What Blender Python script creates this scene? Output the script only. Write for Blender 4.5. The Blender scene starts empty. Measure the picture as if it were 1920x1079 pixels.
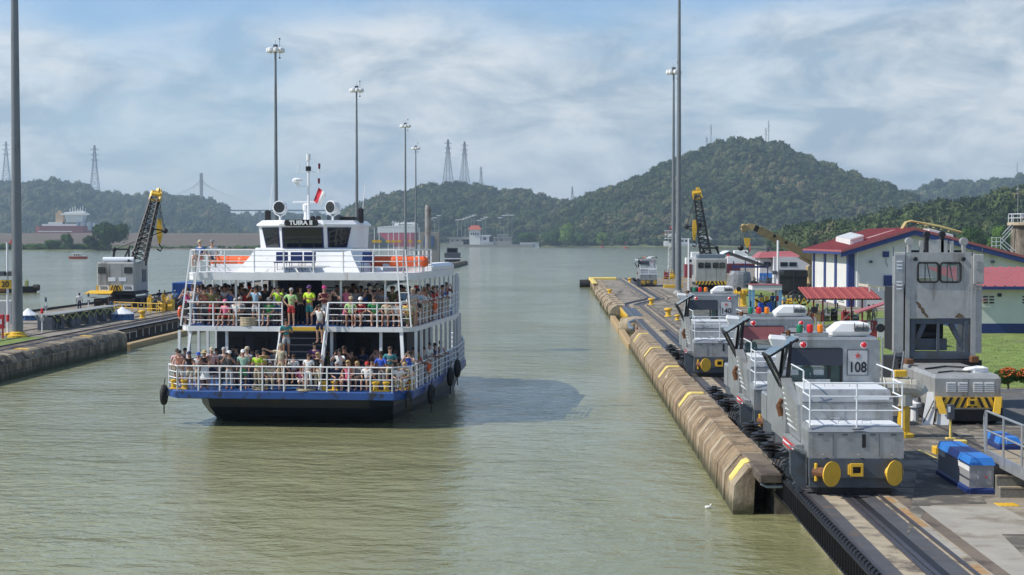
import bpy, bmesh, math, random
from mathutils import Vector, Matrix, noise
SC = bpy.context.scene
COL = SC.collection
R = math.radians
PI = math.pi
random.seed(7)

# ------------------------------------------------------------ camera
F, HY = 3000.0, 452.0                      # focal length in photo pixels, horizon row
YAW, PITCH, CZ = math.atan(95/3000), math.atan(87.5/3000), 8.2
cam = bpy.data.cameras.new('camera')
cam.lens = F/1920*36; cam.sensor_width = 36; cam.clip_start = .5; cam.clip_end = 30000
camo = bpy.data.objects.new('camera', cam); COL.objects.link(camo)
camo.location = (0, 0, CZ)
camo.rotation_euler = (PI/2-PITCH, 0, YAW)
SC.camera = camo
CM = Matrix.Rotation(YAW, 3, 'Z') @ Matrix.Rotation(PI/2-PITCH, 3, 'X')

# ------------------------------------------------------------ world, sun, exposure
SUN = Vector((-.70, -.13, .70)).normalized()
elev = math.asin(SUN.z); azim = math.atan2(SUN.x, SUN.y)
W = bpy.data.worlds.new('World'); SC.world = W; W.use_nodes = True
wn, wl = W.node_tree.nodes, W.node_tree.links
wn.clear()
def N(t, **kw):
    n = wn.new(t)
    for k, v in kw.items(): setattr(n, k, v)
    return n
sky = N('ShaderNodeTexSky', sky_type='NISHITA', sun_disc=False)
sky.sun_elevation = elev; sky.sun_rotation = azim; sky.air_density = 1.0; sky.dust_density = .3; sky.ozone_density = 1.6
geo = N('ShaderNodeTexCoord')
cb = N('ShaderNodeMapping'); cb.inputs['Scale'].default_value = (1, 1, 2.3); cb.inputs['Location'].default_value = (3.1, .4, 1.7); wl.new(geo.outputs['Generated'], cb.inputs[0])
n1 = N('ShaderNodeTexNoise'); n1.inputs['Scale'].default_value = 4.2; n1.inputs['Detail'].default_value = 8; n1.inputs['Roughness'].default_value = .52; n1.inputs['Distortion'].default_value = .25
wl.new(cb.outputs[0], n1.inputs['Vector'])
n2 = N('ShaderNodeTexNoise'); n2.inputs['Scale'].default_value = 13; n2.inputs['Detail'].default_value = 10; n2.inputs['Roughness'].default_value = .60; n2.inputs['Distortion'].default_value = .35
wl.new(cb.outputs[0], n2.inputs['Vector'])
cov = N('ShaderNodeMapRange', interpolation_type='SMOOTHSTEP'); cov.inputs['From Min'].default_value = .30; cov.inputs['From Max'].default_value = .50
sep = N('ShaderNodeSeparateXYZ'); wl.new(geo.outputs['Generated'], sep.inputs[0])
wob = N('ShaderNodeMath', operation='MULTIPLY_ADD'); wl.new(n1.outputs['Fac'], wob.inputs[0]); wob.inputs[1].default_value = -.16; wl.new(sep.outputs['Z'], wob.inputs[2])
thin = N('ShaderNodeMapRange', interpolation_type='SMOOTHSTEP'); wl.new(wob.outputs[0], thin.inputs['Value']); thin.inputs['From Min'].default_value = .035; thin.inputs['From Max'].default_value = .078; thin.inputs['To Min'].default_value = 1; thin.inputs['To Max'].default_value = .18
wl.new(n1.outputs['Fac'], cov.inputs['Value'])
cmul = N('ShaderNodeMath', operation='MULTIPLY'); wl.new(cov.outputs[0], cmul.inputs[0]); wl.new(thin.outputs[0], cmul.inputs[1])
cov.inputs['To Min'].default_value = .55; cov.inputs['To Max'].default_value = .92
ccol = N('ShaderNodeValToRGB')
ccol.color_ramp.elements[0].position = .40; ccol.color_ramp.elements[0].color = (.47, .59, .70, 1)
ccol.color_ramp.elements[1].position = .60; ccol.color_ramp.elements[1].color = (.92, .97, 1.0, 1)
wl.new(n2.outputs['Fac'], ccol.inputs['Fac'])
mul = N('ShaderNodeVectorMath', operation='SCALE'); mul.inputs['Scale'].default_value = 7.6
wl.new(ccol.outputs['Color'], mul.inputs[0])
mix = N('ShaderNodeMix', data_type='RGBA')
wl.new(cmul.outputs[0], mix.inputs['Factor']); tint = N('ShaderNodeVectorMath', operation='MULTIPLY'); tint.inputs[1].default_value = (.84, 1.02, 1.22); wl.new(sky.outputs[0], tint.inputs[0]); wl.new(tint.outputs[0], mix.inputs['A']); wl.new(mul.outputs[0], mix.inputs['B'])
bg = N('ShaderNodeBackground'); bg.inputs['Strength'].default_value = .10
wl.new(mix.outputs['Result'], bg.inputs['Color'])
wo = N('ShaderNodeOutputWorld'); wl.new(bg.outputs[0], wo.inputs['Surface'])

sl = bpy.data.lights.new('sun', 'SUN'); sl.energy = 4.3; sl.angle = R(.5); sl.color = (1, .95, .87)
so = bpy.data.objects.new('sun', sl); COL.objects.link(so)
so.rotation_euler = SUN.to_track_quat('Z', 'Y').to_euler()
vs = SC.view_settings
vs.view_transform = 'Standard'; vs.look = 'None'; vs.exposure = .22; vs.gamma = 1; vs.use_curve_mapping = False
SC.render.engine = 'CYCLES'

# ------------------------------------------------------------ helpers
def ray(px, py):
    return CM @ Vector(((px-960)/F, (539.5-py)/F, -1))
def G(px, py, z=1.3):                      # the point of height z seen at a photo pixel
    d = ray(px, py); t = (z-CZ)/d.z
    return Vector((d.x*t, d.y*t, z))
def A(px, py, Y):                          # the point at distance Y seen at a photo pixel
    d = ray(px, py); t = Y/d.y
    return Vector((d.x*t, Y, CZ+d.z*t))

_m = {}
def pbr(name, col, rough=.55, metal=0., var=.12, scale=2., bump=0., bscale=None, dirt=None, dlo=.52, dhi=.72, dscale=1.2, streak=False, spec=.5, sc3=(1, 1, 1), emit=None, coords='P'):
    if name in _m: return _m[name]
    m = bpy.data.materials.new(name); m.use_nodes = True
    nt = m.node_tree; nn, ll = nt.nodes, nt.links
    b = nn['Principled BSDF']
    b.inputs['Roughness'].default_value = rough; b.inputs['Metallic'].default_value = metal
    b.inputs['Specular IOR Level'].default_value = spec
    if coords == 'P': g = nn.new('ShaderNodeNewGeometry').outputs['Position']
    else: g = nn.new('ShaderNodeTexCoord').outputs['Object']
    mp = nn.new('ShaderNodeMapping'); mp.inputs['Scale'].default_value = sc3; ll.new(g, mp.inputs[0])
    n = nn.new('ShaderNodeTexNoise'); n.inputs['Scale'].default_value = scale; n.inputs['Detail'].default_value = 6; n.inputs['Roughness'].default_value = .62
    ll.new(mp.outputs[0], n.inputs['Vector'])
    mr = nn.new('ShaderNodeMapRange'); mr.inputs['From Min'].default_value = .3; mr.inputs['From Max'].default_value = .7
    mr.inputs['To Min'].default_value = 1-var; mr.inputs['To Max'].default_value = 1+var
    ll.new(n.outputs['Fac'], mr.inputs['Value'])
    vm = nn.new('ShaderNodeVectorMath'); vm.operation = 'SCALE'; vm.inputs[0].default_value = col; ll.new(mr.outputs[0], vm.inputs['Scale'])
    out = vm.outputs[0]
    if dirt:
        dm = nn.new('ShaderNodeMapping'); dm.inputs['Scale'].default_value = (1, 1, .18) if streak else (1, 1, 1); ll.new(g, dm.inputs[0])
        dn = nn.new('ShaderNodeTexNoise'); dn.inputs['Scale'].default_value = dscale; dn.inputs['Detail'].default_value = 7; dn.inputs['Roughness'].default_value = .65
        ll.new(dm.outputs[0], dn.inputs['Vector'])
        dr = nn.new('ShaderNodeMapRange'); dr.inputs['From Min'].default_value = dlo; dr.inputs['From Max'].default_value = dhi; ll.new(dn.outputs['Fac'], dr.inputs['Value'])
        mx = nn.new('ShaderNodeMix'); mx.data_type = 'RGBA'; ll.new(dr.outputs[0], mx.inputs['Factor']); ll.new(out, mx.inputs['A']); mx.inputs['B'].default_value = (*dirt, 1)
        out = mx.outputs['Result']
    ll.new(out, b.inputs['Base Color'])
    if bump:
        bn = nn.new('ShaderNodeTexNoise'); bn.inputs['Scale'].default_value = bscale or scale*6; bn.inputs['Detail'].default_value = 5; ll.new(mp.outputs[0], bn.inputs['Vector'])
        bp = nn.new('ShaderNodeBump'); bp.inputs['Strength'].default_value = min(1, bump*8); bp.inputs['Distance'].default_value = bump; ll.new(bn.outputs['Fac'], bp.inputs['Height']); ll.new(bp.outputs[0], b.inputs['Normal'])
    if emit:
        b.inputs['Emission Color'].default_value = (*emit[0], 1); b.inputs['Emission Strength'].default_value = emit[1]
    _m[name] = m
    return m
def glass(name, col, rough=.05, alpha=1., trans=0.):
    if name in _m: return _m[name]
    m = bpy.data.materials.new(name); m.use_nodes = True
    b = m.node_tree.nodes['Principled BSDF']
    b.inputs['Base Color'].default_value = (*col, 1); b.inputs['Roughness'].default_value = rough; b.inputs['Specular IOR Level'].default_value = .7
    b.inputs['Alpha'].default_value = alpha; b.inputs['Transmission Weight'].default_value = trans
    _m[name] = m
    return m

class MB:
    def __init__(s): s.v = []; s.f = []
    def add(s, vs, fs):
        o = len(s.v); s.v += [tuple(v) for v in vs]; s.f += [tuple(i+o for i in f) for f in fs]
        return s
    def box(s, x0, x1, y0, y1, z0, z1, rz=0, piv=None):
        vs = [(x, y, z) for z in (z0, z1) for y in (y0, y1) for x in (x0, x1)]
        if rz:
            c, n = math.cos(rz), math.sin(rz); px, py = piv or ((x0+x1)/2, (y0+y1)/2)
            vs = [(px+(x-px)*c-(y-py)*n, py+(x-px)*n+(y-py)*c, z) for x, y, z in vs]
        return s.add(vs, [(0, 2, 3, 1), (4, 5, 7, 6), (0, 1, 5, 4), (2, 6, 7, 3), (0, 4, 6, 2), (1, 3, 7, 5)])
    def cbox(s, x0, x1, y0, y1, z0, z1, b=.03):          # box with chamfered top and upright edges
        def ring(i, z): return [(x0+i+b, y0+i, z), (x1-i-b, y0+i, z), (x1-i, y0+i+b, z), (x1-i, y1-i-b, z), (x1-i-b, y1-i, z), (x0+i+b, y1-i, z), (x0+i, y1-i-b, z), (x0+i, y0+i+b, z)]
        return s.loft([ring(0, z0), ring(0, z1-b), ring(b, z1)], cap=True)
    def loft(s, rings, cap=True, close=True):
        n = len(rings[0]); o = len(s.v)
        for r in rings: s.v += [tuple(p) for p in r]
        for k in range(len(rings)-1):
            for i in range(n if close else n-1):
                j = (i+1) % n
                s.f.append((o+k*n+i, o+k*n+j, o+(k+1)*n+j, o+(k+1)*n+i))
        if cap:
            s.f.append(tuple(o+i for i in reversed(range(n)))); s.f.append(tuple(o+(len(rings)-1)*n+i for i in range(n)))
        return s
    def prism(s, poly, z0, z1):                          # polygon in x,y counter-clockwise
        return s.loft([[(x, y, z0) for x, y in poly], [(x, y, z1) for x, y in poly]])
    def prismx(s, poly, x0, x1):                         # polygon in y,z
        return s.loft([[(x0, y, z) for y, z in poly], [(x1, y, z) for y, z in poly]])
    def prismy(s, poly, y0, y1):                         # polygon in x,z
        return s.loft([[(x, y1, z) for x, z in poly], [(x, y0, z) for x, z in poly]])
    def cyl(s, p0, p1, r0, r1=None, n=8, cap=True):
        p0, p1 = Vector(p0), Vector(p1); r1 = r0 if r1 is None else r1
        d = p1-p0
        if d.length < 1e-6: return s
        q = d.to_track_quat('Z', 'Y'); a = q @ Vector((1, 0, 0)); b = q @ Vector((0, 1, 0))
        rg = lambda p, r: [p+a*(r*math.cos(2*PI*i/n))+b*(r*math.sin(2*PI*i/n)) for i in range(n)]
        return s.loft([rg(p0, r0), rg(p1, r1)], cap)
    def tube(s, pts, r, n=6, closed=False):
        pts = [Vector(p) for p in pts]; rings = []
        m = len(pts); up = None
        for i in range(m):
            if closed: d = pts[(i+1) % m]-pts[i-1]
            else: d = (pts[min(i+1, m-1)]-pts[max(i-1, 0)])
            d.normalize()
            ref = Vector((0, 0, 1)) if abs(d.z) < .95 else Vector((0, 1, 0))
            a = d.cross(ref).normalized(); b = a.cross(d)
            rr = r[i] if isinstance(r, (list, tuple)) else r
            rings.append([pts[i]+a*(rr*math.cos(2*PI*k/n))+b*(rr*math.sin(2*PI*k/n)) for k in range(n)])
        if closed: rings.append(rings[0])
        return s.loft(rings, cap=not closed)
    def bar(s, p0, p1, w, h=None):
        p0, p1 = Vector(p0), Vector(p1); h = w if h is None else h
        d = (p1-p0).normalized(); ref = Vector((0, 0, 1)) if abs(d.z) < .95 else Vector((0, 1, 0))
        a = d.cross(ref).normalized()*(w/2); b = a.normalized().cross(d)*(h/2)
        rg = lambda p: [p-a-b, p+a-b, p+a+b, p-a+b]
        return s.loft([rg(p0), rg(p1)])
    def lathe(s, prof, c=(0, 0, 0), n=16, axis='Z'):
        rings = []
        for r, z in prof:
            rg = []
            for i in range(n):
                a = 2*PI*i/n; x, y, w = r*math.cos(a), r*math.sin(a), z
                if axis == 'Z': p = (x, y, w)
                elif axis == 'Y': p = (x, -w, y)
                else: p = (w, x, y)
                rg.append((c[0]+p[0], c[1]+p[1], c[2]+p[2]))
            rings.append(rg)
        return s.loft(rings)
    def ball(s, c, r, n=8, m=6, jit=0, sq=(1, 1, 1)):
        rings = []
        for k in range(m+1):
            t = PI*k/m; rr = max(1e-3, math.sin(t)); rg = []
            for i in range(n):
                a = 2*PI*i/n; j = 1+random.uniform(-jit, jit)
                rg.append((c[0]+r*sq[0]*rr*math.cos(a)*j, c[1]+r*sq[1]*rr*math.sin(a)*j, c[2]-r*sq[2]*math.cos(t)*j))
            rings.append(rg)
        return s.loft(rings)
    def ring(s, c, R0, r, axis='Z', n=16, k=6):
        pts = []
        for i in range(n):
            a = 2*PI*i/n; x, y = R0*math.cos(a), R0*math.sin(a)
            p = {'Z': (x, y, 0), 'Y': (x, 0, y), 'X': (0, x, y)}[axis]
            pts.append((c[0]+p[0], c[1]+p[1], c[2]+p[2]))
        o = len(s.v); rings = []
        for i in range(n):
            a = 2*PI*i/n; rg = []
            for j in range(k):
                b = 2*PI*j/k; q = R0+r*math.cos(b); w = r*math.sin(b); x, y = q*math.cos(a), q*math.sin(a)
                p = {'Z': (x, y, w), 'Y': (x, w, y), 'X': (w, x, y)}[axis]
                rg.append((c[0]+p[0], c[1]+p[1], c[2]+p[2]))
            rings.append(rg)
        rings.append(rings[0])
        return s.loft(rings, cap=False)
    def quad(s, a, b, c, d): return s.add([a, b, c, d], [(0, 1, 2, 3)])
    def xf(s, M, start=0):
        s.v = s.v[:start]+[tuple(M @ Vector(v)) for v in s.v[start:]]
        return s
    def mesh(s, name, m=None, smooth=False):
        me = bpy.data.meshes.new(name); me.from_pydata(s.v, [], s.f)
        bm = bmesh.new(); bm.from_mesh(me); bmesh.ops.recalc_face_normals(bm, faces=bm.faces); bm.to_mesh(me); bm.free()
        if m: me.materials.append(m)
        if smooth:
            try: me.shade_auto_smooth(angle=R(40))
            except Exception:
                for p in me.polygons: p.use_smooth = True
        return me
    def build(s, name, m, parent=None, smooth=False, loc=None):
        me = s.mesh(name, m, False)
        o = bpy.data.objects.new(name, me); COL.objects.link(o)
        if parent: o.parent = parent
        if loc: o.location = loc
        if smooth:
            for p in me.polygons: p.use_smooth = True
            me.set_sharp_from_angle(angle=R(38))
        return o
def thing(name, label, cat, loc=(0, 0, 0), rz=0, group=None):
    o = bpy.data.objects.new(name, None); COL.objects.link(o); o.empty_display_size = .2
    o.location = loc; o.rotation_euler = (0, 0, rz); o['label'] = label; o['category'] = cat
    if group: o['group'] = group
    return o
def tag(o, label, cat, group=None):
    o['label'] = label; o['category'] = cat
    if group: o['group'] = group
    return o
def struct(o): o['kind'] = 'structure'; return o
def stuff(o): o['kind'] = 'stuff'; return o
def kids(o): return KID.get(o.name, [])
def copy_tree(o, parent=None, label=None, loc=None, rz=None):
    c = o.copy(); COL.objects.link(c); c.parent = parent
    if label: c['label'] = label
    if loc is not None: c.location = loc
    if rz is not None: c.rotation_euler = (0, 0, rz)
    for ch in [q for q in bpy.data.objects if q.parent == o]: copy_tree(ch, c)
    return c
def piece(name, me, parent, loc=(0, 0, 0), rot=(0, 0, 0), sc=None):
    o = bpy.data.objects.new(name, me); COL.objects.link(o)
    if parent: o.parent = parent
    o.location = loc; o.rotation_euler = rot
    if sc: o.scale = sc
    return o
def text(name, s, size, loc, rot, m, parent=None, sx=1, bold=0, ext=.004, align='CENTER'):
    cu = bpy.data.curves.new(name, 'FONT'); cu.body = s; cu.size = size; cu.extrude = ext; cu.align_x = align; cu.align_y = 'CENTER'; cu.offset = bold
    t = bpy.data.objects.new(name, cu); COL.objects.link(t)
    dg = bpy.context.evaluated_depsgraph_get(); me = bpy.data.meshes.new_from_object(t.evaluated_get(dg))
    bpy.data.objects.remove(t); me.name = name
    me.materials.clear(); me.materials.append(m)
    return piece(name, me, parent, loc, rot, (sx, 1, 1))

# ------------------------------------------------------------ materials
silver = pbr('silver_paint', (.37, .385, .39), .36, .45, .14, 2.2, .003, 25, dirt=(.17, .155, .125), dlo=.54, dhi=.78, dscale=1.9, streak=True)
silver_sunlit = pbr('silver_sunlit', (.80, .83, .85), .40, .1, .06, 3, .001, 30)  # paler copy of silver_paint: sunlight on the hood tops put into the colour
steel_sheet = pbr('stained_sheet_steel', (.42, .42, .40), .42, .4, .14, 1.6, .002, 30, dirt=(.12, .10, .075), dlo=.55, dhi=.74, dscale=1.6, streak=True)
slate = pbr('slate_blue_paint', (.075, .093, .115), .5, .1, .15, 3, .002, dirt=(.07, .055, .04))
black = pbr('black_steel', (.018, .018, .02), .55, .2, .25, 4, .002)
grease = pbr('greasy_black', (.012, .011, .011), .35, .1, .3, 5, .004)
rubber = pbr('black_rubber', (.02, .02, .021), .75, 0, .2, 6, .003)
yellow = pbr('yellow_paint', (.72, .44, .035), .45, 0, .10, 4, .001, dirt=(.25, .14, .04), dlo=.62, dhi=.8, dscale=4)
yellow_pale = pbr('worn_yellow_paint', (.72, .56, .15), .75, 0, .12, 3, .004, dirt=(.34, .27, .16), dlo=.54, dhi=.68, dscale=5)
rust = pbr('rusty_iron', (.16, .07, .03), .8, .1, .3, 6, .004, dirt=(.05, .03, .02))
white = pbr('white_paint', (.78, .79, .79), .4, 0, .04, 2, .001, dirt=(.45, .40, .33), dlo=.66, dhi=.85, dscale=2.5, streak=True)
white_clean = pbr('clean_white', (.80, .80, .78), .4, 0, .03, 3)
blue = pbr('blue_paint', (.025, .10, .36), .45, 0, .12, 2, .002, dirt=(.03, .05, .10), dlo=.55, dhi=.72, dscale=2.5)
navy = pbr('navy_paint', (.012, .03, .14), .5, 0, .15, 2, .002)
concrete = pbr('wall_concrete', (.34, .28, .20), .9, 0, .22, 1.5, .02, 9, dirt=(.14, .10, .065), dlo=.44, dhi=.62, dscale=.8)
red_lens = pbr('red_lens', (.65, .02, .03), .25, 0, .05)
green_lens = pbr('green_lens', (.01, .20, .10), .25, 0, .05)
amber_lens = pbr('amber_lens', (.85, .22, .01), .25, 0, .05)
chrome = pbr('bright_metal', (.6, .6, .6), .3, .8, .05)
cabglass = glass('cab_glass', (.20, .33, .31), .04, .30)
darkglass = glass('dark_glass', (.012, .016, .02), .06)
# ============================================================ water, air, land
def water_mat():
    m = bpy.data.materials.new('canal_water'); m.use_nodes = True
    nt = m.node_tree; nn, ll = nt.nodes, nt.links; b = nn['Principled BSDF']
    b.inputs['IOR'].default_value = 1.33; b.inputs['Roughness'].default_value = .08
    g = nn.new('ShaderNodeNewGeometry').outputs['Position']
    def nz(scale, sx, sy, det, rough=.6, dist=0.):
        mp = nn.new('ShaderNodeMapping'); mp.inputs['Scale'].default_value = (sx, sy, 1); mp.inputs['Rotation'].default_value = (0, 0, .35); ll.new(g, mp.inputs[0])
        n = nn.new('ShaderNodeTexNoise'); n.inputs['Scale'].default_value = scale; n.inputs['Detail'].default_value = det; n.inputs['Roughness'].default_value = rough; n.inputs['Distortion'].default_value = dist
        ll.new(mp.outputs[0], n.inputs['Vector']); return n.outputs['Fac']
    patch = nz(.045, 1, .55, 4, .6, .6)
    pr = nn.new('ShaderNodeMapRange'); pr.interpolation_type = 'SMOOTHSTEP'; pr.inputs['From Min'].default_value = .42; pr.inputs['From Max'].default_value = .60
    pr.inputs['To Min'].default_value = .45; pr.inputs['To Max'].default_value = 1.; ll.new(patch, pr.inputs['Value'])
    w1 = nz(1.25, 1, 1.25, 4, .6, .3); w2 = nz(.30, 1, 1.3, 4, .55, .3); w3 = nz(.06, 1, 1.2, 4, .55)
    ad = nn.new('ShaderNodeMath'); ad.operation = 'MULTIPLY_ADD'; ll.new(w2, ad.inputs[0]); ad.inputs[1].default_value = 1.8; ll.new(w1, ad.inputs[2])
    ad2 = nn.new('ShaderNodeMath'); ad2.operation = 'MULTIPLY_ADD'; ll.new(w3, ad2.inputs[0]); ad2.inputs[1].default_value = 4.; ll.new(ad.outputs[0], ad2.inputs[2])
    bp = nn.new('ShaderNodeBump'); bp.inputs['Distance'].default_value = .15; ll.new(ad2.outputs[0], bp.inputs['Height']); ll.new(pr.outputs[0], bp.inputs['Strength'])
    ll.new(bp.outputs[0], b.inputs['Normal'])
    cn = nz(.02, 1, .4, 5, .6, .8)
    cr = nn.new('ShaderNodeValToRGB'); e = cr.color_ramp.elements
    e[0].position = .36; e[0].color = (.21, .213, .098, 1); e[1].position = .66; e[1].color = (.295, .295, .16, 1)
    ll.new(cn, cr.inputs['Fac']); ll.new(cr.outputs[0], b.inputs['Base Color'])
    return m
w = MB(); w.quad((-7000, -60, 0), (7000, -60, 0), (7000, 9000, 0), (-7000, 9000, 0))
struct(w.build('water', water_mat()))
bed = MB(); bed.quad((-7000, -60, -9), (7000, -60, -9), (7000, 9000, -9), (-7000, 9000, -9))
struct(bed.build('ground', pbr('canal_bed', (.08, .075, .04), .9)))

hz = MB(); hz.box(-7200, 7200, -80, 9200, -10, 330)
hm = bpy.data.materials.new('haze_air'); hm.use_nodes = True
hn = hm.node_tree.nodes; hn.clear(); pv = hn.new('ShaderNodeVolumePrincipled'); pv.inputs['Density'].default_value = 1.15e-4; pv.inputs['Color'].default_value = (.66, .84, 1, 1); pv.inputs['Anisotropy'].default_value = .2
ho = hn.new('ShaderNodeOutputMaterial'); hm.node_tree.links.new(pv.outputs[0], ho.inputs['Volume'])
stuff(hz.build('haze', hm))

# ---- forest kit
def leaf_mat(name, cols, scale=.5):
    m = bpy.data.materials.new(name); m.use_nodes = True
    nt = m.node_tree; nn, ll = nt.nodes, nt.links; b = nn['Principled BSDF']; b.inputs['Roughness'].default_value = .85; b.inputs['Specular IOR Level'].default_value = .15
    oi = nn.new('ShaderNodeObjectInfo'); g = nn.new('ShaderNodeNewGeometry').outputs['Position']
    n = nn.new('ShaderNodeTexNoise'); n.inputs['Scale'].default_value = scale; n.inputs['Detail'].default_value = 5; ll.new(g, n.inputs['Vector'])
    n2 = nn.new('ShaderNodeTexNoise'); n2.inputs['Scale'].default_value = .006; n2.inputs['Detail'].default_value = 3; ll.new(g, n2.inputs['Vector'])  # broad noise puts large-scale light variation into the leaf colour
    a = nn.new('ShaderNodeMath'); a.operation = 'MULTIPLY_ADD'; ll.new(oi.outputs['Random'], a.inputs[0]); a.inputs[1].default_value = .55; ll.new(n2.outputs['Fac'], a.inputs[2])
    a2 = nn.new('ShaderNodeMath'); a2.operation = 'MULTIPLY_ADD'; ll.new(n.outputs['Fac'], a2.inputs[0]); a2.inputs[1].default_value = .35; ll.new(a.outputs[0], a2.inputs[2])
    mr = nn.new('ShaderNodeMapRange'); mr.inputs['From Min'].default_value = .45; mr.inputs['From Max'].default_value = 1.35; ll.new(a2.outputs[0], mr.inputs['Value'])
    cr = nn.new('ShaderNodeValToRGB'); el = cr.color_ramp.elements
    for i, c in enumerate(cols):
        q = i/(len(cols)-1)
        e = el[i] if i < 2 else el.new(q)
        e.position = q; e.color = (*c, 1)
    for i, c in enumerate(cols):
        el[i].position = i/(len(cols)-1); el[i].color = (*c, 1)
    ll.new(mr.outputs[0], cr.inputs['Fac']); ll.new(cr.outputs[0], b.inputs['Base Color'])
    bn = nn.new('ShaderNodeTexNoise'); bn.inputs['Scale'].default_value = scale*3; bn.inputs['Detail'].default_value = 4; ll.new(g, bn.inputs['Vector'])
    bp = nn.new('ShaderNodeBump'); bp.inputs['Distance'].default_value = .8; bp.inputs['Strength'].default_value = .8; ll.new(bn.outputs['Fac'], bp.inputs['Height']); ll.new(bp.outputs[0], b.inputs['Normal'])
    return m
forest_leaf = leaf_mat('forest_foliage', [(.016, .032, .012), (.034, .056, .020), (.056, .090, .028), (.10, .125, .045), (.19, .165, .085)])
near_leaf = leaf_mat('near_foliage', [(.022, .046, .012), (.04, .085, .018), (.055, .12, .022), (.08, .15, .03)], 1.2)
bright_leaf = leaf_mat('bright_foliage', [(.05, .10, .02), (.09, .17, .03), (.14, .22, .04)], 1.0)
bark = pbr('bark', (.14, .11, .08), .9, 0, .2)
floor_m = pbr('forest_floor', (.045, .065, .025), .95, 0, .3, .02)

def crown_mesh(name, m, seed, leaves=900, blobs=9, size=1.):
    """a crown of radius about 1: lumpy cores with leaf-clump facets spread through and over them"""
    rnd = random.Random(seed); mb = MB(); cs = []
    for k in range(blobs):
        a = rnd.uniform(0, 2*PI); r = rnd.uniform(.15, .62) if k else 0
        cs.append((r*math.cos(a), r*math.sin(a), rnd.uniform(-.15, .42), rnd.uniform(.26, .46)))
    random.seed(seed)
    for c in cs: mb.ball(c[:3], c[3]*.86, 7, 5, .16, (1, 1, .8))
    for k in range(leaves):
        c = rnd.choice(cs)
        d = Vector((rnd.gauss(0, 1), rnd.gauss(0, 1), rnd.gauss(.25, .9))).normalized()
        p = Vector(c[:3])+Vector((d.x, d.y, d.z*.82))*c[3]*rnd.uniform(.85, 1.2)
        s = rnd.uniform(.035, .085)*size
        n = (d+Vector((rnd.gauss(0, .5), rnd.gauss(0, .5), rnd.gauss(0, .5)))).normalized()
        t = n.orthogonal().normalized(); u = n.cross(t); an = rnd.uniform(0, PI); t, u = t*math.cos(an)+u*math.sin(an), u*math.cos(an)-t*math.sin(an)
        mb.add([p-t*s, p+u*s*.6, p+t*s, p-u*s*.6], [(0, 1, 2, 3)])
    return mb.mesh(name, m)
def crown_set(m, seeds, **kw):
    out = []
    for i, s in enumerate(seeds):
        o = bpy.data.objects.new('crown', crown_mesh('crown', m, s, **kw)); out.append(o)
    return out
def gn_scatter(name, pts, srcs, smin, smax, zs=.85):
    """points -> instances of one of the crown meshes; source objects stay out of the scene"""
    per = len(srcs); objs = []
    for q, src in enumerate(srcs):
        sub = [p for i, p in enumerate(pts) if i % per == q]
        if not sub: continue
        me = bpy.data.meshes.new(name); me.from_pydata([tuple(p) for p in sub], [], [])
        o = bpy.data.objects.new(name, me); COL.objects.link(o)
        ng = bpy.data.node_groups.new(name, 'GeometryNodeTree'); ng.interface.new_socket('Geometry', in_out='INPUT', socket_type='NodeSocketGeometry'); ng.interface.new_socket('Geometry', in_out='OUTPUT', socket_type='NodeSocketGeometry')
        n = ng.nodes; l = ng.links
        gi = n.new('NodeGroupInput'); go = n.new('NodeGroupOutput'); m2p = n.new('GeometryNodeMeshToPoints'); ip = n.new('GeometryNodeInstanceOnPoints'); oi = n.new('GeometryNodeObjectInfo')
        oi.inputs['Object'].default_value = src
        rv = n.new('FunctionNodeRandomValue'); rv.data_type = 'FLOAT_VECTOR'; rv.inputs[0].default_value = (0, 0, 0); rv.inputs[1].default_value = (.2, .2, 6.28)
        rs = n.new('FunctionNodeRandomValue'); rs.data_type = 'FLOAT_VECTOR'; rs.inputs[0].default_value = (smin, smin, smin*zs); rs.inputs[1].default_value = (smax, smax, smax*zs)
        rs.inputs['Seed'].default_value = 5
        l.new(gi.outputs[0], m2p.inputs[0]); l.new(m2p.outputs[0], ip.inputs['Points']); l.new(oi.outputs['Geometry'], ip.inputs['Instance'])
        l.new(rv.outputs[0], ip.inputs['Rotation']); l.new(rs.outputs[0], ip.inputs['Scale']); l.new(ip.outputs[0], go.inputs[0])
        md = o.modifiers.new('scatter', 'NODES'); md.node_group = ng
        stuff(o); objs.append(o)
    return objs
far_crowns = crown_set(forest_leaf, [1, 2, 3], leaves=420, blobs=7, size=1.5)
near_crowns = crown_set(near_leaf, [11, 12, 13], leaves=2200, blobs=12)
bright_crowns = crown_set(bright_leaf, [21], leaves=2000, blobs=10)

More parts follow.
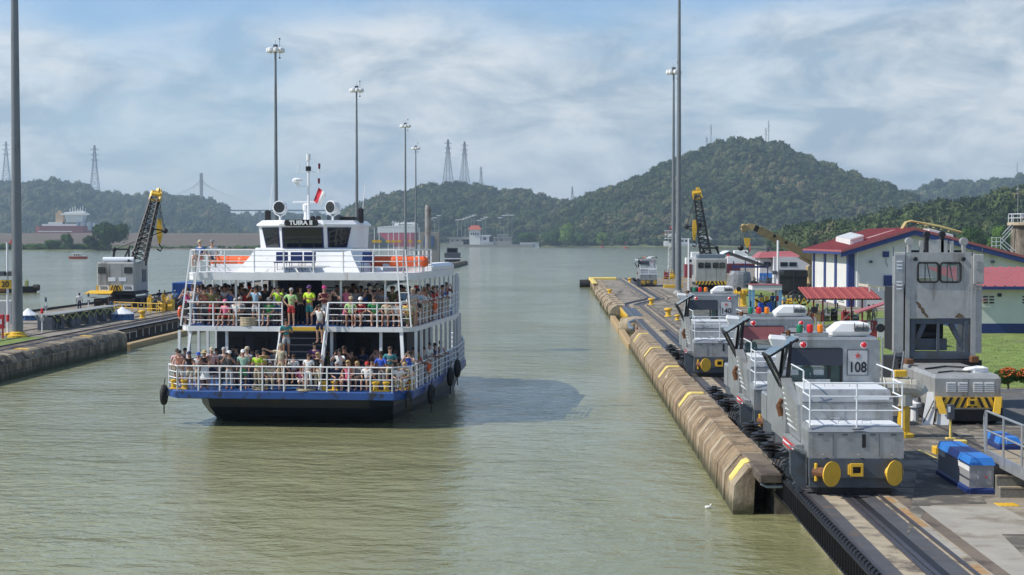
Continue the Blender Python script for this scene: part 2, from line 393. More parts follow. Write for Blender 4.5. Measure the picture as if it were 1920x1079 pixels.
def hill(name, prof, y0, y1, y2, crown, n_tree, srcs=far_crowns, wob=.12, seed=1, canopy=None, rowp=1.0):
    """terrain that rises from the shore at y0 to the ridge at y1 and falls to y2; prof = ridge line as sight lines"""
    xs = [A(px, py, y1) for px, py in prof]
    P = [(v.x, v.z) for v in xs]
    cn = canopy if canopy is not None else crown*1.2
    def ridge(X):
        if X <= P[0][0]: return P[0][1]
        for (a, za), (b, zb) in zip(P, P[1:]):
            if X <= b:
                t = (X-a)/(b-a); t = t*t*(3-2*t)*.5+t*.5
                return za+(zb-za)*t
        return P[-1][1]
    def H(X, Y):
        Xr = X*y1/Y if Y < y1 else X                       # hills spread with distance as seen over the water
        h = max(.5, ridge(Xr)-cn)
        if Y <= y1: t = max(0, (Y-y0)/(y1-y0)); k = math.sin(t*PI/2)**rowp
        else: t = min(1, (Y-y1)/(y2-y1)); k = math.cos(t*PI/2)
        nz = noise.noise(Vector((X*.004, Y*.004, seed)))*.5+noise.noise(Vector((X*.011, Y*.011, seed)))*.3
        edge = min(1, max(0, (Xr-P[0][0])/60))*min(1, max(0, (P[-1][0]-Xr)/60))
        q = min(1, max(0, (Y-y0)/40))
        return max(-3, (h*k*(1+nz*wob*3*min(1, 4*(1-k)) )-1)*edge*q+.8*q-1.2*(1-q))
    nx, ny = 90, 44
    X0, X1 = P[0][0], P[-1][0]
    vs, fs = [], []
    for j in range(ny+1):
        Y = y0+(y2-y0)*j/ny; s = Y/y1 if Y < y1 else 1
        for i in range(nx+1):
            X = (X0+(X1-X0)*i/nx)*s; vs.append((X, Y, H(X, Y)))
    for j in range(ny):
        for i in range(nx): a = j*(nx+1)+i; fs.append((a, a+1, a+nx+2, a+nx+1))
    m = MB(); m.v, m.f = vs, fs; struct(m.build(name, floor_m, smooth=True))
    rnd = random.Random(seed); pts = []
    while len(pts) < n_tree:
        t = rnd.random()**.85; Y = y0+8+(y1+(y2-y1)*.22-y0)*t; s = Y/y1 if Y < y1 else 1
        X = (X0+(X1-X0)*rnd.random())*s
        pts.append((X, Y, H(X, Y)+crown*rnd.uniform(.0, .9)))
    gn_scatter('forest', pts, srcs, crown*.45, crown*1.25, .95)
    gn_scatter('forest', [p for k, p in enumerate(pts) if k % 7 == 0], srcs[:1], crown*.9, crown*1.7, 1.15)
    return H
H_main = hill('hill', [(985, 452), (1030, 432), (1060, 390), (1095, 376), (1130, 360), (1165, 352), (1200, 336), (1240, 318), (1280, 299), (1310, 284), (1345, 273), (1380, 266), (1420, 267), (1450, 271), (1480, 283), (1510, 297), (1550, 315), (1600, 331), (1650, 349), (1700, 366), (1730, 388), (1790, 415), (1860, 435), (1960, 445)], 2180, 2750, 3300, 10.5, 9800, seed=3)
hill('hill', [(600, 450), (640, 400), (680, 384), (720, 371), (760, 364), (800, 357), (850, 350), (900, 356), (940, 364), (975, 360), (1010, 371), (1040, 381), (1070, 384), (1110, 378), (1180, 400), (1260, 445)], 2550, 3300, 3800, 13, 4600, seed=5)
hill('hill', [(-160, 360), (-60, 346), (0, 351), (50, 347), (100, 344), (140, 350), (200, 366), (240, 373), (300, 369), (350, 373), (385, 379), (412, 390), (432, 412), (455, 432), (480, 446)], 3300, 4300, 5000, 17, 4200, seed=8)
hill('hill', [(380, 449), (420, 418), (450, 404), (470, 411), (490, 401), (510, 399), (560, 405), (620, 408), (680, 414), (730, 425), (800, 447)], 4100, 4800, 5300, 18, 1800, seed=9)
hill('hill', [(1600, 448), (1680, 395), (1710, 364), (1740, 349), (1790, 342), (1830, 347), (1870, 341), (1905, 336), (1960, 330), (2060, 350), (2160, 380)], 3400, 4200, 4700, 17, 2400, seed=12)
hill('hill', [(1470, 455), (1520, 442), (1560, 432), (1600, 424), (1650, 412), (1700, 400), (1740, 398), (1790, 392), (1840, 380), (1880, 368), (1920, 358), (1980, 352), (2080, 350), (2200, 360)], 900, 1350, 1700, 9, 3600, srcs=far_crowns, seed=14)

# brown embankment on the left shore
def strip_land(name, px0, px1, y0, y1, y2, top, m, seed, bumps=.6):
    X0, X1 = A(px0, 450, y1).x, A(px1, 450, y1).x
    vs, fs = [], []; nx = 80; rows = [(y0, -1.2), (y0+6, .8), (y0+(y1-y0)*.35, top*.25), (y0+(y1-y0)*.7, top*.72), (y1, top), (y1+60, top), (y2, -2)]
    for Y, z in rows:
        for i in range(nx+1):
            X = X0+(X1-X0)*i/nx; e = min(1, i/2, (nx-i)/2)
            vs.append((X, Y+noise.noise(Vector((X*.02, seed, 0)))*10, (z if z < 0 else z*e+noise.noise(Vector((X*.01, Y*.02, seed)))*bumps)))
    for j in range(len(rows)-1):
        for i in range(nx): a = j*(nx+1)+i; fs.append((a, a+1, a+nx+2, a+nx+1))
    q = MB(); q.v, q.f = vs, fs; struct(q.build(name, m, smooth=True))
earth = pbr('bare_earth', (.115, .085, .06), .95, 0, .22, .03, .3, .4, dirt=(.10, .11, .05), dlo=.5, dhi=.7, dscale=.012)
strip_land('embankment', -150, 720, 1540, 1900, 2100, 17.5, earth, 2)
bank_green = pbr('bank_grass', (.12, .14, .045), .95, 0, .3, .05)
strip_land('shore', -150, 215, 1330, 1400, 1480, 3.2, bank_green, 4)
strip_land('shore', 960, 1560, 2120, 2190, 2260, 3, bank_green, 6)
for o in list(bpy.data.objects):
    pass
pts = []; rnd = random.Random(5)
for i in range(760):
    px = rnd.uniform(-60, 205); v = A(px, 470, rnd.uniform(1345, 1400)); pts.append((v.x, v.y, rnd.uniform(1, 4.2)))
for i in range(160):
    px = rnd.uniform(200, 560); v = A(px, 470, rnd.uniform(1548, 1570)); pts.append((v.x, v.y, rnd.uniform(.6, 2)))
gn_scatter('shore_bushes', pts, crown_set(bright_leaf, [31, 32], leaves=500, blobs=7, size=1.4), 2.2, 5.0, .7)
pts = []
for i in range(330):
    px = rnd.uniform(985, 1530); v = A(px, 460, rnd.uniform(2150, 2195)); pts.append((v.x, v.y, rnd.uniform(3, 9)))
gn_scatter('shore_forest', pts, far_crowns, 4.5, 8.5, .9)

# ---- single trees one can tell apart
trunk_me = MB().cyl((0, 0, 0), (0, 0, .55), .045, .03, 7).cyl((0, 0, .42), (.22, .05, .78), .022, .01, 5).cyl((0, 0, .40), (-.2, .1, .75), .022, .01, 5).cyl((0, 0, .45), (0, -.2, .8), .02, .01, 5).mesh('trunk', bark)
def tree(px, Y, h, wd, src, label, zb=1., name='tree', lift=.42):
    v = A(px, 455, Y); t = thing(name, label, 'tree', (v.x, Y, zb), random.uniform(0, 6), None)
    piece('trunk', trunk_me, t, sc=(h, h, h)); piece('crown', src.data, t, (0, 0, h*lift), sc=(wd/2, wd/2, h*.70))
    return t
tree(204, 1330, 24, 36, near_crowns[0], 'dark rounded tree, the largest on the left shore beside the grey crane')
tree(172, 1335, 13, 20, near_crowns[1], 'lower dark bush-like tree left of the big rounded shore tree')
tree(98, 1320, 9, 17, near_crowns[2], 'small round olive tree standing on the left bank below the container ship')
tree(128, 1345, 15, 13, near_crowns[2], 'upright dark tree on the left bank under the container ship bow')
tree(1062, 2110, 34, 34, bright_crowns[0], 'tall light green tree, highest on the far shore left of the main hill')
tree(1032, 2115, 22, 30, near_crowns[0], 'dark dome-shaped tree on the far shore beside the white jetty')
tree(1131, 2100, 22, 26, bright_crowns[0], 'yellow green round tree on the far shore right of the tall light green one')
tree(1090, 2105, 18, 24, near_crowns[1], 'dark low tree between the two bright green trees of the far shore')
tree(985, 2130, 21, 30, near_crowns[2], 'grey green tree beside the lamp posts of the far lock')
tree(1165, 2110, 17, 22, near_crowns[0], 'small dark tree on the far shore right of the yellow green one')
tree(1479, 1060, 17, 16, bright_crowns[0], 'fresh green tree rising behind the tip of the beige crane boom')
tree(1508, 1080, 15, 15, near_crowns[0], 'dark green tree between the beige boom and the red roofed workshop')
tree(1560, 1060, 17, 20, near_crowns[1], 'dark tree just above the left end of the red workshop roof')
tree(1880, 700, 16, 15, bright_crowns[0], 'yellow green bushy tree left of the concrete tower stairs')
tree(1830, 720, 15, 17, near_crowns[2], 'dull green tree over the right slope of the workshop roof')

# ---- pylons on the hills
steel_far = pbr('far_galvanised', (.22, .24, .26), .6, .3, .05)
def pylon(px, py_top, py_bot, Y, label, hw=None):
    b, t = A(px, py_bot, Y), A(px, py_top, Y); h = t.z-b.z; w = hw or h*.085
    T = thing('transmission_tower', label, 'pylon', b, .5)
    m = MB(); z = 0; lv = []
    zs = [0, .2, .37, .52, .64, .74, .83, .9, .96, 1]
    wd = lambda q: w*(1-q)**1.25*1.0+w*.14
    for q in zs: lv.append([(sx*wd(q), sy*wd(q), q*h) for sx, sy in ((-1, -1), (1, -1), (1, 1), (-1, 1))])
    r = max(.22, h*.0045)
    for a, c in zip(lv, lv[1:]):
        for i in range(4):
            j = (i+1) % 4
            m.bar(a[i], c[i], r*1.6); m.bar(a[i], c[j], r*.9); m.bar(a[j], c[i], r*.9); m.bar(c[i], c[j], r)
    m.build('lattice', steel_far, T)
    k = MB()
    for q in (.72, .82, .92):
        k.bar((-w*.95, 0, q*h), (w*.95, 0, q*h), r*1.6)
        for s in (-1, 1): k.bar((0, 0, q*h+h*.035), (s*w*.95, 0, q*h), r)
    k.build('cross_arm', steel_far, T)
for px, t, b, Y, l in ((12, 266, 352, 4200, 'power pylon at the far left edge, left of the tall grey lamp mast'),
                       (178, 273, 372, 4150, 'power pylon standing on the left ridge above the container ship'),
                       (840, 262, 354, 3300, 'tallest of the pylons on the middle hill, left of its twin'),
                       (871, 266, 354, 3320, 'slightly shorter twin pylon on the middle hill, second from left'),
                       (902, 313, 361, 3800, 'small distant pylon right of the twin pylons'),
                       (1073, 350, 385, 3500, 'small pylon in the dip between the middle hill and the main hill')):
    pylon(px, t, b, Y, l)
def antenna(px, py_top, py_bot, Y, label, d=0):
    b, t = A(px, py_bot, Y), A(px, py_top, Y); h = t.z-b.z; T = thing('antenna_mast', label, 'antenna', b)
    m = MB()
    for i in range(3):
        a = 2*PI*i/3; m.bar((math.cos(a)*.9, math.sin(a)*.9, 0), (math.cos(a)*.5, math.sin(a)*.5, h), .35)
    for k in range(int(h/3)): m.bar((.8, 0, k*3), (-.5, .7, k*3+2.5), .25)
    m.build('mast', steel_far, T)
    for k in range(4): MB().box(-1.6 if k % 2 else .9, -.9 if k % 2 else 1.6, -.5, .5, h*(.55+.1*k), h*(.55+.1*k)+2).build('panel_antenna', steel_far, T)
antenna(1333, 233, 275, 2755, 'thin mast, taller of the pair left of the main hilltop')
antenna(1325, 257, 278, 2760, 'short mast beside the taller one left of the main hilltop')
antenna(1436, 240, 272, 2750, 'stout mast on the main summit, left one of the close pair')
antenna(1441, 226, 272, 2765, 'thinnest and tallest mast on the main summit')
antenna(1510, 290, 300, 2760, 'stubby mast on the right shoulder of the main hill')
antenna(1907, 305, 345, 4200, 'thin mast on the far right ridge')

# ---- cable stayed bridge
BY = 4050
c0 = A(378, 441, BY); T = thing('cable_stayed_bridge', 'distant cable stayed bridge with one tall grey pylon', 'bridge', (c0.x, BY, 0))
conc_far = pbr('far_concrete', (.36, .36, .35), .8)
pz = A(378, 325, BY).z; m = MB(); m.box(-3.6, 3.6, -3, 3, 0, pz); m.box(-6, 6, -5, 5, 0, 14); m.build('pylon', conc_far, T)
dzz = A(378, 394, BY).z; m = MB(); m.box(-190, 420, -9, 9, dzz-3.2, dzz); m.build('deck', pbr('far_dark_deck', (.12, .14, .15), .8), T)
for s in (-1, 1):
    for k in range(1, 9):
        MB().bar((0, 0, pz-4-k*3), (s*k*21, 0, dzz), .28).build('stay_cable', conc_far, T)
for X in (150, 290, 400): MB().box(X-3, X+3, -3, 3, 0, dzz-3.3).build('pier', conc_far, T)

# ---- ships and boats
def hull_mesh(L, Wd, zt, zb, bow=.12, rake=2., n=14):
    """long axis x; bow at +x"""
    rg = []
    for i in range(n+1):
        t = i/n; x = -L/2+L*t; w = Wd/2*(1 if t < 1-bow*1.8 else max(.03, 1-((t-(1-bow*1.8))/(bow*1.8))**1.8))
        if i == 0: w *= .85
        rg.append([(x-rake*(t > .8)*0, -w, zt), (x, -w*.93, zt*.4), (x, -w*.8, zb), (x, w*.8, zb), (x, w*.93, zt*.4), (x, w, zt)])
    return MB().loft(rg)
# container ship behind the embankment (lies along x)
sp = A(128, 470, 2450); s_red = pbr('ship_red_brown', (.22, .05, .05), .6); s_buff = pbr('ship_buff', (.50, .34, .20), .6); s_white = pbr('ship_white', (.75, .75, .73), .6)
S = thing('cargo_ship', 'container ship with dark red hull and buff funnel beyond the brown embankment', 'ship', (sp.x, 2450, 0), 0)
u = 2450/3000.
hull_mesh(116*u, 26, 31*1, -1).build('hull', s_red, S)
MB().box(-46*u, 20*u, -10, 10, 31.2, 34).box(-34*u, -8*u, -10, 10, 34, 37).build('accommodation', s_white, S)
MB().box(-22*u, -8*u, -5, 5, 34, 52).cyl((-15*u, 0, 52), (-15*u, 0, 55), 3).build('funnel', s_buff, S)
m = MB(); m.prismy([(0*u, 37), (30*u, 37), (34*u, 52), (24*u, 55), (-4*u, 52)], -9, 9); m.box(-10*u, 44*u, -11, -7, 48, 50.5)
for k in range(7): m.cyl((4*u+k*4, 0, 54), (4*u+k*4, 0, 58+k % 3*2), .5)
m.build('bridge_house', s_white, S)
for k in range(9): MB().box(20*u+k*3.9*u, 23.4*u+k*3.9*u, -11, 11, 24+k % 2, 38-k % 3).build('container', pbr('container_%d' % (k % 3), [(.30, .36, .42), (.12, .18, .30), (.42, .44, .45)][k % 3], .6), S)
for k in range(3): MB().box(-52*u, 12*u, -13.4-k*.02, -13.1, 22-k*5, 23.2-k*5).build('hull_band', s_white if k == 0 else s_red, S)
# car carrier
sp = A(746, 455, 2420); u = 2420/3000.
S = thing('vehicle_carrier', 'red and white slab-sided car carrier ship moored before the middle hill', 'ship', (sp.x, 2420, 0), 0)
s_pink = pbr('ship_red', (.60, .06, .09), .5)
z = lambda py: A(746, py, 2420).z
hull_mesh(74*u, 26, z(437), -1, .06).build('hull', s_pink, S)
MB().prismy([(-36.5*u, z(437)+.1), (37*u, z(436.5)), (37*u, z(421)), (-28*u, z(425)), (-36.5*u, z(426))], -13.2, 13.2).build('upper_hull', s_white, S)
MB().box(4*u, 37*u, -9, 9, z(421), z(419)).box(6*u, 34*u, -7, 7, z(419), z(417.5)).box(-6*u, 2*u, -5, 5, z(424), z(418)).build('bridge_house', s_white, S)
m = MB()
for k in range(8): m.cyl(((-4+k*5)*u, 0, z(420)), ((-4+k*5)*u, 0, z(415.5+k % 3)), .5)
m.cyl((-9*u, 0, z(424)), (-9*u, 0, z(415)), .6); m.build('mast', s_white, S)
MB().box(-10.5*u, -7*u, -2, 2, z(420.5), z(418)).build('funnel', blue, S)
for k in range(14): MB().box((-30+k*4.6)*u, (-29+k*4.6)*u, -13.5, -13.3, z(427.5), z(426.3)).build('porthole', darkglass, S)
# little launches
def launch(px, py, L, col, label, rz=0, house=True):
    p = G(px, py, 0); T = thing('motor_boat', label, 'boat', p, rz)
    hull_mesh(L, L*.3, L*.12, -.15, .25).build('hull', col, T)
    if house:
        MB().box(-L*.28, L*.16, -L*.1, L*.1, L*.12, L*.26).build('cabin', s_white, T); MB().box(-L*.32, L*.2, -L*.13, L*.13, L*.26, L*.29).build('canopy', white, T)
        for k in range(3): MB().box(-L*.22+k*L*.12, -L*.15+k*L*.12, -L*.105, -L*.098, L*.17, L*.235).build('window', darkglass, T)
    return T
launch(147, 485.5, 8.5, pbr('boat_red', (.35, .06, .03), .5), 'small red and white passenger launch out on the left water')
launch(905, 463.5, 55, s_white, 'white workboat tied up below the far lock tower')
def buoy(px, py, label):
    T = thing('channel_buoy', label, 'buoy', G(px, py, 0)); s = .9
    MB().lathe([(.3, -.5), (2.6, -.3), (2.6, 1.0), (1.2, 1.6)], n=10).build('float', pbr('buoy_red', (.30, .05, .04), .6), T)
    m = MB()
    for i in range(3): a = 2*PI*i/3; m.bar((1.1*math.cos(a), 1.1*math.sin(a), 1.5), (.3*math.cos(a), .3*math.sin(a), 5.5), .3)
    m.lathe([(.5, 5.4), (.8, 5.8), (.1, 7)], n=8); m.build('cage', _m['buoy_red'], T)
buoy(1129, 464.5, 'dark red channel buoy, left one of the pair near the far shore')
buoy(1173, 466, 'dark red channel buoy, right one of the pair near the far shore')

# ---- far lock
FY = 2090
def fz(py): return A(900, py, FY).z
def fx(px): return A(px, 455, FY).x
grey_far = pbr('far_grey_wall', (.30, .29, .26), .9, 0, .15, .05); red_tile_far = pbr('far_red_tiles', (.42, .10, .06), .8)
m = MB(); m.box(fx(780), fx(1000), FY, FY+60, -2, fz(459)); struct(m.build('lock_platform', grey_far))
T = thing('lock_control_house', 'white tower with red tiled roof at the far lock', 'building', (fx(890), FY, fz(459)))
z0 = fz(459)
MB().box(-7, 7, 2, 14, 0, fz(431)-z0).build('wall', s_white, T)
MB().loft([[(-9, 0, fz(431)-z0), (9, 0, fz(431)-z0), (9, 16, fz(431)-z0), (-9, 16, fz(431)-z0)], [(-5, 5, fz(423)-z0), (5, 5, fz(423)-z0), (5, 11, fz(423)-z0), (-5, 11, fz(423)-z0)]]).build('roof', red_tile_far, T)
for k in range(4): MB().box(-5.5+k*3, -3.8+k*3, 1.9, 2.1, fz(441)-z0, fz(437)-z0).build('window', darkglass, T)
for a, b, p, q, l in ((842, 882, 459, 447, 'long grey concrete shed of the far lock, left of the red roofed tower'), (925, 958, 459, 446, 'grey concrete lock block right of the red roofed tower'), (868, 886, 459, 449, 'low pale block touching the left of the red roofed tower'), (932, 952, 446, 441, 'white domed roof building above the grey lock block'), (975, 1010, 461, 456, 'row of low white sheds on the far shore jetty')):
    T = thing('lock_building', l, 'building', (fx((a+b)/2), FY+8, 0)); w_ = (fx(b)-fx(a))/2
    MB().box(-w_, w_, 0, 14, 0 if p > 450 else fz(p), fz(q)).build('wall', grey_far if 'grey' in l else s_white, T)
    MB().box(-w_-.8, w_+.8, -.8, 15, fz(q), fz(q)+1).build('roof', conc_far, T)
    for k in range(int(w_/4)): MB().box(-w_+2+k*7, -w_+4.5+k*7, -.1, .1, fz(q)-4, fz(q)-2).build('opening', darkglass, T)
far_posts = [(858, 412), (866, 411), (872, 409), (878, 407), (884, 405), (889, 403), (898, 413), (905, 410), (911, 407), (938, 408), (945, 404), (952, 403), (960, 403), (823, 404), (815, 408), (738, 418), (807, 410)]
ORD = 'first second third fourth fifth sixth seventh eighth ninth tenth eleventh twelfth thirteenth fourteenth fifteenth sixteenth seventeenth'.split()
for i, (px, py) in enumerate(far_posts):
    v = A(px, py, FY+20+i*6); T = thing('lamp_post', 'slender far lamp post with white head, %s from the left in the far lock row' % ORD[sorted(q[0] for q in far_posts).index(px)], 'lamp post', (v.x, v.y, 1), 0, 'lamp posts of the far lock')
    MB().cyl((0, 0, 0), (0, 0, v.z-1), .45, .3, 6).build('pole', steel_far, T); MB().box(-3, 3, -1, 1, v.z-2, v.z-1).build('lamp_head', s_white, T)
# ============================================================ lock walls and grounds
def wall_mat(name, base, dark):
    m = bpy.data.materials.new(name); m.use_nodes = True
    nt = m.node_tree; nn, ll = nt.nodes, nt.links; b = nn['Principled BSDF']; b.inputs['Roughness'].default_value = .92
    g = nn.new('ShaderNodeNewGeometry').outputs['Position']
    def nz(sc, scale, det=7):
        mp = nn.new('ShaderNodeMapping'); mp.inputs['Scale'].default_value = sc; ll.new(g, mp.inputs[0])
        n = nn.new('ShaderNodeTexNoise'); n.inputs['Scale'].default_value = scale; n.inputs['Detail'].default_value = det; n.inputs['Roughness'].default_value = .66; ll.new(mp.outputs[0], n.inputs['Vector']); return n.outputs['Fac']
    r = nn.new('ShaderNodeValToRGB'); e = r.color_ramp.elements; e[0].position = .36; e[0].color = (*dark, 1); e[1].position = .60; e[1].color = (*base, 1)
    x = e.new(.48); x.color = tuple((a+c)/2*1.02 for a, c in zip(base, dark))+(1,)
    ll.new(nz((1, 1, .55), .9), r.inputs['Fac'])
    s = nn.new('ShaderNodeMapRange'); s.inputs['From Min'].default_value = .55; s.inputs['From Max'].default_value = .72; ll.new(nz((2.2, 2.2, .25), 1.6), s.inputs['Value'])
    mx = nn.new('ShaderNodeMix'); mx.data_type = 'RGBA'; ll.new(s.outputs[0], mx.inputs['Factor']); ll.new(r.outputs[0], mx.inputs['A']); mx.inputs['B'].default_value = (.48, .42, .32, 1)
    # algae and tide stain near the waterline
    sp = nn.new('ShaderNodeSeparateXYZ'); ll.new(g, sp.inputs[0])
    ad = nn.new('ShaderNodeMath'); ad.operation = 'MULTIPLY_ADD'; ll.new(nz((1, 1, 1), 1.4), ad.inputs[0]); ad.inputs[1].default_value = -.9; ll.new(sp.outputs['Z'], ad.inputs[2])
    t = nn.new('ShaderNodeMapRange'); t.inputs['From Min'].default_value = -.25; t.inputs['From Max'].default_value = .12; t.inputs['To Min'].default_value = .95; t.inputs['To Max'].default_value = 0; ll.new(ad.outputs[0], t.inputs['Value'])
    m2 = nn.new('ShaderNodeMix'); m2.data_type = 'RGBA'; ll.new(t.outputs[0], m2.inputs['Factor']); ll.new(mx.outputs['Result'], m2.inputs['A']); m2.inputs['B'].default_value = (.055, .055, .025, 1)
    ll.new(m2.outputs['Result'], b.inputs['Base Color'])
    bp = nn.new('ShaderNodeBump'); bp.inputs['Distance'].default_value = .06; bp.inputs['Strength'].default_value = .7; ll.new(nz((1, 1, 1), 4, 9), bp.inputs['Height']); ll.new(bp.outputs[0], b.inputs['Normal'])
    return m
wall_r = wall_mat('weathered_wall', (.30, .215, .13), (.11, .078, .046))
wall_rib = wall_mat('pale_wall_rib', (.40, .33, .23), (.20, .15, .095))
wall_l = wall_mat('dark_stone', (.27, .22, .155), (.085, .07, .05))
wall_l2 = wall_mat('darker_stone', (.17, .14, .10), (.06, .05, .038))
pave = pbr('pavement', (.27, .235, .185), .92, 0, .26, .7, .014, 8, dirt=(.095, .082, .062), dlo=.47, dhi=.60, dscale=.55)
pave_light = pbr('pale_pavement', (.34, .315, .265), .92, 0, .14, 1.2, .01, 9, dirt=(.22, .19, .15), dlo=.52, dhi=.66, dscale=.9)
pave_dark = pbr('dark_pavement', (.10, .09, .073), .85, 0, .30, 1.4, .014, 9, dirt=(.26, .23, .18), dlo=.50, dhi=.62, dscale=1.1)
asphalt = pbr('asphalt', (.11, .11, .105), .9, 0, .15, 2, .006)
bed_brown = pbr('track_bed', (.17, .135, .10), .9, 0, .25, 1.2, .01, dirt=(.07, .055, .045), dlo=.46, dhi=.6, dscale=.6)
bed_tan = pbr('tan_bed', (.36, .30, .21), .92, 0, .2, 2, .012, dirt=(.12, .10, .08), dlo=.5, dhi=.62, dscale=1.3)
bed_slate = pbr('slate_bed', (.085, .085, .09), .7, .1, .2, 2, .008, dirt=(.20, .12, .06), dlo=.58, dhi=.72, dscale=1.5)
rail_m = pbr('worn_rail', (.09, .085, .095), .45, .5, .2, 4)
rail_blue = pbr('conductor_rail', (.20, .24, .28), .4, .5, .1, 4)
grass_m = pbr('lawn', (.16, .22, .045), .95, 0, .35, 1.2, .04, 40, dirt=(.14, .15, .05), dlo=.5, dhi=.7, dscale=.25)

def xo(Y):                                   # the tow track swings aside beyond 172 m
    t = min(1, max(0, (Y-170)/24)); return 3.7*t*t*(3-2*t)
YS = [16+i*4 for i in range(38)]+[168+i*1.5 for i in range(20)]+[199, 210, 230, 260, 296]
def ribbon(mb, x0, x1, z0, z1, ys, off=xo):
    return mb.loft([[(x0+off(y), y, z0), (x1+off(y), y, z0), (x1+off(y), y, z1), (x0+off(y), y, z1)] for y in ys])

m = MB(); m.box(6.9, 130, 10, 47.9, -8.5, 1.3); m.box(6.36, 130, 48, 297, -8.5, 1.3); m.box(34, 130, 296.9, 420, -8.5, 1.28)
struct(m.build('pavement', pave))
m = MB(); m.box(6.46, 6.95, 12, 48.2, 1.0, 1.295); struct(m.build('track_slab', bed_brown))
for nm, a, b, z, mt in (('track_bed', 6.67, 7.04, 1.306, bed_slate), ('track_bed', 7.04, 7.5, 1.309, bed_tan), ('track_bed', 8.0, 8.44, 1.306, bed_slate), ('track_bed', 8.44, 8.9, 1.31, bed_tan), ('track_bed', 8.9, 9.25, 1.307, bed_brown), ('track_bed', 6.2, 6.46, 1.312, bed_brown)):
    ys = YS if nm and a > 6.3 else [y for y in YS if y > 49]
    struct(ribbon(MB(), a, b, 1.2, z, ys).build(nm, mt))
struct(ribbon(MB(), 7.5, 7.62, 1.2, 1.35, YS).build('rack_rail', rail_m)); struct(ribbon(MB(), 7.66, 7.78, 1.2, 1.345, YS).build('rack_rail', rail_m))
struct(ribbon(MB(), 7.78, 8.0, 1.2, 1.315, YS).build('dark_groove_band', black))  # black strip: groove darkness put into the colour, nothing is recessed
struct(ribbon(MB(), 8.5, 8.57, 1.2, 1.37, YS).build('rail', rail_m)); struct(ribbon(MB(), 6.56, 6.64, 1.2, 1.37, YS).build('rail', rail_m))
struct(ribbon(MB(), 6.4, 6.46, 1.2, 1.42, [y for y in YS if y > 96]).build('conductor_rail', rail_blue))
# pale tiles along the right rail
tl = [MB().cbox(-.12+random.uniform(-.01, .01), .11, 0, .86, 0, .022, .008).mesh('tile', x) for x in (bed_tan, pave_light, pbr('rust_stained_tile', (.36, .22, .10), .9, 0, .25, 3))]
TR = struct(bpy.data.objects.new('tile_row', None)); COL.objects.link(TR)
for k in range(34): piece('tile', random.choice(tl), TR, (8.72+random.uniform(-.008, .008), 26+k*.9, 1.306), (0, 0, random.uniform(-.01, .01)))
# girder carrying the track over the water
Gd = thing('track_girder', 'black riveted steel girder with ribs and chain rack carrying the tow track over the water', 'girder', (0, 0, 0))
m = MB(); m.box(6.47, 6.5, 14, 47.9, .72, 1.27); m.box(6.33, 6.62, 14, 47.9, 1.27, 1.30); m.box(6.33, 6.6, 14, 47.9, .69, .72); m.build('web', black, Gd)
rb = MB().box(0, .13, 0, .03, .72, 1.27).mesh('rib', black); th = MB().prismy([(0, 0), (.12, 0), (.10, .09), (.02, .05)], 0, .09).mesh('tooth', grease)
for k in range(96): piece('rib', rb, Gd, (6.34, 14.2+k*.352, 0))
for k in range(150): piece('tooth', th, Gd, (6.40+.03*(k % 2), 22+k*.172, 1.301), (0, 0, .5 if k % 2 else -.3))
# patches of ground on the right
def patch(name, poly, z, mt): struct(MB().prism(poly, 1.2, z).build(name, mt))
q = lambda *ps: [G(x, y, 1.3).xy[:] for x, y in ps]
patch('pale_slab', [(9.25, 41.7), (9.25, 30), (11.2, 30), (10.4, 35), (11.5, 38.7), (11.4, 41.7)], 1.3125, pave_light)
patch('dark_slab', q((1700, 1005), (1720, 880), (1800, 870), (1850, 945), (1745, 947))[::-1], 1.3105, pave_dark)  # darker patch of paving beside the track
patch('dark_slab', q((1700, 862), (1860, 862), (1800, 790), (1690, 790)), 1.3095, pave_dark)
patch('asphalt_road', [(17.2, 60), (17.2, 72.2), (34, 76), (60, 76), (60, 60)][::-1], 1.309, asphalt)
patch('asphalt_road', [(12.6, 59), (17.6, 59), (17.6, 100), (12.6, 100)], 1.3075, pave_dark)
patch('drain_cover', q((1878, 1003), (1920, 1003), (1990, 1060), (1935, 1060)), 1.3165, pave_dark)
MB().tube([(18.5, 74.1, 1.34), (24, 74.9, 1.34), (34, 76.4, 1.34), (60, 77, 1.34)], .08, 5)
struct(ribbon(MB(), 0, .25, 1.2, 1.43, [18.3, 24, 34, 60]).xf(Matrix(((0, 1, 0, 0), (.06, 0, 0, 71.9+1.6), (0, 0, 1, 0), (0, 0, 0, 1)))).build('kerb', conc_far))
struct(MB().prism([(18.2, 75.4), (130, 80), (130, 295), (18.2, 140)][::1], 1.2, 1.318).build('lawn', grass_m))
struct(MB().prism([(19.5, 141), (28, 160), (28, 240), (19.5, 200)], 1.2, 1.316).build('lawn', grass_m))
for a in ((1835, 645), ): pass
rnd = random.Random(3); m = MB()
for k in range(9000):
    x = rnd.uniform(20.5, 31); y = rnd.uniform(76.2, 119); h = rnd.uniform(.02, .05); a = rnd.uniform(0, PI); c, s = math.cos(a)*.05, math.sin(a)*.05
    m.add([(x-c, y-s, 1.31), (x+c, y+s, 1.31), (x+s*.8, y, 1.31+h)], [(0, 1, 2)])
stuff(m.build('grass', grass_m))
for k in range(9):
    struct(MB().box(9.3, 13.8, 44.9+k*6.1, 44.93+k*6.1, 1.2, 1.3155).build('joint', bed_slate))
for X in (11.6, 13.2): struct(MB().box(X, X+.03, 48, 130, 1.2, 1.316).build('joint', bed_slate))
for k in range(14): struct(MB().box(9.8, 34, 75+k*9, 75.04+k*9, 1.2, 1.3085).build('joint', bed_slate))
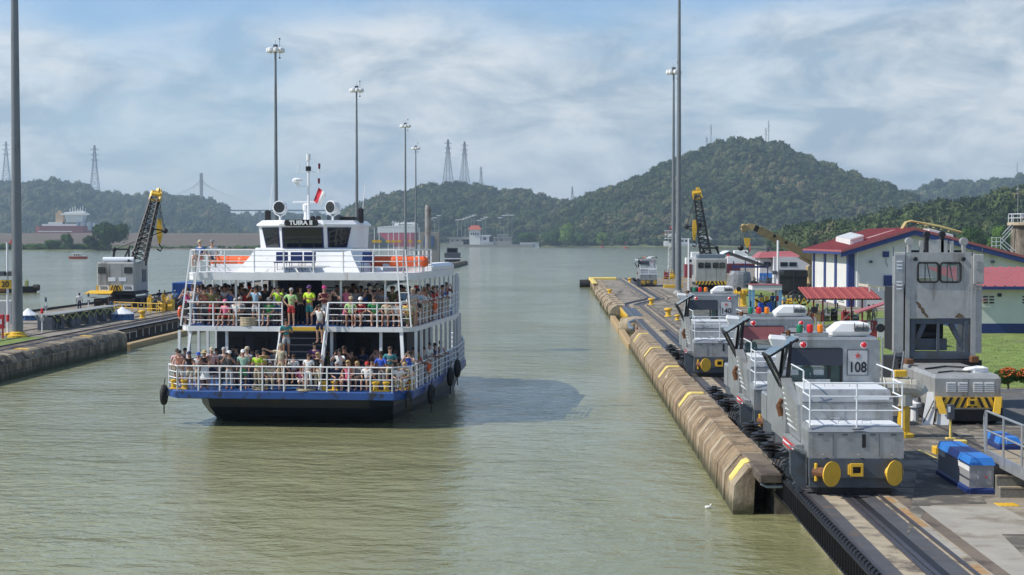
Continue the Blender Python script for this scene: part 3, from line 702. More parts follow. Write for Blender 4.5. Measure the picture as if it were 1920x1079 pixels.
# tyre streaks on the quay
for (a, b, w_) in (((1215, 545), (1310, 600), .5), ((1240, 543), (1350, 600), .5), ((1180, 545), (1300, 625), .3), ((1150, 560), (1165, 545), .6)):
    p, r_ = G(*a), G(*b); d = (r_-p).normalized(); n = Vector((-d.y, d.x, 0))*w_/2
    struct(MB().prism([(p-n).xy[:], (r_-n).xy[:], (r_+n).xy[:], (p+n).xy[:]], 1.2, 1.3135).build('tyre_streak', pave_dark))

# right quay wall: concrete panels between paler ribs, each its own block
prof = [(5.12, -3), (5.08, .35), (5.11, .86), (5.15, .93), (5.54, 1.42), (5.62, 1.47), (6.34, 1.47), (6.34, -3)]
def block(L, inset, jit, seed, pf=prof, sgn=1):
    rnd = random.Random(seed); rs = []
    for k in range(4):
        y = L*k/3; e = .012 if k in (0, 3) else 0
        rs.append([(sgn*(x+inset*(1 if i < 5 else 0)+rnd.uniform(-jit, jit)+(e if i < 6 else 0)), y, z+rnd.uniform(-jit, jit)*.5-(e if 3 < i < 7 else 0)) for i, (x, z) in enumerate(pf)])
    return MB().loft(rs)
QW = thing('quay_wall', 'long brown concrete quay wall with sloping panels and yellow marks along the tow track', 'quay wall', (0, 0, 0))
pb = [block(1.86, .022, .005, s).mesh('concrete_block', wall_r) for s in range(5)]; rbm = [block(.50, .002, .005, 9+s).mesh('rib_block', wall_rib if s else wall_r) for s in range(2)]
y = 50.6
k = 0
while y < 121:
    piece('rib_block', rbm[0 if k % 4 == 1 else 1], QW, (0, y, 0)); y += .51
    piece('concrete_block', pb[(k*7) % 5], QW, (random.uniform(-.012, .012), y, 0)); y += 1.865; k += 1
yend = y
ym = MB().loft([[(5.16, 0, .90), (5.18, .85, .90), (5.18, .85, .80), (5.16, 0, .80)], [(5.545, 0, 1.41), (5.545, .85, 1.41), (5.57, .85, 1.34), (5.57, 0, 1.34)], [(5.69, 0, 1.485), (5.69, .85, 1.485), (5.69, .85, 1.40), (5.69, 0, 1.40)], [(6.25, 0, 1.485), (6.25, .85, 1.485), (6.25, .85, 1.40), (6.25, 0, 1.40)]]).mesh('yellow_mark', yellow_pale)
for Y in (48.7, 55.9, 70.4, 85.3, 100.6, 115.8):
    if Y != 55.9: piece('yellow_mark', ym, QW, (-.03, Y, .01))
patchm = MB().loft([[(5.30, 0, 1.12), (5.30, 1.1, 1.12), (5.33, 1.1, 1.0), (5.33, 0, 1.0)], [(5.50, 0, 1.365), (5.50, 1.1, 1.365), (5.52, 1.1, 1.2), (5.52, 0, 1.2)]]).mesh('repair_patch', pbr('repair_mortar', (.46, .38, .27), .9, 0, .15, 3, .01))
for Y in (58.6, 62.1, 82.4, 98): piece('repair_patch', patchm, QW, (.03, Y, 0))
pe = [(x if x < 5.61 else 5.78, z) for x, z in prof[:-1]]+[(5.6, -3)]
piece('rib_block', block(1.25, 0, .02, 91, pe).mesh('rib_block', wall_rib), QW, (0, 47.9, 0)); piece('rib_block', block(1.4, .03, .02, 92, pe).mesh('rib_block', wall_r), QW, (0, 49.17, 0))
MB().cbox(5.66, 6.35, 46.1, 50.6, 1.24, 1.50, .05).build('end_slab', bed_brown, QW)
MB().tube([(6.35, 46.2, 1.12), (5.9, 46.3, 1.1), (5.82, 46.8, 1.1), (5.95, 47.2, 1.1), (6.3, 47.4, 1.1)], .05, 7).build('pipe_loop', rail_blue, QW)
# recesses, round pier and rough stone part farther off
stone = [block(2.9, .05, .09, 30+s, [(4.95, -3), (4.88, .4), (4.95, .95), (5.2, 1.25), (5.35, 1.38), (5.6, 1.46), (6.5, 1.47), (6.5, -3)]).mesh('stone_block', wall_r if s % 2 else wall_rib) for s in range(4)]
y = 168; k = 0
while y < 284: piece('stone_block', stone[(k*3) % 4], QW, (random.uniform(-.12, .12), y, 0)); y += 2.95; k += 1
MB().box(7.4, 7.9, yend, 168, -3, 1.46).build('recess_wall', wall_l, QW)
MB().lathe([(1.5, -3), (1.5, .9), (1.35, 1.35), (.3, 1.5)], (6.5, 142, 0), 14).build('round_pier', wall_rib, QW)
for a, b in ((121.5, 141), (143.5, 167)): MB().cbox(4.95, 5.5, a, b, -1, .42, .06).build('fender_beam', pbr('timber_fender', (.38, .27, .14), .8, 0, .2, 3, .01), QW)
MB().cbox(4.6, 9.5, 281, 285, 1.3, 1.75, .1).cbox(4.6, 5.4, 250, 285, 1.48, 1.62, .05).build('end_kerb', yellow_pale, QW)
T = thing('access_gangway', 'yellow and black chequered gangway platform in the quay wall recess', 'gangway', (5.5, 146, 0))
MB().box(.5, 2.2, 0, 18, 1.2, 1.34).build('deck', slate, T)
m = MB()
for k in range(7):
    m.bar((.45, k*2.6+.2, .5), (.45, k*2.6+1.6, 1.3), .12); m.bar((.45, k*2.6+2.7, .5), (.45, k*2.6+1.6, 1.3), .12)
m.box(.35, .48, 0, 18, 1.22, 1.40); m.build('truss', yellow, T)
T = thing('recess_machinery', 'red winch machinery with a curved pipe inside the dark wall recess', 'machinery', (6.4, 124, 0))
m = MB()
for k in range(5): m.box(-.5+.1*k, .2+.1*k, k*3, k*3+1.6, 0, .7+.1*(k % 3))
m.build('frame', pbr('machine_red', (.28, .05, .03), .6, 0, .2), T); MB().tube([(-.9, 0, 1.4), (-1.1, 3, 1.3), (-.7, 7, .9), (-.9, 10, 1.35), (-.3, 13, 1.4)], .12, 6).build('pipe', rail_blue, T)
m = MB()
for k in range(5): m.cyl((.3, k*3.3, 0), (.3, k*3.3, 1.2), .16, n=6)
m.build('drum', rust, T)
T = thing('tyre_fender', 'black tyre fender hung on the far tip of the right quay', 'fender', (4.3, 284, .6)); MB().cyl((-1.3, 0, 0), (.8, 0, 0), .75, n=14).build('tyre', rubber, T); MB().tube([(0, 0, .7), (.4, 0, 1.0)], .05, 5).build('chain', black, T)

# left island
m = MB(); m.box(-51.4, -34.3, 40, 120, -8.5, 1.3); m.box(-51.4, -35.6, 119.9, 176, -8.5, 1.3); m.box(-51.4, -33.4, 175.9, 546, -8.5, 1.3); struct(m.build('pavement', pave))
wl_ = thing('quay_wall', 'dark stained stone wall of the left lock island with rounded top', 'quay wall', (0, 0, 0))
profl = [(32.66, -3), (32.62, .98), (32.66, 1.0), (32.74, 1.18), (32.98, 1.40), (33.2, 1.46), (34.25, 1.48), (34.25, -3)]
lb = [block(1.7, .04, .05, 60+s, profl, -1).mesh('stone_block', wall_l2 if s % 2 else wall_l) for s in range(5)]; lr = block(.8, 0, .03, 70, profl, -1).mesh('rib_block', wall_rib)
y = 62; k = 0
while y < 117.5:
    piece('stone_block', lb[(k*3) % 5], wl_, (random.uniform(-.05, .05), y, 0)); y += 1.73; k += 1
    if k % 9 == 0: piece('rib_block', lr, wl_, (0, y, 0)); y += .83
MB().lathe([(1.0, -3), (1.0, .9), (.9, 1.3), (.3, 1.5)], (-33.6, 118.6, 0), 14).build('round_end', wall_rib, wl_)
yl = MB().loft([[(-32.62, 0, .62), (-32.62, .9, .62), (-32.72, .9, .55), (-32.72, 0, .55)], [(-32.92, 0, 1.27), (-32.92, .9, 1.27), (-33.0, .9, 1.1), (-33.0, 0, 1.1)], [(-33.3, 0, 1.46), (-33.3, .9, 1.46), (-33.3, .9, 1.3), (-33.3, 0, 1.3)], [(-34.1, 0, 1.50), (-34.1, .9, 1.50), (-34.1, .9, 1.4), (-34.1, 0, 1.4)]]).mesh('yellow_mark', yellow)
random.seed(41)
for z0_, z1_, L0 in ((-.6, .48, 1.25), (.50, .97, .95)):
    yy = 62
    while yy < 117.5:
        L_ = L0*random.uniform(.75, 1.35); e_ = random.uniform(0, .06)
        MB().cbox(-32.70, -32.56+e_, yy, yy+L_-.03, z0_, z1_, .025).build('stone_block', random.choice((wall_l, wall_l2, wall_l2)), wl_); yy += L_
for Y in (98.2, 111.6): piece('yellow_mark', yl, wl_, (.02, Y, 0))
MB().cbox(-33.3, -32.6, 119.8, 182, -1, .42, .06).build('fender_beam', _m['timber_fender'], wl_)
MB().box(-35.62, -35.5, 120, 176, -3, 1.36).build('recess_wall', black, wl_)
y = 182; k = 0
while y < 545: piece('timber_pile', None or lb[k % 5], wl_, (0, y, 0), sc=(1, 4.4, 1)); y += 7.7; k += 1
T = thing('recess_railing', 'pale handrail inside the dark recess of the left wall', 'railing', (-34.4, 120, .42))
MB().tube([(0, 0, .9), (0, 40, .9)], .04, 5).tube([(0, 0, .5), (0, 8, .5)], .03, 5).build('rail', silver_sunlit, T); pm = MB().cyl((0, 0, 0), (0, 0, .9), .035, n=6).mesh('post', silver_sunlit)
for k in range(21): piece('post', pm, T, (0, k*2, 0))
lx = lambda y: 0
for a, b, z, mt in ((-36.7, -34.3, 1.306, bed_brown), (-35.5, -35.05, 1.33, black), (-36.6, -36.5, 1.38, rail_m), (-34.62, -34.52, 1.38, rail_m), (-38.6, -38.5, 1.36, rail_m), (-41.2, -41.1, 1.36, rail_m)):
    struct(ribbon(MB(), a, b, 1.2, z, [40, 200, 545] if a < -35.6 else [40, 118] if a > -35.2 else [40, 545], lx).build('track_bed' if z < 1.34 else 'rail', mt))
struct(MB().box(-35.6, -34.3, 119.9, 176, 1.0, 1.3).build('track_slab', bed_brown))
struct(MB().box(-51.55, -51.35, 40, 546, .4, 1.52).build('kerb', black))
struct(MB().prism([(-39.5, 80), (-36.9, 80), (-36.9, 113.6), (-39.5, 113.6)], 1.2, 1.32).build('lawn', grass_m))

# ---- tall lamp masts
mast_grey = pbr('mast_galvanised', (.20, .215, .225), .5, .3, .08, 1.5, streak=True, dirt=(.12, .12, .12), dlo=.55, dhi=.7)
def lamp_mast(X, Y, label, h=39, r0=.40, basecol=yellow, head=True, group=None):
    T = thing('lamp_mast', label, 'lamp mast', (X, Y, 1.3), 0, group)
    MB().cyl((0, 0, 0), (0, 0, h), r0, r0*.42, 12).build('pole', mast_grey, T, smooth=True)
    MB().lathe([(r0*1.75, 0), (r0*1.75, .16), (r0*1.35, .22), (r0*1.3, .36), (r0*1.05, .42)], n=14).build('base', basecol, T)
    if head:
        MB().ring((0, 0, h-.6), .9, .07, n=12, k=5).cyl((0, 0, h-.9), (0, 0, h+.15), .38, n=10).build('ring', slate, T)
        lm = MB().lathe([(.12, .4), (.34, .28), (.40, -.1), (.36, -.35), (.1, -.42)], n=10).mesh('lamp', white_clean); br = MB().bar((0, 0, 0), (1.1, 0, 0), .07).mesh('arm', slate)
        for k in range(8):
            a = 2*PI*k/8+.2; piece('arm', br, T, (0, 0, h-.55), (0, 0, a)); piece('lamp', lm, T, (1.15*math.cos(a), 1.15*math.sin(a), h-.75))
        MB().cyl((.7, 0, h-1.9), (.7, 0, h+1.0), .035, n=5).ball((.7, 0, h-2), .16).ball((.7, 0, h+1.1), .15).build('aviation_light', black, T)
        MB().cyl((0, 0, h), (0, 0, h+.9), .02, n=4).build('lightning_rod', slate, T)
    return T
p = G(33, 633); lamp_mast(p.x, p.y, 'thick grey lamp mast on a yellow base at the left edge of the left island', head=True)
lamp_mast(-47.1, 262, 'lamp mast rising behind the ferry left of the wheelhouse', 38.9)
lamp_mast(-42.8, 332, 'lamp mast rising behind the ferry just right of the wheelhouse', 38.9)
lamp_mast(-42.9, 436, 'taller looking one of the two close thin lamp masts right of the ferry wheelhouse', 38.9)
lamp_mast(-49.7, 541, 'farthest and lowest of the lamp masts on the left island', 38.9)
lamp_mast(21.0, 305, 'farther lamp mast on the right quay with its lamp head in view', 39.6)
p = G(1272, 551); lamp_mast(p.x, p.y, 'nearer thick grey lamp mast on the right quay, cut off by the picture top', 41, basecol=conc_far)
# ============================================================ towing locomotives
x_dark = glass('visor', (.03, .03, .035), .25)
sheet = silver
def frame_loop(mb, pts, r): return mb.tube(pts, r, 6)
def rounded(w, h, r, n=4):
    pts = []
    for cx, cy, a0 in ((w/2-r, h/2-r, 0), (-w/2+r, h/2-r, 90), (-w/2+r, -h/2+r, 180), (w/2-r, -h/2+r, 270)):
        for k in range(n+1): a = R(a0+90*k/n); pts.append((cx+r*math.cos(a), cy+r*math.sin(a)))
    return pts
def mule(X, Y, number, label, visor=x_dark, driver=None, flip=False, full=True):
    T = thing('towing_locomotive', label, 'towing locomotive', (X, Y, 1.30), 0)
    # chassis
    MB().box(-1.22, 1.22, .12, 10.3, .22, 1.02).box(-1.0, 1.0, .5, 10, .05, .25).build('chassis', slate, T)
    MB().cbox(-1.27, 1.27, 0, .14, .50, 1.04, .02).build('bumper_beam', slate, T)
    m = MB()
    for y_ in (1.0, 2.6, 7.6, 9.2):
        for s in (-1, 1): m.cyl((s*.72, y_, .30), (s*.92, y_, .30), .38, n=14)
    m.build('wheel', black, T)
    for s in (-1, 1): MB().box(s*.9-.12, s*.9+.12, .3, 3.3, -.02, .5).build('bogie_frame', grease, T)
    MB().box(-.9, .9, .25, .6, -.02, .45).build('sand_box', black, T)
    # buffers
    for s, ln in ((-1, .52), (1, .16)):
        b = MB(); c = Vector((s*.80 if s < 0 else .90, -.02, .66)); d = Vector((.62, -.78, 0))
        o = c+Vector((-.25, .05, 0)) if s < 0 else c
        b.cyl(o-d*.05, o+d*ln, .15, .13, 10); bo = b.build('buffer_stem', rust if s < 0 else yellow, T)
        e = o+d*ln; MB().cyl(e, e+d*.035, .34, n=24).cyl(e+d*.035, e+d*.05, .05, n=8).build('buffer_disc', yellow, T)
        MB().cbox(c.x-.32, c.x-.24, -.08, .04, .42, .9, .02).build('buffer_bracket', yellow, T) if s < 0 else None
    MB().box(-.17, .17, -.14, -.02, .82, .90).box(-.17, .17, -.14, -.02, .56, .64).box(-.17, -.11, -.14, -.02, .64, .82).box(.11, .17, -.14, -.02, .64, .82).box(-.22, -.16, -.10, 0, .60, .86).build('coupler', yellow, T)
    MB().box(-.10, .10, -.03, .02, .65, .81).build('coupler_slot', black, T)
    # lower hood
    def hood(name, x0, x1, y0, y1, z0, z1, c=.16, cs=.05):
        return MB().loft([[(x0, y0, z0), (x1, y0, z0), (x1, y1, z0), (x0, y1, z0)], [(x0, y0, z1-c), (x1, y0, z1-c), (x1, y1, z1-c), (x0, y1, z1-c)], [(x0+cs, y0+c*.8, z1), (x1-cs, y0+c*.8, z1), (x1-cs, y1, z1), (x0+cs, y1, z1)]]).build(name, sheet, T)
    hood('lower_hood', -1.28, 1.28, .02, 1.32, 1.04, 1.90)
    hood('upper_hood', -1.25, 1.25, 1.30, 3.75, 1.04, 2.74, .30)
    hood('rear_upper_hood', -1.25, 1.25, 6.9, 9.0, 1.04, 2.7, .05); hood('rear_lower_hood', -1.28, 1.28, 9.0, 10.3, 1.04, 1.90, .05)
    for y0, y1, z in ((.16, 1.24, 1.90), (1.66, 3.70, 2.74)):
        p_ = MB().cbox(-1.17, 1.17, y0, y1, z+.002, z+.03, .01).build('hood_lid', silver_sunlit, T)
    m = MB()
    for xx, y_, z in ((-.42, .35, 1.93), (.22, .35, 1.93), (-.55, .9, 1.93), (-.5, 2.2, 2.77), (.2, 2.2, 2.77)):
        m.tube([(xx, y_, z), (xx, y_, z+.09), (xx+.24, y_, z+.09), (xx+.24, y_, z)], .012, 5)
    m.build('lid_handle', chrome, T)
    MB().box(.16, .26, 0, .05, 1.32, 1.68).build('slot', black, T)
    MB().box(-.1, .2, -.005, .03, 1.80, 1.83).build('maker_plate', slate, T)
    for xx in (-.95, -.3, .45, 1.0): MB().box(xx-.07, xx+.07, -.012, .0, 1.655, 1.69).build('hinge', slate, T)
    for xx in (-.9, .05, .95): MB().box(xx-.04, xx+.04, -.03, .0, 1.12, 1.16).build('latch', chrome, T)
    MB().box(-1.27, 1.27, -.006, .03, 1.725, 1.737).build('seam', slate, T); MB().box(-1.24, 1.24, 1.28, 1.32, 2.40, 2.412).build('seam', slate, T)
    for xx in (-1.2, 1.2):
        for k in range(5): MB().ball((xx, -.005, 1.12+k*.12), .012, 5, 4).build('rivet', chrome, T)
    for xx in (-.62, .62): MB().box(xx-.004, xx+.004, -.002, .02, 1.08, 1.70).build('seam', slate, T)
    MB().box(-.72, -.1, 1.285, 1.32, 1.98, 2.36).box(.18, .9, 1.285, 1.32, 1.98, 2.36).build('door_panel', sheet, T)
    MB().box(.2, 1.15, 1.34, 1.36, 2.40, 2.60).build('chequer_lid', silver_sunlit, T)
    # side panels with chequer plate
    sp_ = MB().add([(-1.28, 1.5, 1.3), (-1.28, 3.6, 1.3), (-1.55, 3.6, 2.9), (-1.35, 1.7, 2.3), (-1.24, 1.5, 1.3), (-1.24, 3.6, 1.3), (-1.24, 3.6, 2.9), (-1.24, 1.7, 2.3)], [(0, 3, 2, 1), (4, 5, 6, 7), (0, 1, 5, 4), (1, 2, 6, 5), (2, 3, 7, 6), (3, 0, 4, 7)]).build('side_panel', sheet, T)
    lou = MB().add([(0, 0, 0), (.0, .10, 0), (0, .10, .05), (0, 0, .05), (-.03, .05, .02)], [(0, 1, 4), (1, 2, 4), (2, 3, 4), (3, 0, 4)]).mesh('stud', silver_sunlit)
    if full:
        for i in range(8):
            for j in range(8):
                y_ = 1.85+i*.22; z = 1.55+j*.15
                if z < 2.2+.33*(y_-1.8): piece('stud', lou, T, (-1.30-(z-1.3)*.155*(y_-1.2)/2.2, y_, z))
    MB().box(-1.5, -1.3, .9, 3.5, .95, 1.28).build('side_step', sheet, T)
    MB().box(-1.515, -1.5, 1.0, 3.3, 1.02, 1.22).build('red_stripe', pbr('stripe_red', (.5, .03, .04), .5), T); MB().box(-1.52, -1.512, 1.0, 3.3, 1.10, 1.16).build('white_stripe', white, T)
    # cab: left side leans outward
    cabL = [(-1.38, 1.0), (-1.50, 1.9), (-1.38, 2.55), (-1.46, 3.35), (-1.0, 4.05), (-.92, 4.12), (1.22, 4.12), (1.34, 4.02), (1.36, 1.0)]
    y0, y1 = 3.76, 6.9
    def cabring(y): return [(x, y, z) for x, z in cabL]
    # walls as separate plates, so that the windows are real openings
    fz0, fz1, fx0, fx1 = 2.66, 3.73, -1.30, .24
    for yy, nm in ((y0, 'cab_front'), (y1-.06, 'cab_rear')):
        m = MB(); m.prismy([(-1.38, 1.0), (1.36, 1.0), (1.36, fz0), (-1.38, fz0)], yy, yy+.06); m.prismy([(fx1, fz0), (1.36, fz0), (1.36, fz1), (fx1, fz1)], yy, yy+.06); m.prismy([(-1.20, fz1), (1.36, fz1), (1.34, 3.95), (1.22, 4.04), (-.95, 4.04)], yy, yy+.06); m.build(nm, sheet, T)
    MB().box(1.30, 1.36, y0+.061, y1-.061, 1.0, 4.0).build('cab_side', sheet, T)
    MB().box(-1.38, -1.30, y0+.061, y1-.061, 1.0, 2.72).build('cab_side', sheet, T)
    MB().box(-1.3, 1.3, y0+.06, y1-.06, 1.9, 1.95).box(-.4, 1.0, y1-1.6, y1-1.2, 1.95, 2.45).build('cab_floor', slate, T)
    MB().loft([[(-1.0, y0-.05, 4.0), (1.30, y0-.05, 4.0), (1.30, y1+.05, 4.0), (-1.0, y1+.05, 4.0)], [(-.95, y0, 4.09), (1.24, y0, 4.09), (1.24, y1, 4.09), (-.95, y1, 4.09)]]).build('roof', sheet, T)
    MB().quad((-1.3, y0+.03, fz0), (fx1, y0+.03, fz0), (fx1, y0+.03, fz1), (-1.22, y0+.03, fz1)).build('windscreen', cabglass, T)
    MB().quad((-1.3, y1-.03, fz0), (fx1, y1-.03, fz0), (fx1, y1-.03, fz1), (-1.22, y1-.03, fz1)).build('rear_window', cabglass, T)
    m = MB()
    for a, b in (((-1.31, fz0), (fx1, fz0)), ((fx1, fz0), (fx1, fz1)), ((fx1, fz1), (-1.22, fz1)), ((-1.22, fz1), (-1.31, fz0)), ((-.12, fz0), (-.12, fz1-.4))): m.bar((a[0], y0-.01, a[1]), (b[0], y0-.01, b[1]), .07)
    m.build('window_frame', black, T)
    MB().add([(-1.21, y0-.05, fz1), (fx1+.02, y0-.05, fz1), (fx1+.02, y0-.18, 3.26), (-1.27, y0-.18, 3.26), (-1.21, y0-.02, fz1), (fx1+.02, y0-.02, fz1), (fx1+.02, y0-.15, 3.26), (-1.27, y0-.15, 3.26)], [(0, 1, 2, 3), (4, 7, 6, 5), (0, 4, 5, 1), (1, 5, 6, 2), (2, 6, 7, 3), (3, 7, 4, 0)]).build('sun_visor', visor, T)
    MB().box(-.85, -.1, y0-.12, y0-.02, 2.62, 2.86).build('wiper_box', sheet, T)
    MB().loft([[(-1.38, y0+1.5, 2.7), (-1.30, y0+1.5, 2.7), (-1.30, y1-.07, 2.7), (-1.38, y1-.07, 2.7)], [(-1.10, y0+1.5, 4.0), (-1.0, y0+1.5, 4.0), (-1.0, y1-.07, 4.0), (-1.10, y1-.07, 4.0)]]).build('cab_side', sheet, T)
    # leaning bay on the water side
    yb = y0+1.5
    A0, B0, C0 = (-1.36, 2.55), (-1.86, 3.50), (-1.02, 4.02)
    for yy in (y0+.02, yb-.02):
        m = MB(); m.bar((A0[0], yy, A0[1]), (B0[0], yy, B0[1]), .08); m.bar((B0[0], yy, B0[1]), (C0[0], yy, C0[1]), .10, .06); m.bar((-1.36, yy, 2.72), (-1.22, yy, 3.95), .08)
        m.build('bay_frame', black, T)
    m = MB(); m.bar((B0[0], y0, B0[1]), (B0[0], yb, B0[1]), .08); m.bar((A0[0], y0, A0[1]), (A0[0], yb, A0[1]), .08); m.build('bay_rail', black, T)
    MB().quad((A0[0], y0+.08, A0[1]), (A0[0], yb-.08, A0[1]), (B0[0], yb-.08, B0[1]), (B0[0], y0+.08, B0[1])).build('bay_window', glass('bay_glass', (.16, .20, .21), .06, .8), T)
    MB().loft([[(B0[0], y0, B0[1]+.02), (B0[0], yb, B0[1]+.02), (B0[0]+.05, yb, B0[1]+.07), (B0[0]+.05, y0, B0[1]+.07)], [(C0[0], y0, C0[1]-.02), (C0[0], yb, C0[1]-.02), (C0[0], yb, C0[1]+.03), (C0[0], y0, C0[1]+.03)]]).build('bay_roof', _m['bay_glass'], T)
    MB().tube([(-1.39, y0+.6, 2.2), (-1.5, y0+.6, 2.0), (-1.42, y0+.6, 1.7)], .09, 8).build('fairlead', rust, T)
    MB().cbox(-1.33, -1.2, y0-.06, y0-.01, 1.85, 2.35, .01).build('lamp_box', rust, T); MB().box(-1.31, -1.22, y0-.075, y0-.05, 2.2, 2.3).build('lamp_lens', white_clean, T)
    # numbers, lights, air conditioner
    MB().box(.40, 1.02, y0-.03, y0-.005, 2.96, 3.72).build('number_board', slate, T)
    pl = MB().box(.425, .995, y0-.036, y0-.02, 2.985, 3.695).build('number_plate', pbr('plate_grey', (.42, .43, .43), .5), T)
    if number: text('number', number, .42, (.71, y0-.045, 3.19), (PI/2, 0, 0), black, pl, sx=.84, bold=.008)
    m = MB(); pts = []
    for k in range(10): rr = .10 if k % 2 == 0 else .042; a = PI/2+2*PI*k/10; pts.append((.71+rr*math.cos(a), 3.54+rr*math.sin(a)))
    m.prismy(pts, y0-.05, y0-.037); m.build('star_emblem', pbr('emblem_red', (.45, .06, .06), .5), pl)
    for xx in (-.87, .89):
        MB().lathe([(.085, 0), (.085, .05), (.05, .08)], (xx, y0-.0, 3.86), 12, 'Y').build('red_light', red_lens, T)
        MB().ring((xx, y0-.02, 3.86), .09, .02, 'Y').build('light_rim', silver_sunlit, T)
    MB().box(-1.1, -.12, y0+.1, y0+.3, 4.10, 4.20).build('beacon_bar', sheet, T)
    for xx, mt, nm in ((-.95, green_lens, 'green_beacon'), (-.65, red_lens, 'red_beacon'), (-.35, amber_lens, 'amber_beacon')):
        MB().lathe([(.07, 4.20), (.075, 4.22), (.092, 4.23), (.092, 4.40), (.07, 4.44), (.02, 4.45)], (xx, y0+.2, 0), 14).build(nm, mt, T)
    ac = MB().loft([[(.52, y0+.15, 4.17), (2.02-.55, y0+.15, 4.17), (1.5, y0+1.2, 4.17), (.52, y0+1.2, 4.17)], [(.50, y0+.08, 4.30), (1.56, y0+.08, 4.30), (1.56, y0+1.3, 4.30), (.5, y0+1.3, 4.30)], [(.74, y0+.12, 4.52), (1.5, y0+.12, 4.52), (1.5, y0+1.25, 4.52), (.74, y0+1.25, 4.52)], [(.9, y0+.2, 4.56), (1.4, y0+.2, 4.56), (1.4, y0+1.2, 4.56), (.9, y0+1.2, 4.56)]])
    aco = ac.xf(Matrix.Translation((-.55, 0, -.06)) @ Matrix.Diagonal((1.08, 1, 1, 1))).build('air_conditioner', white_clean, T)
    m = MB()
    for k in range(5): m.box(.62, 1.05, y0+.02, y0+.09, 4.24+k*.04, 4.255+k*.04)
    for xx in (.62, .88, 1.14): m.box(xx, xx+.015, y0+.02, y0+.09, 4.3, 4.5)
    m.build('grille', slate, aco)
    MB().cyl((1.38, y0+.35, 4.35), (1.38, y0-.0, 4.35), .10, .13, 10).build('horn', black, T)
    MB().loft([[(-1.80, y0-.3, 3.84), (-1.5, y0-.3, 3.80), (-1.5, y0+.1, 3.80), (-1.80, y0+.1, 3.84)], [(-1.88, y0-.35, 4.05), (-1.42, y0-.35, 4.02), (-1.42, y0+.15, 4.02), (-1.88, y0+.15, 4.05)], [(-1.84, y0-.3, 4.15), (-1.46, y0-.3, 4.12), (-1.46, y0+.12, 4.12), (-1.84, y0+.12, 4.15)]]).build('floodlight', white, T)
    MB().bar((-1.5, y0+.05, 4.2), (-.9, y0+.2, 4.2), .05).cyl((-1.30, y0+.1, 4.12), (-1.30, y0+.1, 4.28), .07, n=8).build('camera_arm', rust, T)
    MB().tube([(1.42, y0-.05, 2.0), (1.42, y0-.05, 4.0), (1.36, y0, 4.1)], .028, 6).build('grab_pole', silver, T)
    # handrails on the hoods
    m = MB(); r = .021
    xs = (-1.24, .02, 1.24)
    for z in (2.32, 2.70, 3.06): m.tube([(-1.24, 1.3, z), (-1.24, .06, z), (1.24, .06, z), (1.24, 1.3, z)], r, 6)
    for x_ in xs: m.cyl((x_, .06, 1.86), (x_, .06, 3.06), r, n=6)
    for s in (-1, 1): m.cyl((s*1.24, 1.2, 2.7), (s*1.24, 1.2, 3.3), r, n=6); m.tube([(s*1.24, 1.3, 3.3), (s*1.24, 3.6, 3.3)], r, 6)
    m.build('handrail', silver_sunlit, T)
    # rope guides on the water side
    for y_, z, x_ in ((2.6, .98, -1.95), (4.4, 1.05, -2.0), (7.4, 1.0, -1.95)):
        m = MB()
        for dz, rr in ((-.12, .26), (-.02, .33), (.08, .30)): m.lathe([(rr*.6, z+dz), (rr, z+dz+.02), (rr, z+dz+.05), (rr*.6, z+dz+.07)], (x_, y_, 0), 16)
        m.cyl((x_, y_, z-.3), (x_, y_, z+.2), .1, n=8); m.build('rope_sheave', grease, T); MB().bar((x_+.1, y_, z-.2), (-1.2, y_, z-.2), .16, .12).build('sheave_arm', slate, T)
    m = MB(); m.loft([[(-1.72, .35, 1.22), (-1.30, .35, 1.05), (-1.30, .6, 1.05), (-1.72, .6, 1.22)], [(-1.70, .35, .55), (-1.30, .35, .40), (-1.30, .6, .40), (-1.70, .6, .55)], [(-1.52, .35, .20), (-1.28, .35, .18), (-1.28, .6, .18), (-1.52, .6, .20)]])
    m.bar((-1.6, .45, .3), (-1.35, .45, -.05), .12); m.build('guide_bracket', slate, T)
    MB().bar((-1.8, 1.2, .7), (-1.5, 1.2, -.05), .07).build('stay', slate, T); MB().bar((-1.65, 1.9, .7), (-1.4, 1.9, 0), .07).build('stay', slate, T)
    m = MB()
    for k in range(5): y_ = .7+k*.55; m.tube([(-1.5, y_, .9), (-1.78, y_+.1, .72), (-1.85, y_+.15, .45), (-1.6, y_+.2, .3), (-1.45, y_, .5)], .025, 5)
    m.build('cable_loop', grease, T)
    m = MB()
    for k in range(6): m.bar((-1.62, .42+k*.02, 1.25-k*.02), (-1.3, .42, 1.2-k*.02), .02)
    m.bar((-1.75, .3, 1.30), (-1.25, .3, 1.15), .03); m.bar((-1.75, .7, 1.30), (-1.25, .7, 1.15), .03)
    for k in range(5): m.bar((-1.72+k*.1, .3, 1.29-k*.03), (-1.72+k*.1, .7, 1.29-k*.03), .02)
    m.build('step_grating', silver, T)
    return T
mules = [mule(7.92, 43.3, '108', 'nearest silver towing locomotive numbered 108 with a dark sun visor'),
         mule(7.92, 55.6, '', 'silver towing locomotive with a dusty red sun visor right behind number 108', visor=pbr('red_visor', (.23, .07, .07), .5, 0, .15, 3)),
         mule(7.92, 81, '140', 'silver towing locomotive numbered 140, third in the row along the tow track'),
         mule(12.9, 241, '', 'small distant silver towing locomotive alone at the far end of the quay')]
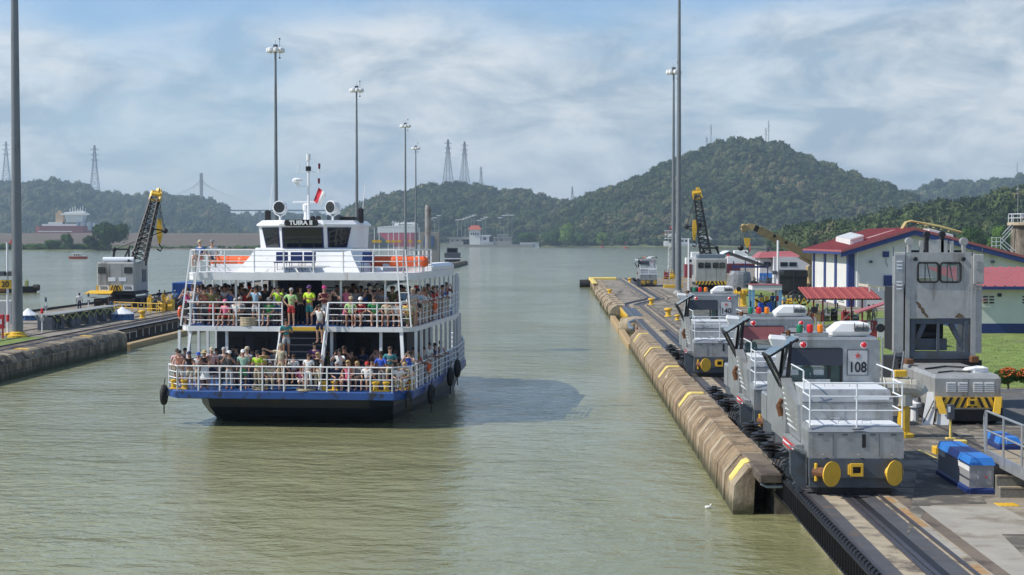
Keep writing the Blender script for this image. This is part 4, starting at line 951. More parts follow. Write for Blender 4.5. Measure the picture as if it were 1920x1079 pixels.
# ============================================================ the ferry
TH = .0838
FX0 = A(313, 735, 71).x+5.5; FY0 = 69.6
fblue = pbr('ferry_blue', (.022, .08, .28), .45, 0, .15, 1.5, .004, dirt=(.03, .03, .04), dlo=.52, dhi=.64, dscale=2.4)
fdeck = pbr('ferry_deck_blue', (.03, .10, .30), .6, 0, .2, 2)
fhull = pbr('ferry_black_hull', (.012, .018, .035), .4, 0, .3, 1.2, .01, dirt=(.07, .035, .025), dlo=.60, dhi=.78, dscale=1.1)
fwhite = pbr('ferry_white', (.76, .77, .77), .4, 0, .05, 1.5, .002, dirt=(.40, .27, .17), dlo=.60, dhi=.78, dscale=2.6, streak=True)
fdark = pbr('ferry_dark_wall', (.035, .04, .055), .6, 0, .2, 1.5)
orange = pbr('raft_orange', (.80, .13, .03), .5, 0, .08, 3, .003)
FE = thing('ferry', 'white and blue three-deck passenger ferry crowded with sightseers, heading into the lock', 'ferry', (FX0, FY0, 0), -TH)
def outline(b, ch, cy, L, yf=0., taper=2.2):
    return [(-b+ch, yf), (b-ch, yf), (b, yf+cy), (b, L*.55), (b-.35, L*.72), (b-1.1, L*.88), (b-taper, L), (-b+taper, L), (-b+1.1, L*.88), (-b+.35, L*.72), (-b, L*.55), (-b, yf+cy)]
L1 = 27.
o1 = outline(5.6, .7, .95, L1); o1b = outline(5.5, .7, .95, L1-.2, .08)
MB().loft([[(x, y, 1.24) for x, y in o1b], [(x, y, 1.27) for x, y in o1], [(x, y, 1.56) for x, y in o1], [(x*.995, y*.995+.03, 1.60) for x, y in o1]]).build('rim', fblue, FE)
hb = []
for z, k, yf in ((1.26, 1, .7), (.8, .99, .9), (.35, .96, 1.5), (0, .93, 2.3), (-.5, .88, 3.0)):
    ring = []
    for x, y in outline(5.45, 1.0, 1.6, L1-.4, 0): ring.append((x*k*(.82 if y < 2 else .97), yf+(y/(L1))*(L1-yf-.8), z))
    hb.append(ring)
MB().loft(hb).build('hull', fhull, FE)
MB().prism([(x*.985, y*.985+.1) for x, y in o1], 1.55, 1.612).build('lower_deck', fdeck, FE)
o2 = outline(5.45, .5, .8, 25, 1.95); o3 = outline(5.3, .4, .7, 23.5, 2.6)
def deck(nm, o, z0, z1, mt, mt2):
    d = MB().prism(o, z0, z1).build(nm, mt, FE); MB().prism([(x*.98, (y-12)*.98+12) for x, y in o], z1, z1+.012).build(nm+'_floor', mt2, FE); return d
deck('middle_deck', o2, 4.12, 4.34, fwhite, fdeck); deck('top_deck', o3, 6.42, 6.75, fwhite, fwhite)
MB().box(-.55, 1.45, 1.90, 1.96, 4.16, 4.33).build('yellow_step_edge', yellow, FE)
post_c = {}
def railing(name, pts, z, h=1.08, bars=4, sp=1.0, r=.028, gap=None, rp=.036, taper=0):
    pts = [Vector((x, y, z)) for x, y in pts]; m = MB()
    for k in range(1, bars+1):
        zz_ = h*k/bars if bars > 1 else h
        m.tube([p+Vector((0, 0, zz_)) for p in pts], r*(1.25 if k == bars else .8), 6)
    ob = m.build(name, fwhite, FE)
    key = (h, rp)
    if key not in post_c: post_c[key] = MB().cyl((0, 0, 0), (0, 0, h), rp, n=6).mesh('post', fwhite)
    for a, b in zip(pts, pts[1:]):
        n = max(1, round((b-a).length/sp))
        for i in range(n): piece('post', post_c[key], ob, a.lerp(b, i/n))
    piece('post', post_c[key], ob, pts[-1])
    return ob
i1 = [(x*.985, y*.985+.06) for x, y in o1]
railing('bow_railing', [i1[0], i1[1]], 1.6)
railing('side_railing', [i1[1], i1[2], i1[3], i1[4], i1[5], i1[6]], 1.6, sp=.95)
railing('side_railing', [i1[0], i1[11], i1[10], i1[9], i1[8]], 1.6, sp=.95)
i2 = [(x*.985, (y-12)*.985+12) for x, y in o2]
railing('middle_railing', [i2[0], (-.6, i2[0][1])], 4.34); railing('middle_railing', [(1.5, i2[0][1]), i2[1]], 4.34)
railing('side_railing', [i2[1], i2[2], i2[3], i2[4], i2[5], i2[6]], 4.34, sp=.95); railing('side_railing', [i2[0], i2[11], i2[10], i2[9], i2[8]], 4.34, sp=.95)
i3 = [(x*.985, (y-12)*.985+12) for x, y in o3]
railing('top_railing', [i3[0], i3[1]], 6.76, h=1.02, sp=1.45); railing('top_railing', [i3[1], i3[2], (5.22, 8)], 6.76, h=1.02, sp=1.3); railing('top_railing', [i3[0], i3[11], (-5.22, 8)], 6.76, h=1.02, sp=1.3)
# deck posts
pl_ = MB().box(-.06, .06, -.06, .06, 0, 2.53).mesh('pillar', fwhite); pu_ = MB().box(-.045, .045, -.045, .045, 0, 2.08).mesh('pillar', fwhite)
for k in range(14): 
    y_ = 2.35+k*1.42
    if y_ < 22:
        xx = 5.47 if y_ < 14.5 else 5.47-(y_-14.5)*.12
        piece('pillar', pl_, FE, (xx, y_, 1.6)); piece('pillar', pl_, FE, (-xx, y_, 1.6))
        if y_ > 2.6: piece('pillar', pu_, FE, (xx-.14, y_+.4, 4.35)); piece('pillar', pu_, FE, (-xx+.14, y_+.4, 4.35))
for x_ in (-3.2, -.75, 1.65, 3.9): piece('pillar', pl_, FE, (x_, 2.2, 1.6))
for x_ in (-3.0, -1.2, 1.9, 3.95): piece('pillar', pu_, FE, (x_, 3.0, 4.35))
MB().bar((-5.0, 1.5, 1.65), (-4.85, 2.1, 4.12), .11).build('brace', fwhite, FE); MB().bar((5.1, 1.5, 1.65), (4.85, 2.1, 4.12), .14).build('brace', fwhite, FE)
# stairs between lower and middle deck
st = MB().box(-.55, 1.45, 0, .22, 0, .04).mesh('step', fdark)
for k in range(9): piece('step', st, FE, (0, .42+k*.175, 1.78+k*.29))
for x_ in (-.62, 1.5): MB().bar((x_, .35, 1.62), (x_, 2.0, 4.3), .06, .22).build('stringer', fwhite, FE)
m = MB(); m.tube([(1.56, .45, 1.6), (1.56, .40, 2.6), (1.56, 1.95, 5.4)], .045, 7); m.tube([(1.56, .42, 2.1), (1.56, 1.95, 4.9)], .03, 6)
for k in range(5): m.cyl((1.56, .5+k*.33, 1.9+k*.55), (1.56, .5+k*.33, 2.75+k*.6), .03, n=6)
m.build('stair_rail', fwhite, FE)
# inner walls
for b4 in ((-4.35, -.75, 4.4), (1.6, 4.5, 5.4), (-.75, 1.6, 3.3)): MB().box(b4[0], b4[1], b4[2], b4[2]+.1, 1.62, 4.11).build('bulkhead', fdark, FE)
MB().box(-2.9, 2.9, 7.5, 22, 1.62, 4.11).build('interior_dark_block', fdark, FE)  # block added to darken the lower deck interior
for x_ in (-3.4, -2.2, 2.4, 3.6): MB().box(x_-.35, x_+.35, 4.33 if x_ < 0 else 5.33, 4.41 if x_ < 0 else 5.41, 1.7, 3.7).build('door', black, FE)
MB().box(.25, 2.05, 6.2, 8.5, 4.36, 6.41).build('funnel_casing', fwhite, FE)
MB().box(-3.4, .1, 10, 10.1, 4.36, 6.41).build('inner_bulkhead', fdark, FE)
m = MB()
for k in range(4): m.box(.45, 1.9-.2*(k % 2), 6.185, 6.197, 5.95-k*.16, 6.0-k*.16)
m.build('notice_lines', slate, FE)
MB().cyl((-1.6, 4.5, 4.36), (-1.6, 4.5, 6.42), .16, n=10).build('mast_foot', fwhite, FE)
# corner ladders up to the top deck
for s, y_ in ((-1, 2.3), (1, 2.2)):
    m = MB(); a = 4.35; x0 = s*4.55
    for xo_ in (0, s*.42): m.bar((x0+xo_+s*.35, y_-.25, a), (x0+xo_, y_+.25, 7.8), .06)
    lad = m.build('ladder', fwhite, FE)
    for k in range(8): t = k/9; MB().bar((x0+s*.35*(1-t), y_-.25+.5*t, a+3.45*t), (x0+s*.42+s*.35*(1-t), y_-.25+.5*t, a+3.45*t), .035).build('rung', fwhite, lad)
# wheelhouse
def ring_(pts, z): return [(x-.2, y, z) for x, y in pts]
base = [(-2.95, 3.4), (2.85, 3.4), (2.9, 8.2), (-3.0, 8.2)]
MB().loft([[(-3.05, 3.1, 6.765), (2.75, 3.1, 6.765), (2.75, 8.3, 6.765), (-3.05, 8.3, 6.765)], [(-2.62, 3.9, 7.45), (2.25, 3.9, 7.45), (2.3, 8.2, 7.45), (-2.65, 8.2, 7.45)], [(-2.42, 4.3, 7.88), (2.02, 4.3, 7.88), (2.05, 8.1, 7.88), (-2.45, 8.1, 7.88)]]).build('wheelhouse_skirt', fwhite, FE)
wz0, wz1 = 7.88, 8.90
P0 = [(-2.42, 5.1), (-1.15, 4.25), (.85, 4.25), (2.1, 5.1), (2.1, 8), (-2.42, 8)]; P1 = [(-2.45, 4.95), (-1.15, 4.05), (.85, 4.05), (2.15, 4.95), (2.15, 8.05), (-2.45, 8.05)]
MB().loft([[(x, y, wz0) for x, y in P0], [(x, y, wz1) for x, y in P1]]).build('wheelhouse', fwhite, FE)
def wpane(i, j, a, b, lo, hi, nm, off=.03, mt=darkglass):
    A0_, B0_, A1_, B1_ = (Vector((*P0[i], wz0)), Vector((*P0[j], wz0)), Vector((*P1[i], wz1)), Vector((*P1[j], wz1)))
    f = lambda u, v: A0_.lerp(B0_, u).lerp(A1_.lerp(B1_, u), v)
    n = (B0_-A0_).cross(A1_-A0_).normalized(); n = n if n.y < 0 else -n
    c = [f(a[0], lo), f(b[0], lo), f(b[1], hi), f(a[1], hi)]
    return MB().loft([[p+n*.005 for p in c], [p+n*off for p in c]]).build(nm, mt, FE)
fr = pbr('window_blue_frame', (.04, .05, .16), .4)
for i, j, a, b in ((0, 1, (.30, .16), (.88, .86)), (1, 2, (.04, .04), (.96, .96)), (2, 3, (.14, .14), (.70, .84))):
    wpane(i, j, (a[0]-.03, a[1]-.03), (b[0]+.03, b[1]+.03), -.01, .93, 'window_frame', .02, fr); wpane(i, j, a, b, .03, .89, 'window', .035)
m = MB(); P2 = [(-2.55, 4.88), (-1.2, 3.9), (.9, 3.9), (2.25, 4.88), (2.25, 8.15), (-2.55, 8.15)]; P3 = [(x*.9, y*.97+.25) for x, y in P2]
m.loft([[(x, y, wz1) for x, y in P2], [(x, y, wz1+.07) for x, y in P2], [(x, y, wz1+.26) for x, y in P3]]); m.build('wheelhouse_roof', fwhite, FE)
nb = MB().loft([[(x-.15, 3.80, z+9.03) for x, z in rounded(1.58, .29, .12)], [(x-.15, 3.9, z+9.03) for x, z in rounded(1.58, .29, .12)]]).build('name_board', black, FE)
text('name', 'TUIRA II', .27, (-.15, 3.785, 9.025), (PI/2, 0, 0), white_clean, nb, sx=1.12, bold=.012)
# wipers and reflections of rigging are left to the glass; roof equipment
def searchlight(x, y, z, aim, r=.31):
    m = MB().lathe([(r*.75, -.30), (r, -.15), (r, .18), (r*.94, .2)], n=18, axis='Y'); M_ = Matrix.Translation((x, y, z)) @ Matrix.Rotation(aim, 4, 'Z'); m.xf(M_)
    s = m.build('searchlight', white, FE); MB().lathe([(r*.84, .2), (r*.84, .215)], n=18, axis='Y').lathe([(.05, .2), (.04, .25)], n=8, axis='Y').xf(M_).build('lens', darkglass, s)
    m = MB(); m.tube([(x-r-.06, y, z), (x-r*.8, y, z-.3), (x, y, z-.45), (x+r*.8, y, z-.3), (x+r+.06, y, z)], .03, 6).cyl((x, y, z-.85), (x, y, z-.44), .06, .05, 8); m.build('bracket', white, s)
searchlight(-1.55, 5.4, 9.78, 0); searchlight(.98, 5.4, 9.78, -.45)
for x_, h_ in ((-2.35, .62), (2.15, .72)):
    MB().cbox(x_-.13, x_+.13, 6.0, 6.3, 9.05, 9.05+h_, .06).build('horn_box', black, FE); MB().cyl((x_+.1, 6.1, 9.6), (x_+.25, 6.1, 11.0), .015, n=4).build('whip_aerial', white, FE)
MB().cyl((-.28, 5.8, 9.1), (-.28, 5.8, 12.15), .065, .05, 10).cyl((-.28, 5.8, 12.0), (-.28, 5.8, 12.3), .10, n=10).build('mast', white, FE)
m = MB(); m.bar((-.78, 5.8, 11.45), (.28, 5.8, 11.45), .035).bar((-.9, 5.8, 10.78), (-.28, 5.8, 10.78), .03).bar((-.28, 5.8, 10.8), (.15, 5.8, 10.8), .02).cyl((-.76, 5.8, 11.45), (-.76, 5.8, 11.8), .03, n=6).cyl((.24, 5.8, 11.45), (.24, 5.8, 11.6), .03, n=6); m.build('yard', white, FE)
MB().lathe([(.08, 10.80), (.12, 10.95), (.24, 11.0), (.25, 11.1), (.12, 11.17)], (-.82, 5.8, 0), 16).build('radar_dome', white, FE)
MB().lathe([(.05, 11.6), (.06, 11.85)], (.24, 5.8, 0), 8).lathe([(.05, 10.9), (.06, 11.15)], (.22, 5.8, 0), 8).build('signal_lamp', pbr('dark_red_lamp', (.12, .01, .03), .4), FE)
MB().cbox(-.39, -.17, 5.68, 5.9, 11.5, 11.72, .02).build('mast_box', black, FE)
MB().lathe([(.16, 9.15), (.12, 9.6), (.18, 9.65), (.20, 9.9), (.1, 9.98)], (-.5, 6.3, 0), 12).cbox(-1.15, .15, 6.22, 6.38, 9.99, 10.09, .02).build('radar_scanner', white, FE)
fl = []
for j in range(6):
    for i in range(7): u, v = i/6, j/5; fl.append((.20+.42*u*.9-.25*v, 5.8+.04*math.sin(u*6+v*2), 10.72-.62*v-.30*u))
def flagmesh(i0, i1, mt, nm):
    m = MB()
    for j in range(5):
        for i in range(i0, i1):
            a = j*7+i; q = [Vector(fl[k]) for k in (a, a+1, a+8, a+7)]; m.add(q+[p+Vector((0, .012, 0)) for p in q], [(0, 1, 2, 3), (7, 6, 5, 4)])
    return m.build(nm, mt, flag)
flag = thing('flag', 'small red and white signal flag flying from the ferry mast', 'flag', (0, 0, 0)); flag.matrix_world = Matrix.Translation((FX0, FY0, 0)) @ Matrix.Rotation(-TH, 4, 'Z')
flagmesh(0, 3, pbr('flag_red', (.55, .02, .04), .7), 'red_half'); flagmesh(3, 6, pbr('flag_white', (.75, .75, .72), .7), 'white_half')
MB().lathe([(.13, 0), (.10, .15)], (.12, 5.0, 9.25), 10, 'Y').lathe([(.13, 0), (.10, .15)], (.38, 5.0, 9.25), 10, 'Y').build('floodlight', black, FE)
MB().cbox(.55, 1.15, 6.0, 6.8, 9.12, 9.42, .03).build('roof_locker', slate, FE); MB().cbox(1.2, 1.85, 6.2, 6.9, 9.1, 9.34, .03).build('roof_box', black, FE)
# exhaust, bulwark, floats, seats
MB().cyl((4.95, 8.7, 6.76), (4.95, 8.7, 9.7), .155, n=14).cyl((4.95, 8.7, 9.7), (4.95, 8.7, 9.95), .165, .13, 14).build('exhaust_pipe', pbr('exhaust_grey', (.33, .32, .30), .5, .3, .1, dirt=(.15, .10, .07)), FE)
MB().cbox(4.3, 5.28, 8.1, 15, 6.76, 7.08, .14).build('side_bulwark', fwhite, FE); MB().cbox(-5.28, -4.3, 8.1, 15, 6.76, 7.08, .14).build('side_bulwark', fwhite, FE)
MB().box(3.2, 5.2, 6.2, 6.3, 6.765, 7.12).box(-5.2, -2.7, 6.2, 6.3, 6.765, 7.1).build('raft_rack', fwhite, FE)
cap_ = lambda L, r: MB().loft([[(x, y*k, z*k) for y, z in rounded(.55, r*2, r*.9)] for x, k in ((-L/2, .5), (-L/2+.06, .85), (-L/2+.18, 1), (-.04, 1), (-.03, .93), (.03, .93), (.04, 1), (L/2-.18, 1), (L/2-.06, .85), (L/2, .5))]).mesh('life_raft', orange)
cm_ = cap_(1.85, .25)
for k, (x, y, l) in enumerate(((-4.35, 6.6, 'left-hand orange life raft on the ferry top deck beside the seated couple'), (-3.0, 6.5, 'orange life raft on the ferry top deck touching the wheelhouse left side'), (2.55, 6.9, 'orange life raft on the top deck just right of the wheelhouse'), (3.7, 6.8, 'middle orange life raft of the three right of the wheelhouse'), (4.55, 5.6, 'rightmost orange life raft on the ferry top deck near the ladder'))):
    c = Vector((FX0, FY0, 0))+Matrix.Rotation(-TH, 3, 'Z') @ Vector((x, y, 7.22)); tag(piece('life_raft', cm_, None, c, (0, 0, -TH+.03*k)), l, 'life raft', 'orange life rafts on the top deck')
def W2(x, y, z=0): return Vector((FX0, FY0, 0))+Matrix.Rotation(-TH, 3, 'Z') @ Vector((x, y, z))
def seat_chair(x, y, z, label):
    T = thing('deck_chair', label, 'chair', W2(x, y, z), -TH, 'dark folding chairs on the top deck')
    MB().cbox(-.28, .28, .22, .27, .46, .92, .02).build('backrest', navy, T); MB().cbox(-.28, .28, -.22, .24, .42, .47, .01).build('seat', navy, T)
    lm_ = MB().cyl((0, 0, 0), (0, 0, .43), .014, n=5).mesh('leg', black)
    for a in (-.22, .22):
        for b in (-.2, .22): piece('leg', lm_, T, (a, b, 0))
for x, l in ((-.90, 'left one of the dark chairs before the ferry wheelhouse'), (-.22, 'middle one of the dark chairs before the ferry wheelhouse'), (.40, 'right one of the dark chairs before the ferry wheelhouse'), (2.95, 'dark chair standing alone by the orange rafts right of the wheelhouse')): seat_chair(x, 3.0+.1*(x > 1)*8, 6.77, l)
# tyres, lifebuoys, bitts, rope
ty = MB().ring((0, 0, 0), .34, .13, 'X', 18, 8).mesh('tyre', rubber)
for x, y, z, rz, l in ((-5.74, .95, 1.3, .15, 'tyre fender hanging at the left bow corner of the ferry'), (5.42, .75, 1.15, .25, 'tyre fender at the right bow corner of the ferry under the yellow bitts'), (5.85, 4.2, 1.15, 0, 'tyre fender on the ferry right side, first behind the bow corner'), (5.9, 9.6, 1.5, 0, 'lower tyre fender of the pair far along the ferry right side'), (5.95, 11.6, 1.75, 0, 'upper tyre fender of the pair far along the ferry right side')):
    T = thing('tyre_fender', l, 'tyre', W2(x, y, z), -TH+rz, 'tyre fenders hung round the ferry'); piece('tyre', ty, T); MB().cyl((0, 0, .4), (.05, 0, .75), .02, n=5).cyl((0, 0, -.45), (0, 0, -.85), .03, n=5).build('chain', black, T)
lbm = [MB().ring((0, 0, 0), .27, .065, 'Y', 20, 6).mesh('ring', orange), MB().ring((0, 0, 0), .27, .065, 'X', 20, 6).mesh('ring', orange)]
for x, y, z, ax, l in ((5.36, 3.1, 4.95, 1, 'orange lifebuoy on the middle deck rail at the right front corner'), (5.5, 7.5, 5.05, 1, 'orange lifebuoy farther back on the middle deck right side rail'), (5.62, 5.0, 2.35, 1, 'orange lifebuoy on the lower deck right side rail'), (-5.55, 2.8, 4.9, 1, 'orange lifebuoy on the middle deck left side rail')):
    T = thing('lifebuoy', l, 'lifebuoy', W2(x, y, z), -TH, 'orange lifebuoys on the ferry rails'); piece('ring', lbm[ax], T)
    b_ = MB()
    for k in range(4): a = PI/4+k*PI/2; p_ = (math.cos(a)*.27, math.sin(a)*.27); b_.ball((p_[0], 0, p_[1]) if ax == 0 else (0, p_[0], p_[1]), .075, 6, 5)
    b_.build('bands', white_clean, T)
def bitts(x, y, l):
    T = thing('mooring_bitts', l, 'bollard', W2(x, y, 1.61), -TH)
    bm_ = MB().lathe([(.12, 0), (.12, .26), (.17, .30), (.17, .36), (.05, .38)], n=12).mesh('bollard', yellow); MB().cbox(-.42, .42, -.14, .14, 0, .06, .02).build('base', yellow, T); piece('bollard', bm_, T, (-.24, 0, .05)); piece('bollard', bm_, T, (.24, 0, .05))
bitts(-4.9, .55, 'yellow mooring bitts at the left bow corner of the ferry'); bitts(4.25, .45, 'yellow mooring bitts left of the ferry right bow corner'); bitts(5.15, 1.35, 'yellow mooring bitts round the right bow corner of the ferry'); bitts(1.9, .6, 'low yellow bitts at the bow rail in front of the stairs')
rope_m = pbr('manila_rope', (.45, .38, .26), .9, 0, .15, 8)
def rope(x, y, z, r, n, l):
    T = thing('rope_coil', l, 'rope', W2(x, y, z), 0)
    for k in range(n): MB().ring((0, 0, .03+k*.055), r-.01*(k % 2), .03, 'Z', 18, 5).build('turn', rope_m, T)
rope(-1.2, .5, 1.61, .34, 3, 'low coil of pale mooring rope on the bow deck left of the middle'); rope(.9, .42, 1.61, .42, 2, 'wide coil of pale rope on the bow deck right of the middle'); rope(-2.2, 2.35, 4.36, .42, 7, 'tall bundle of tan rope behind the middle deck front rail')
T = thing('steering_wheel', 'old brass ship wheel on a pipe stand at the bow deck', 'ship wheel', W2(-.35, .75, 1.61), -TH)
MB().ring((0, 0, 1.22), .22, .018, 'Y', 18, 5).build('rim', rope_m, T); m = MB()
for k in range(4): a = k*PI/4; m.bar((-.3*math.cos(a), 0, 1.22-.3*math.sin(a)), (.3*math.cos(a), 0, 1.22+.3*math.sin(a)), .02)
m.build('spokes', rope_m, T); MB().cyl((0, .06, 0), (0, .06, 1.2), .05, n=8).box(-1.2, 1.2, .04, .08, 1.30, 1.34).build('stand', white, T)
for z_, x0, x1, y_ in ((1.61, -4.2, -1, 1.6), (1.61, 1.7, 5.0, 1.35), (1.61, 1.7, 5, 2.3), (4.36, -4.6, -.9, 2.75), (4.36, 1.7, 5.0, 2.75), (4.36, 1.7, 5.0, 3.6), (4.36, -4.6, -.9, 3.7)):
    T = thing('bench', 'slatted dark bench on the %s deck, %s side, %s row' % ('lower' if z_ < 2 else 'middle', 'left' if x0 < 0 else 'right', 'front' if y_ in (1.6, 1.35, 2.75) else 'second'), 'bench', W2((x0+x1)/2, y_, z_), -TH); w_ = (x1-x0)/2
    MB().box(-w_, w_, -.2, .2, .40, .45).build('seat', fdark, T); MB().box(-w_, w_, .2, .24, .5, .85).build('backrest', fdark, T)
    for k in (-1, 0, 1): MB().box(k*w_*.9-.03, k*w_*.9+.03, -.15, .22, 0, .40).build('leg', fdark, T)

# ============================================================ people
def skin(name, V, E, Rr, root, sub=1):
    me = bpy.data.meshes.new(name); me.from_pydata(V, E, [])
    o = bpy.data.objects.new(name, me); COL.objects.link(o)
    md = o.modifiers.new('s', 'SKIN'); md.use_smooth_shade = True
    if not me.skin_vertices: me.skin_vertices.new()
    for i, v in enumerate(me.skin_vertices[0].data):
        r = Rr[i]; v.radius = r if isinstance(r, tuple) else (r, r); v.use_root = (i == root)
    if sub: sb = o.modifiers.new('d', 'SUBSURF'); sb.levels = sub; sb.render_levels = sub
    dg = bpy.context.evaluated_depsgraph_get(); out = bpy.data.meshes.new_from_object(o.evaluated_get(dg))
    bpy.data.objects.remove(o); out.name = name
    return out
def arms(kind):
    D = {'down': [(.22, 0, 1.42), (.27, .03, 1.12), (.27, -.06, .86)], 'cam': [(.21, -.02, 1.42), (.33, -.20, 1.22), (.08, -.27, 1.57)],
         'rail': [(.21, -.10, 1.38), (.29, -.20, 1.12), (.14, -.45, 1.10)], 'hold': [(.21, -.01, 1.41), (.28, -.03, 1.12), (.07, -.27, 1.20)],
         'point': [(.22, 0, 1.43), (.44, -.12, 1.40), (.66, -.28, 1.52)], 'hips': [(.22, 0, 1.42), (.40, .03, 1.18), (.20, -.06, 1.00)]}
    return D[kind]
def skeleton(pose):
    sit = pose.startswith('sit'); J = {}
    dz = -.46 if sit else 0; ln = -.10 if pose == 'rail' else 0
    J['pel'] = (0, 0, .95+dz); J['wst'] = (0, ln*.4, 1.10+dz); J['chs'] = (0, ln, 1.30+dz); J['nck'] = (0, ln-.01, 1.47+dz); J['jaw'] = (0, ln-.025, 1.545+dz); J['hed'] = (0, ln-.02, 1.64+dz); J['crn'] = (0, ln-.005, 1.71+dz)
    lk, rk = {'stand': ('down', 'down'), 'cam': ('cam', 'cam'), 'rail': ('rail', 'rail'), 'hold': ('hold', 'hold'), 'point': ('point', 'down'), 'hips': ('hips', 'hold'), 'sit': ('hold', 'hold'), 'sitcam': ('cam', 'cam')}[pose]
    for s, k, nm in ((-1, lk, 'L'), (1, rk, 'R')):
        a = arms(k); a = [(s*x, y, z+dz) for x, y, z in a]
        if pose == 'sit': a[1] = (s*.26, -.04, 1.13+dz); a[2] = (s*.12, -.33, 1.06+dz)
        J['sh'+nm], J['el'+nm], J['wr'+nm] = a
        e, w = Vector(a[1]), Vector(a[2]); J['ha'+nm] = tuple(w+(w-e).normalized()*.09)
        if sit: J['hp'+nm] = (s*.10, -.02, .92+dz); J['kn'+nm] = (s*.13, -.44, .50); J['an'+nm] = (s*.13, -.42, .09)
        else: J['hp'+nm] = (s*.095, 0, .90); J['kn'+nm] = (s*.105, -.015, .50); J['an'+nm] = (s*.11, .02, .09)
        J['to'+nm] = (s*.13, J['an'+nm][1]-.16, .035)
    return J
def chain(J, spec, root='chs'):
    names, E, Rr = [], [], []
    for c in spec:
        prev = None
        for nm, r in c:
            if nm not in names: names.append(nm); Rr.append(r)
            i = names.index(nm)
            if prev is not None and (prev, i) not in E: E.append((prev, i))
            prev = i
    return names, E, Rr
def lerp3(a, b, t): return tuple(a[i]+(b[i]-a[i])*t for i in range(3))
KIT = {}
skin_m = [pbr('skin_%d' % i, c, .55, 0, .05) for i, c in enumerate([(.50, .29, .20), (.38, .19, .12), (.20, .095, .055), (.56, .36, .27)])]
hair_m = {k: pbr('hair_'+k, c, .7, 0, .1) for k, c in {'black': (.012, .010, .009), 'brown': (.05, .028, .015), 'blond': (.42, .29, .12), 'grey': (.40, .38, .36)}.items()}
def kit(pose):
    if pose in KIT: return KIT[pose]
    J = skeleton(pose); K = {}
    def make(nm, spec, root):
        names, E, Rr = chain(J, spec); return skin(nm, [J[n] for n in names], E, Rr, names.index(root))
    b = make('body', [[('pel', (.13, .10)), ('wst', (.125, .09)), ('chs', (.15, .105)), ('nck', .055), ('jaw', (.068, .075)), ('hed', (.085, .10)), ('crn', (.06, .07))]]
             + [[('chs', (.15, .105)), ('sh'+s, .055), ('el'+s, .042), ('wr'+s, .030), ('ha'+s, (.035, .018))] for s in 'LR']
             + [[('pel', (.13, .10)), ('hp'+s, .088), ('kn'+s, .058), ('an'+s, .038), ('to'+s, (.042, .03))] for s in 'LR'], 'pel')
    # fingers, thumb and nose joined to the body
    m = MB(); m.v = [tuple(v.co) for v in b.vertices]; m.f = [tuple(p.vertices) for p in b.polygons]
    for s, sg in (('L', -1), ('R', 1)):
        w, h = Vector(J['wr'+s]), Vector(J['ha'+s]); d = (h-w).normalized(); u = d.cross(Vector((0, 1, .3))).normalized(); v_ = d.cross(u)
        for k, ln in enumerate((.062, .072, .068, .052)): p0 = h+u*(k-1.5)*.017-d*.02; p1 = p0+d*ln*.6+v_*.012; m.tube([p0, p1, p1+d*ln*.3+v_*.025], [.009, .008, .006], 5)
        m.tube([w+d*.03+u*.03, w+d*.07+u*.055+v_*.02, w+d*.10+u*.05+v_*.04], [.010, .009, .006], 5)
    j = J['hed']; m.tube([(j[0], j[1]-.075, j[2]+.01), (j[0], j[1]-.118, j[2]-.025), (j[0], j[1]-.09, j[2]-.035)], [.008, .014, .008], 5)
    me = m.mesh('body', skin_m[0]); [setattr(p, 'use_smooth', True) for p in me.polygons]; K['body'] = me
    def sl(t): 
        for s in 'LR': J['sv'+s] = lerp3(J['sh'+s], J['el'+s], t)
    sl(.72)
    tr = [('pel', (.145, .118)), ('wst', (.140, .108)), ('chs', (.165, .125)), ('nck', .062)]
    J['pel_'] = J['pel']; 
    K['shirt'] = make('shirt', [tr]+[[('chs', (.165, .125)), ('sh'+s, .070), ('sv'+s, .060)] for s in 'LR'], 'chs')
    J['nk2'] = lerp3(J['chs'], J['nck'], .5)
    K['tank'] = make('top', [[('pel', (.142, .115)), ('wst', (.135, .104)), ('chs', (.160, .120)), ('nk2', (.11, .08))]], 'chs')
    K['long'] = make('shirt', [tr]+[[('chs', (.165, .125)), ('sh'+s, .070), ('el'+s, .054), ('wr'+s, .040)] for s in 'LR'], 'chs')
    for s in 'LR': J['kh'+s] = lerp3(J['hp'+s], J['kn'+s], .86); J['pl'+s] = lerp3(J['kn'+s], J['an'+s], .92)
    J['pb'] = lerp3(J['pel'], J['wst'], .3)
    K['shorts'] = make('shorts', [[('pb', (.148, .12)), ('pel', (.152, .125)), ('hp'+s, .105), ('kh'+s, .084)] for s in 'LR'], 'pel')
    K['trousers'] = make('trousers', [[('pb', (.146, .118)), ('pel', (.150, .122)), ('hp'+s, .102), ('kn'+s, .076), ('pl'+s, .060)] for s in 'LR'], 'pel')
    p = J['pel']; kn = J['knL']
    if pose.startswith('sit'): K['skirt'] = K['shorts']
    else: K['skirt'] = MB().loft([[(r*math.cos(a)*1.1, p[1]+r*math.sin(a)*.85, z) for a in [2*PI*i/14 for i in range(14)]] for r, z in ((.14, p[2]+.06), (.17, p[2]-.05), (.20, p[2]-.25), (.23, p[2]-.5))]).mesh('skirt')
    h = Vector(J['hed'])
    def dome(r, z0, sq, off, nm):
        rings = []
        for z, k in ((z0, 1.0), (z0+.04, 1.03), (z0+.08, .93), (z0+.11, .72), (z0+.13, .38)): rings.append([(h.x+off[0]+r*k*math.cos(a)*sq[0], h.y+off[1]+r*k*math.sin(a)*sq[1], h.z+z) for a in [2*PI*i/14 for i in range(14)]])
        return rings
    K['hair'] = MB().loft(dome(.098, -.005, (1, 1.12), (0, .022), '')).ball((h.x, h.y+.05, h.z-.02), .085, 8, 6, 0, (1, .8, 1.1)).mesh('hair')
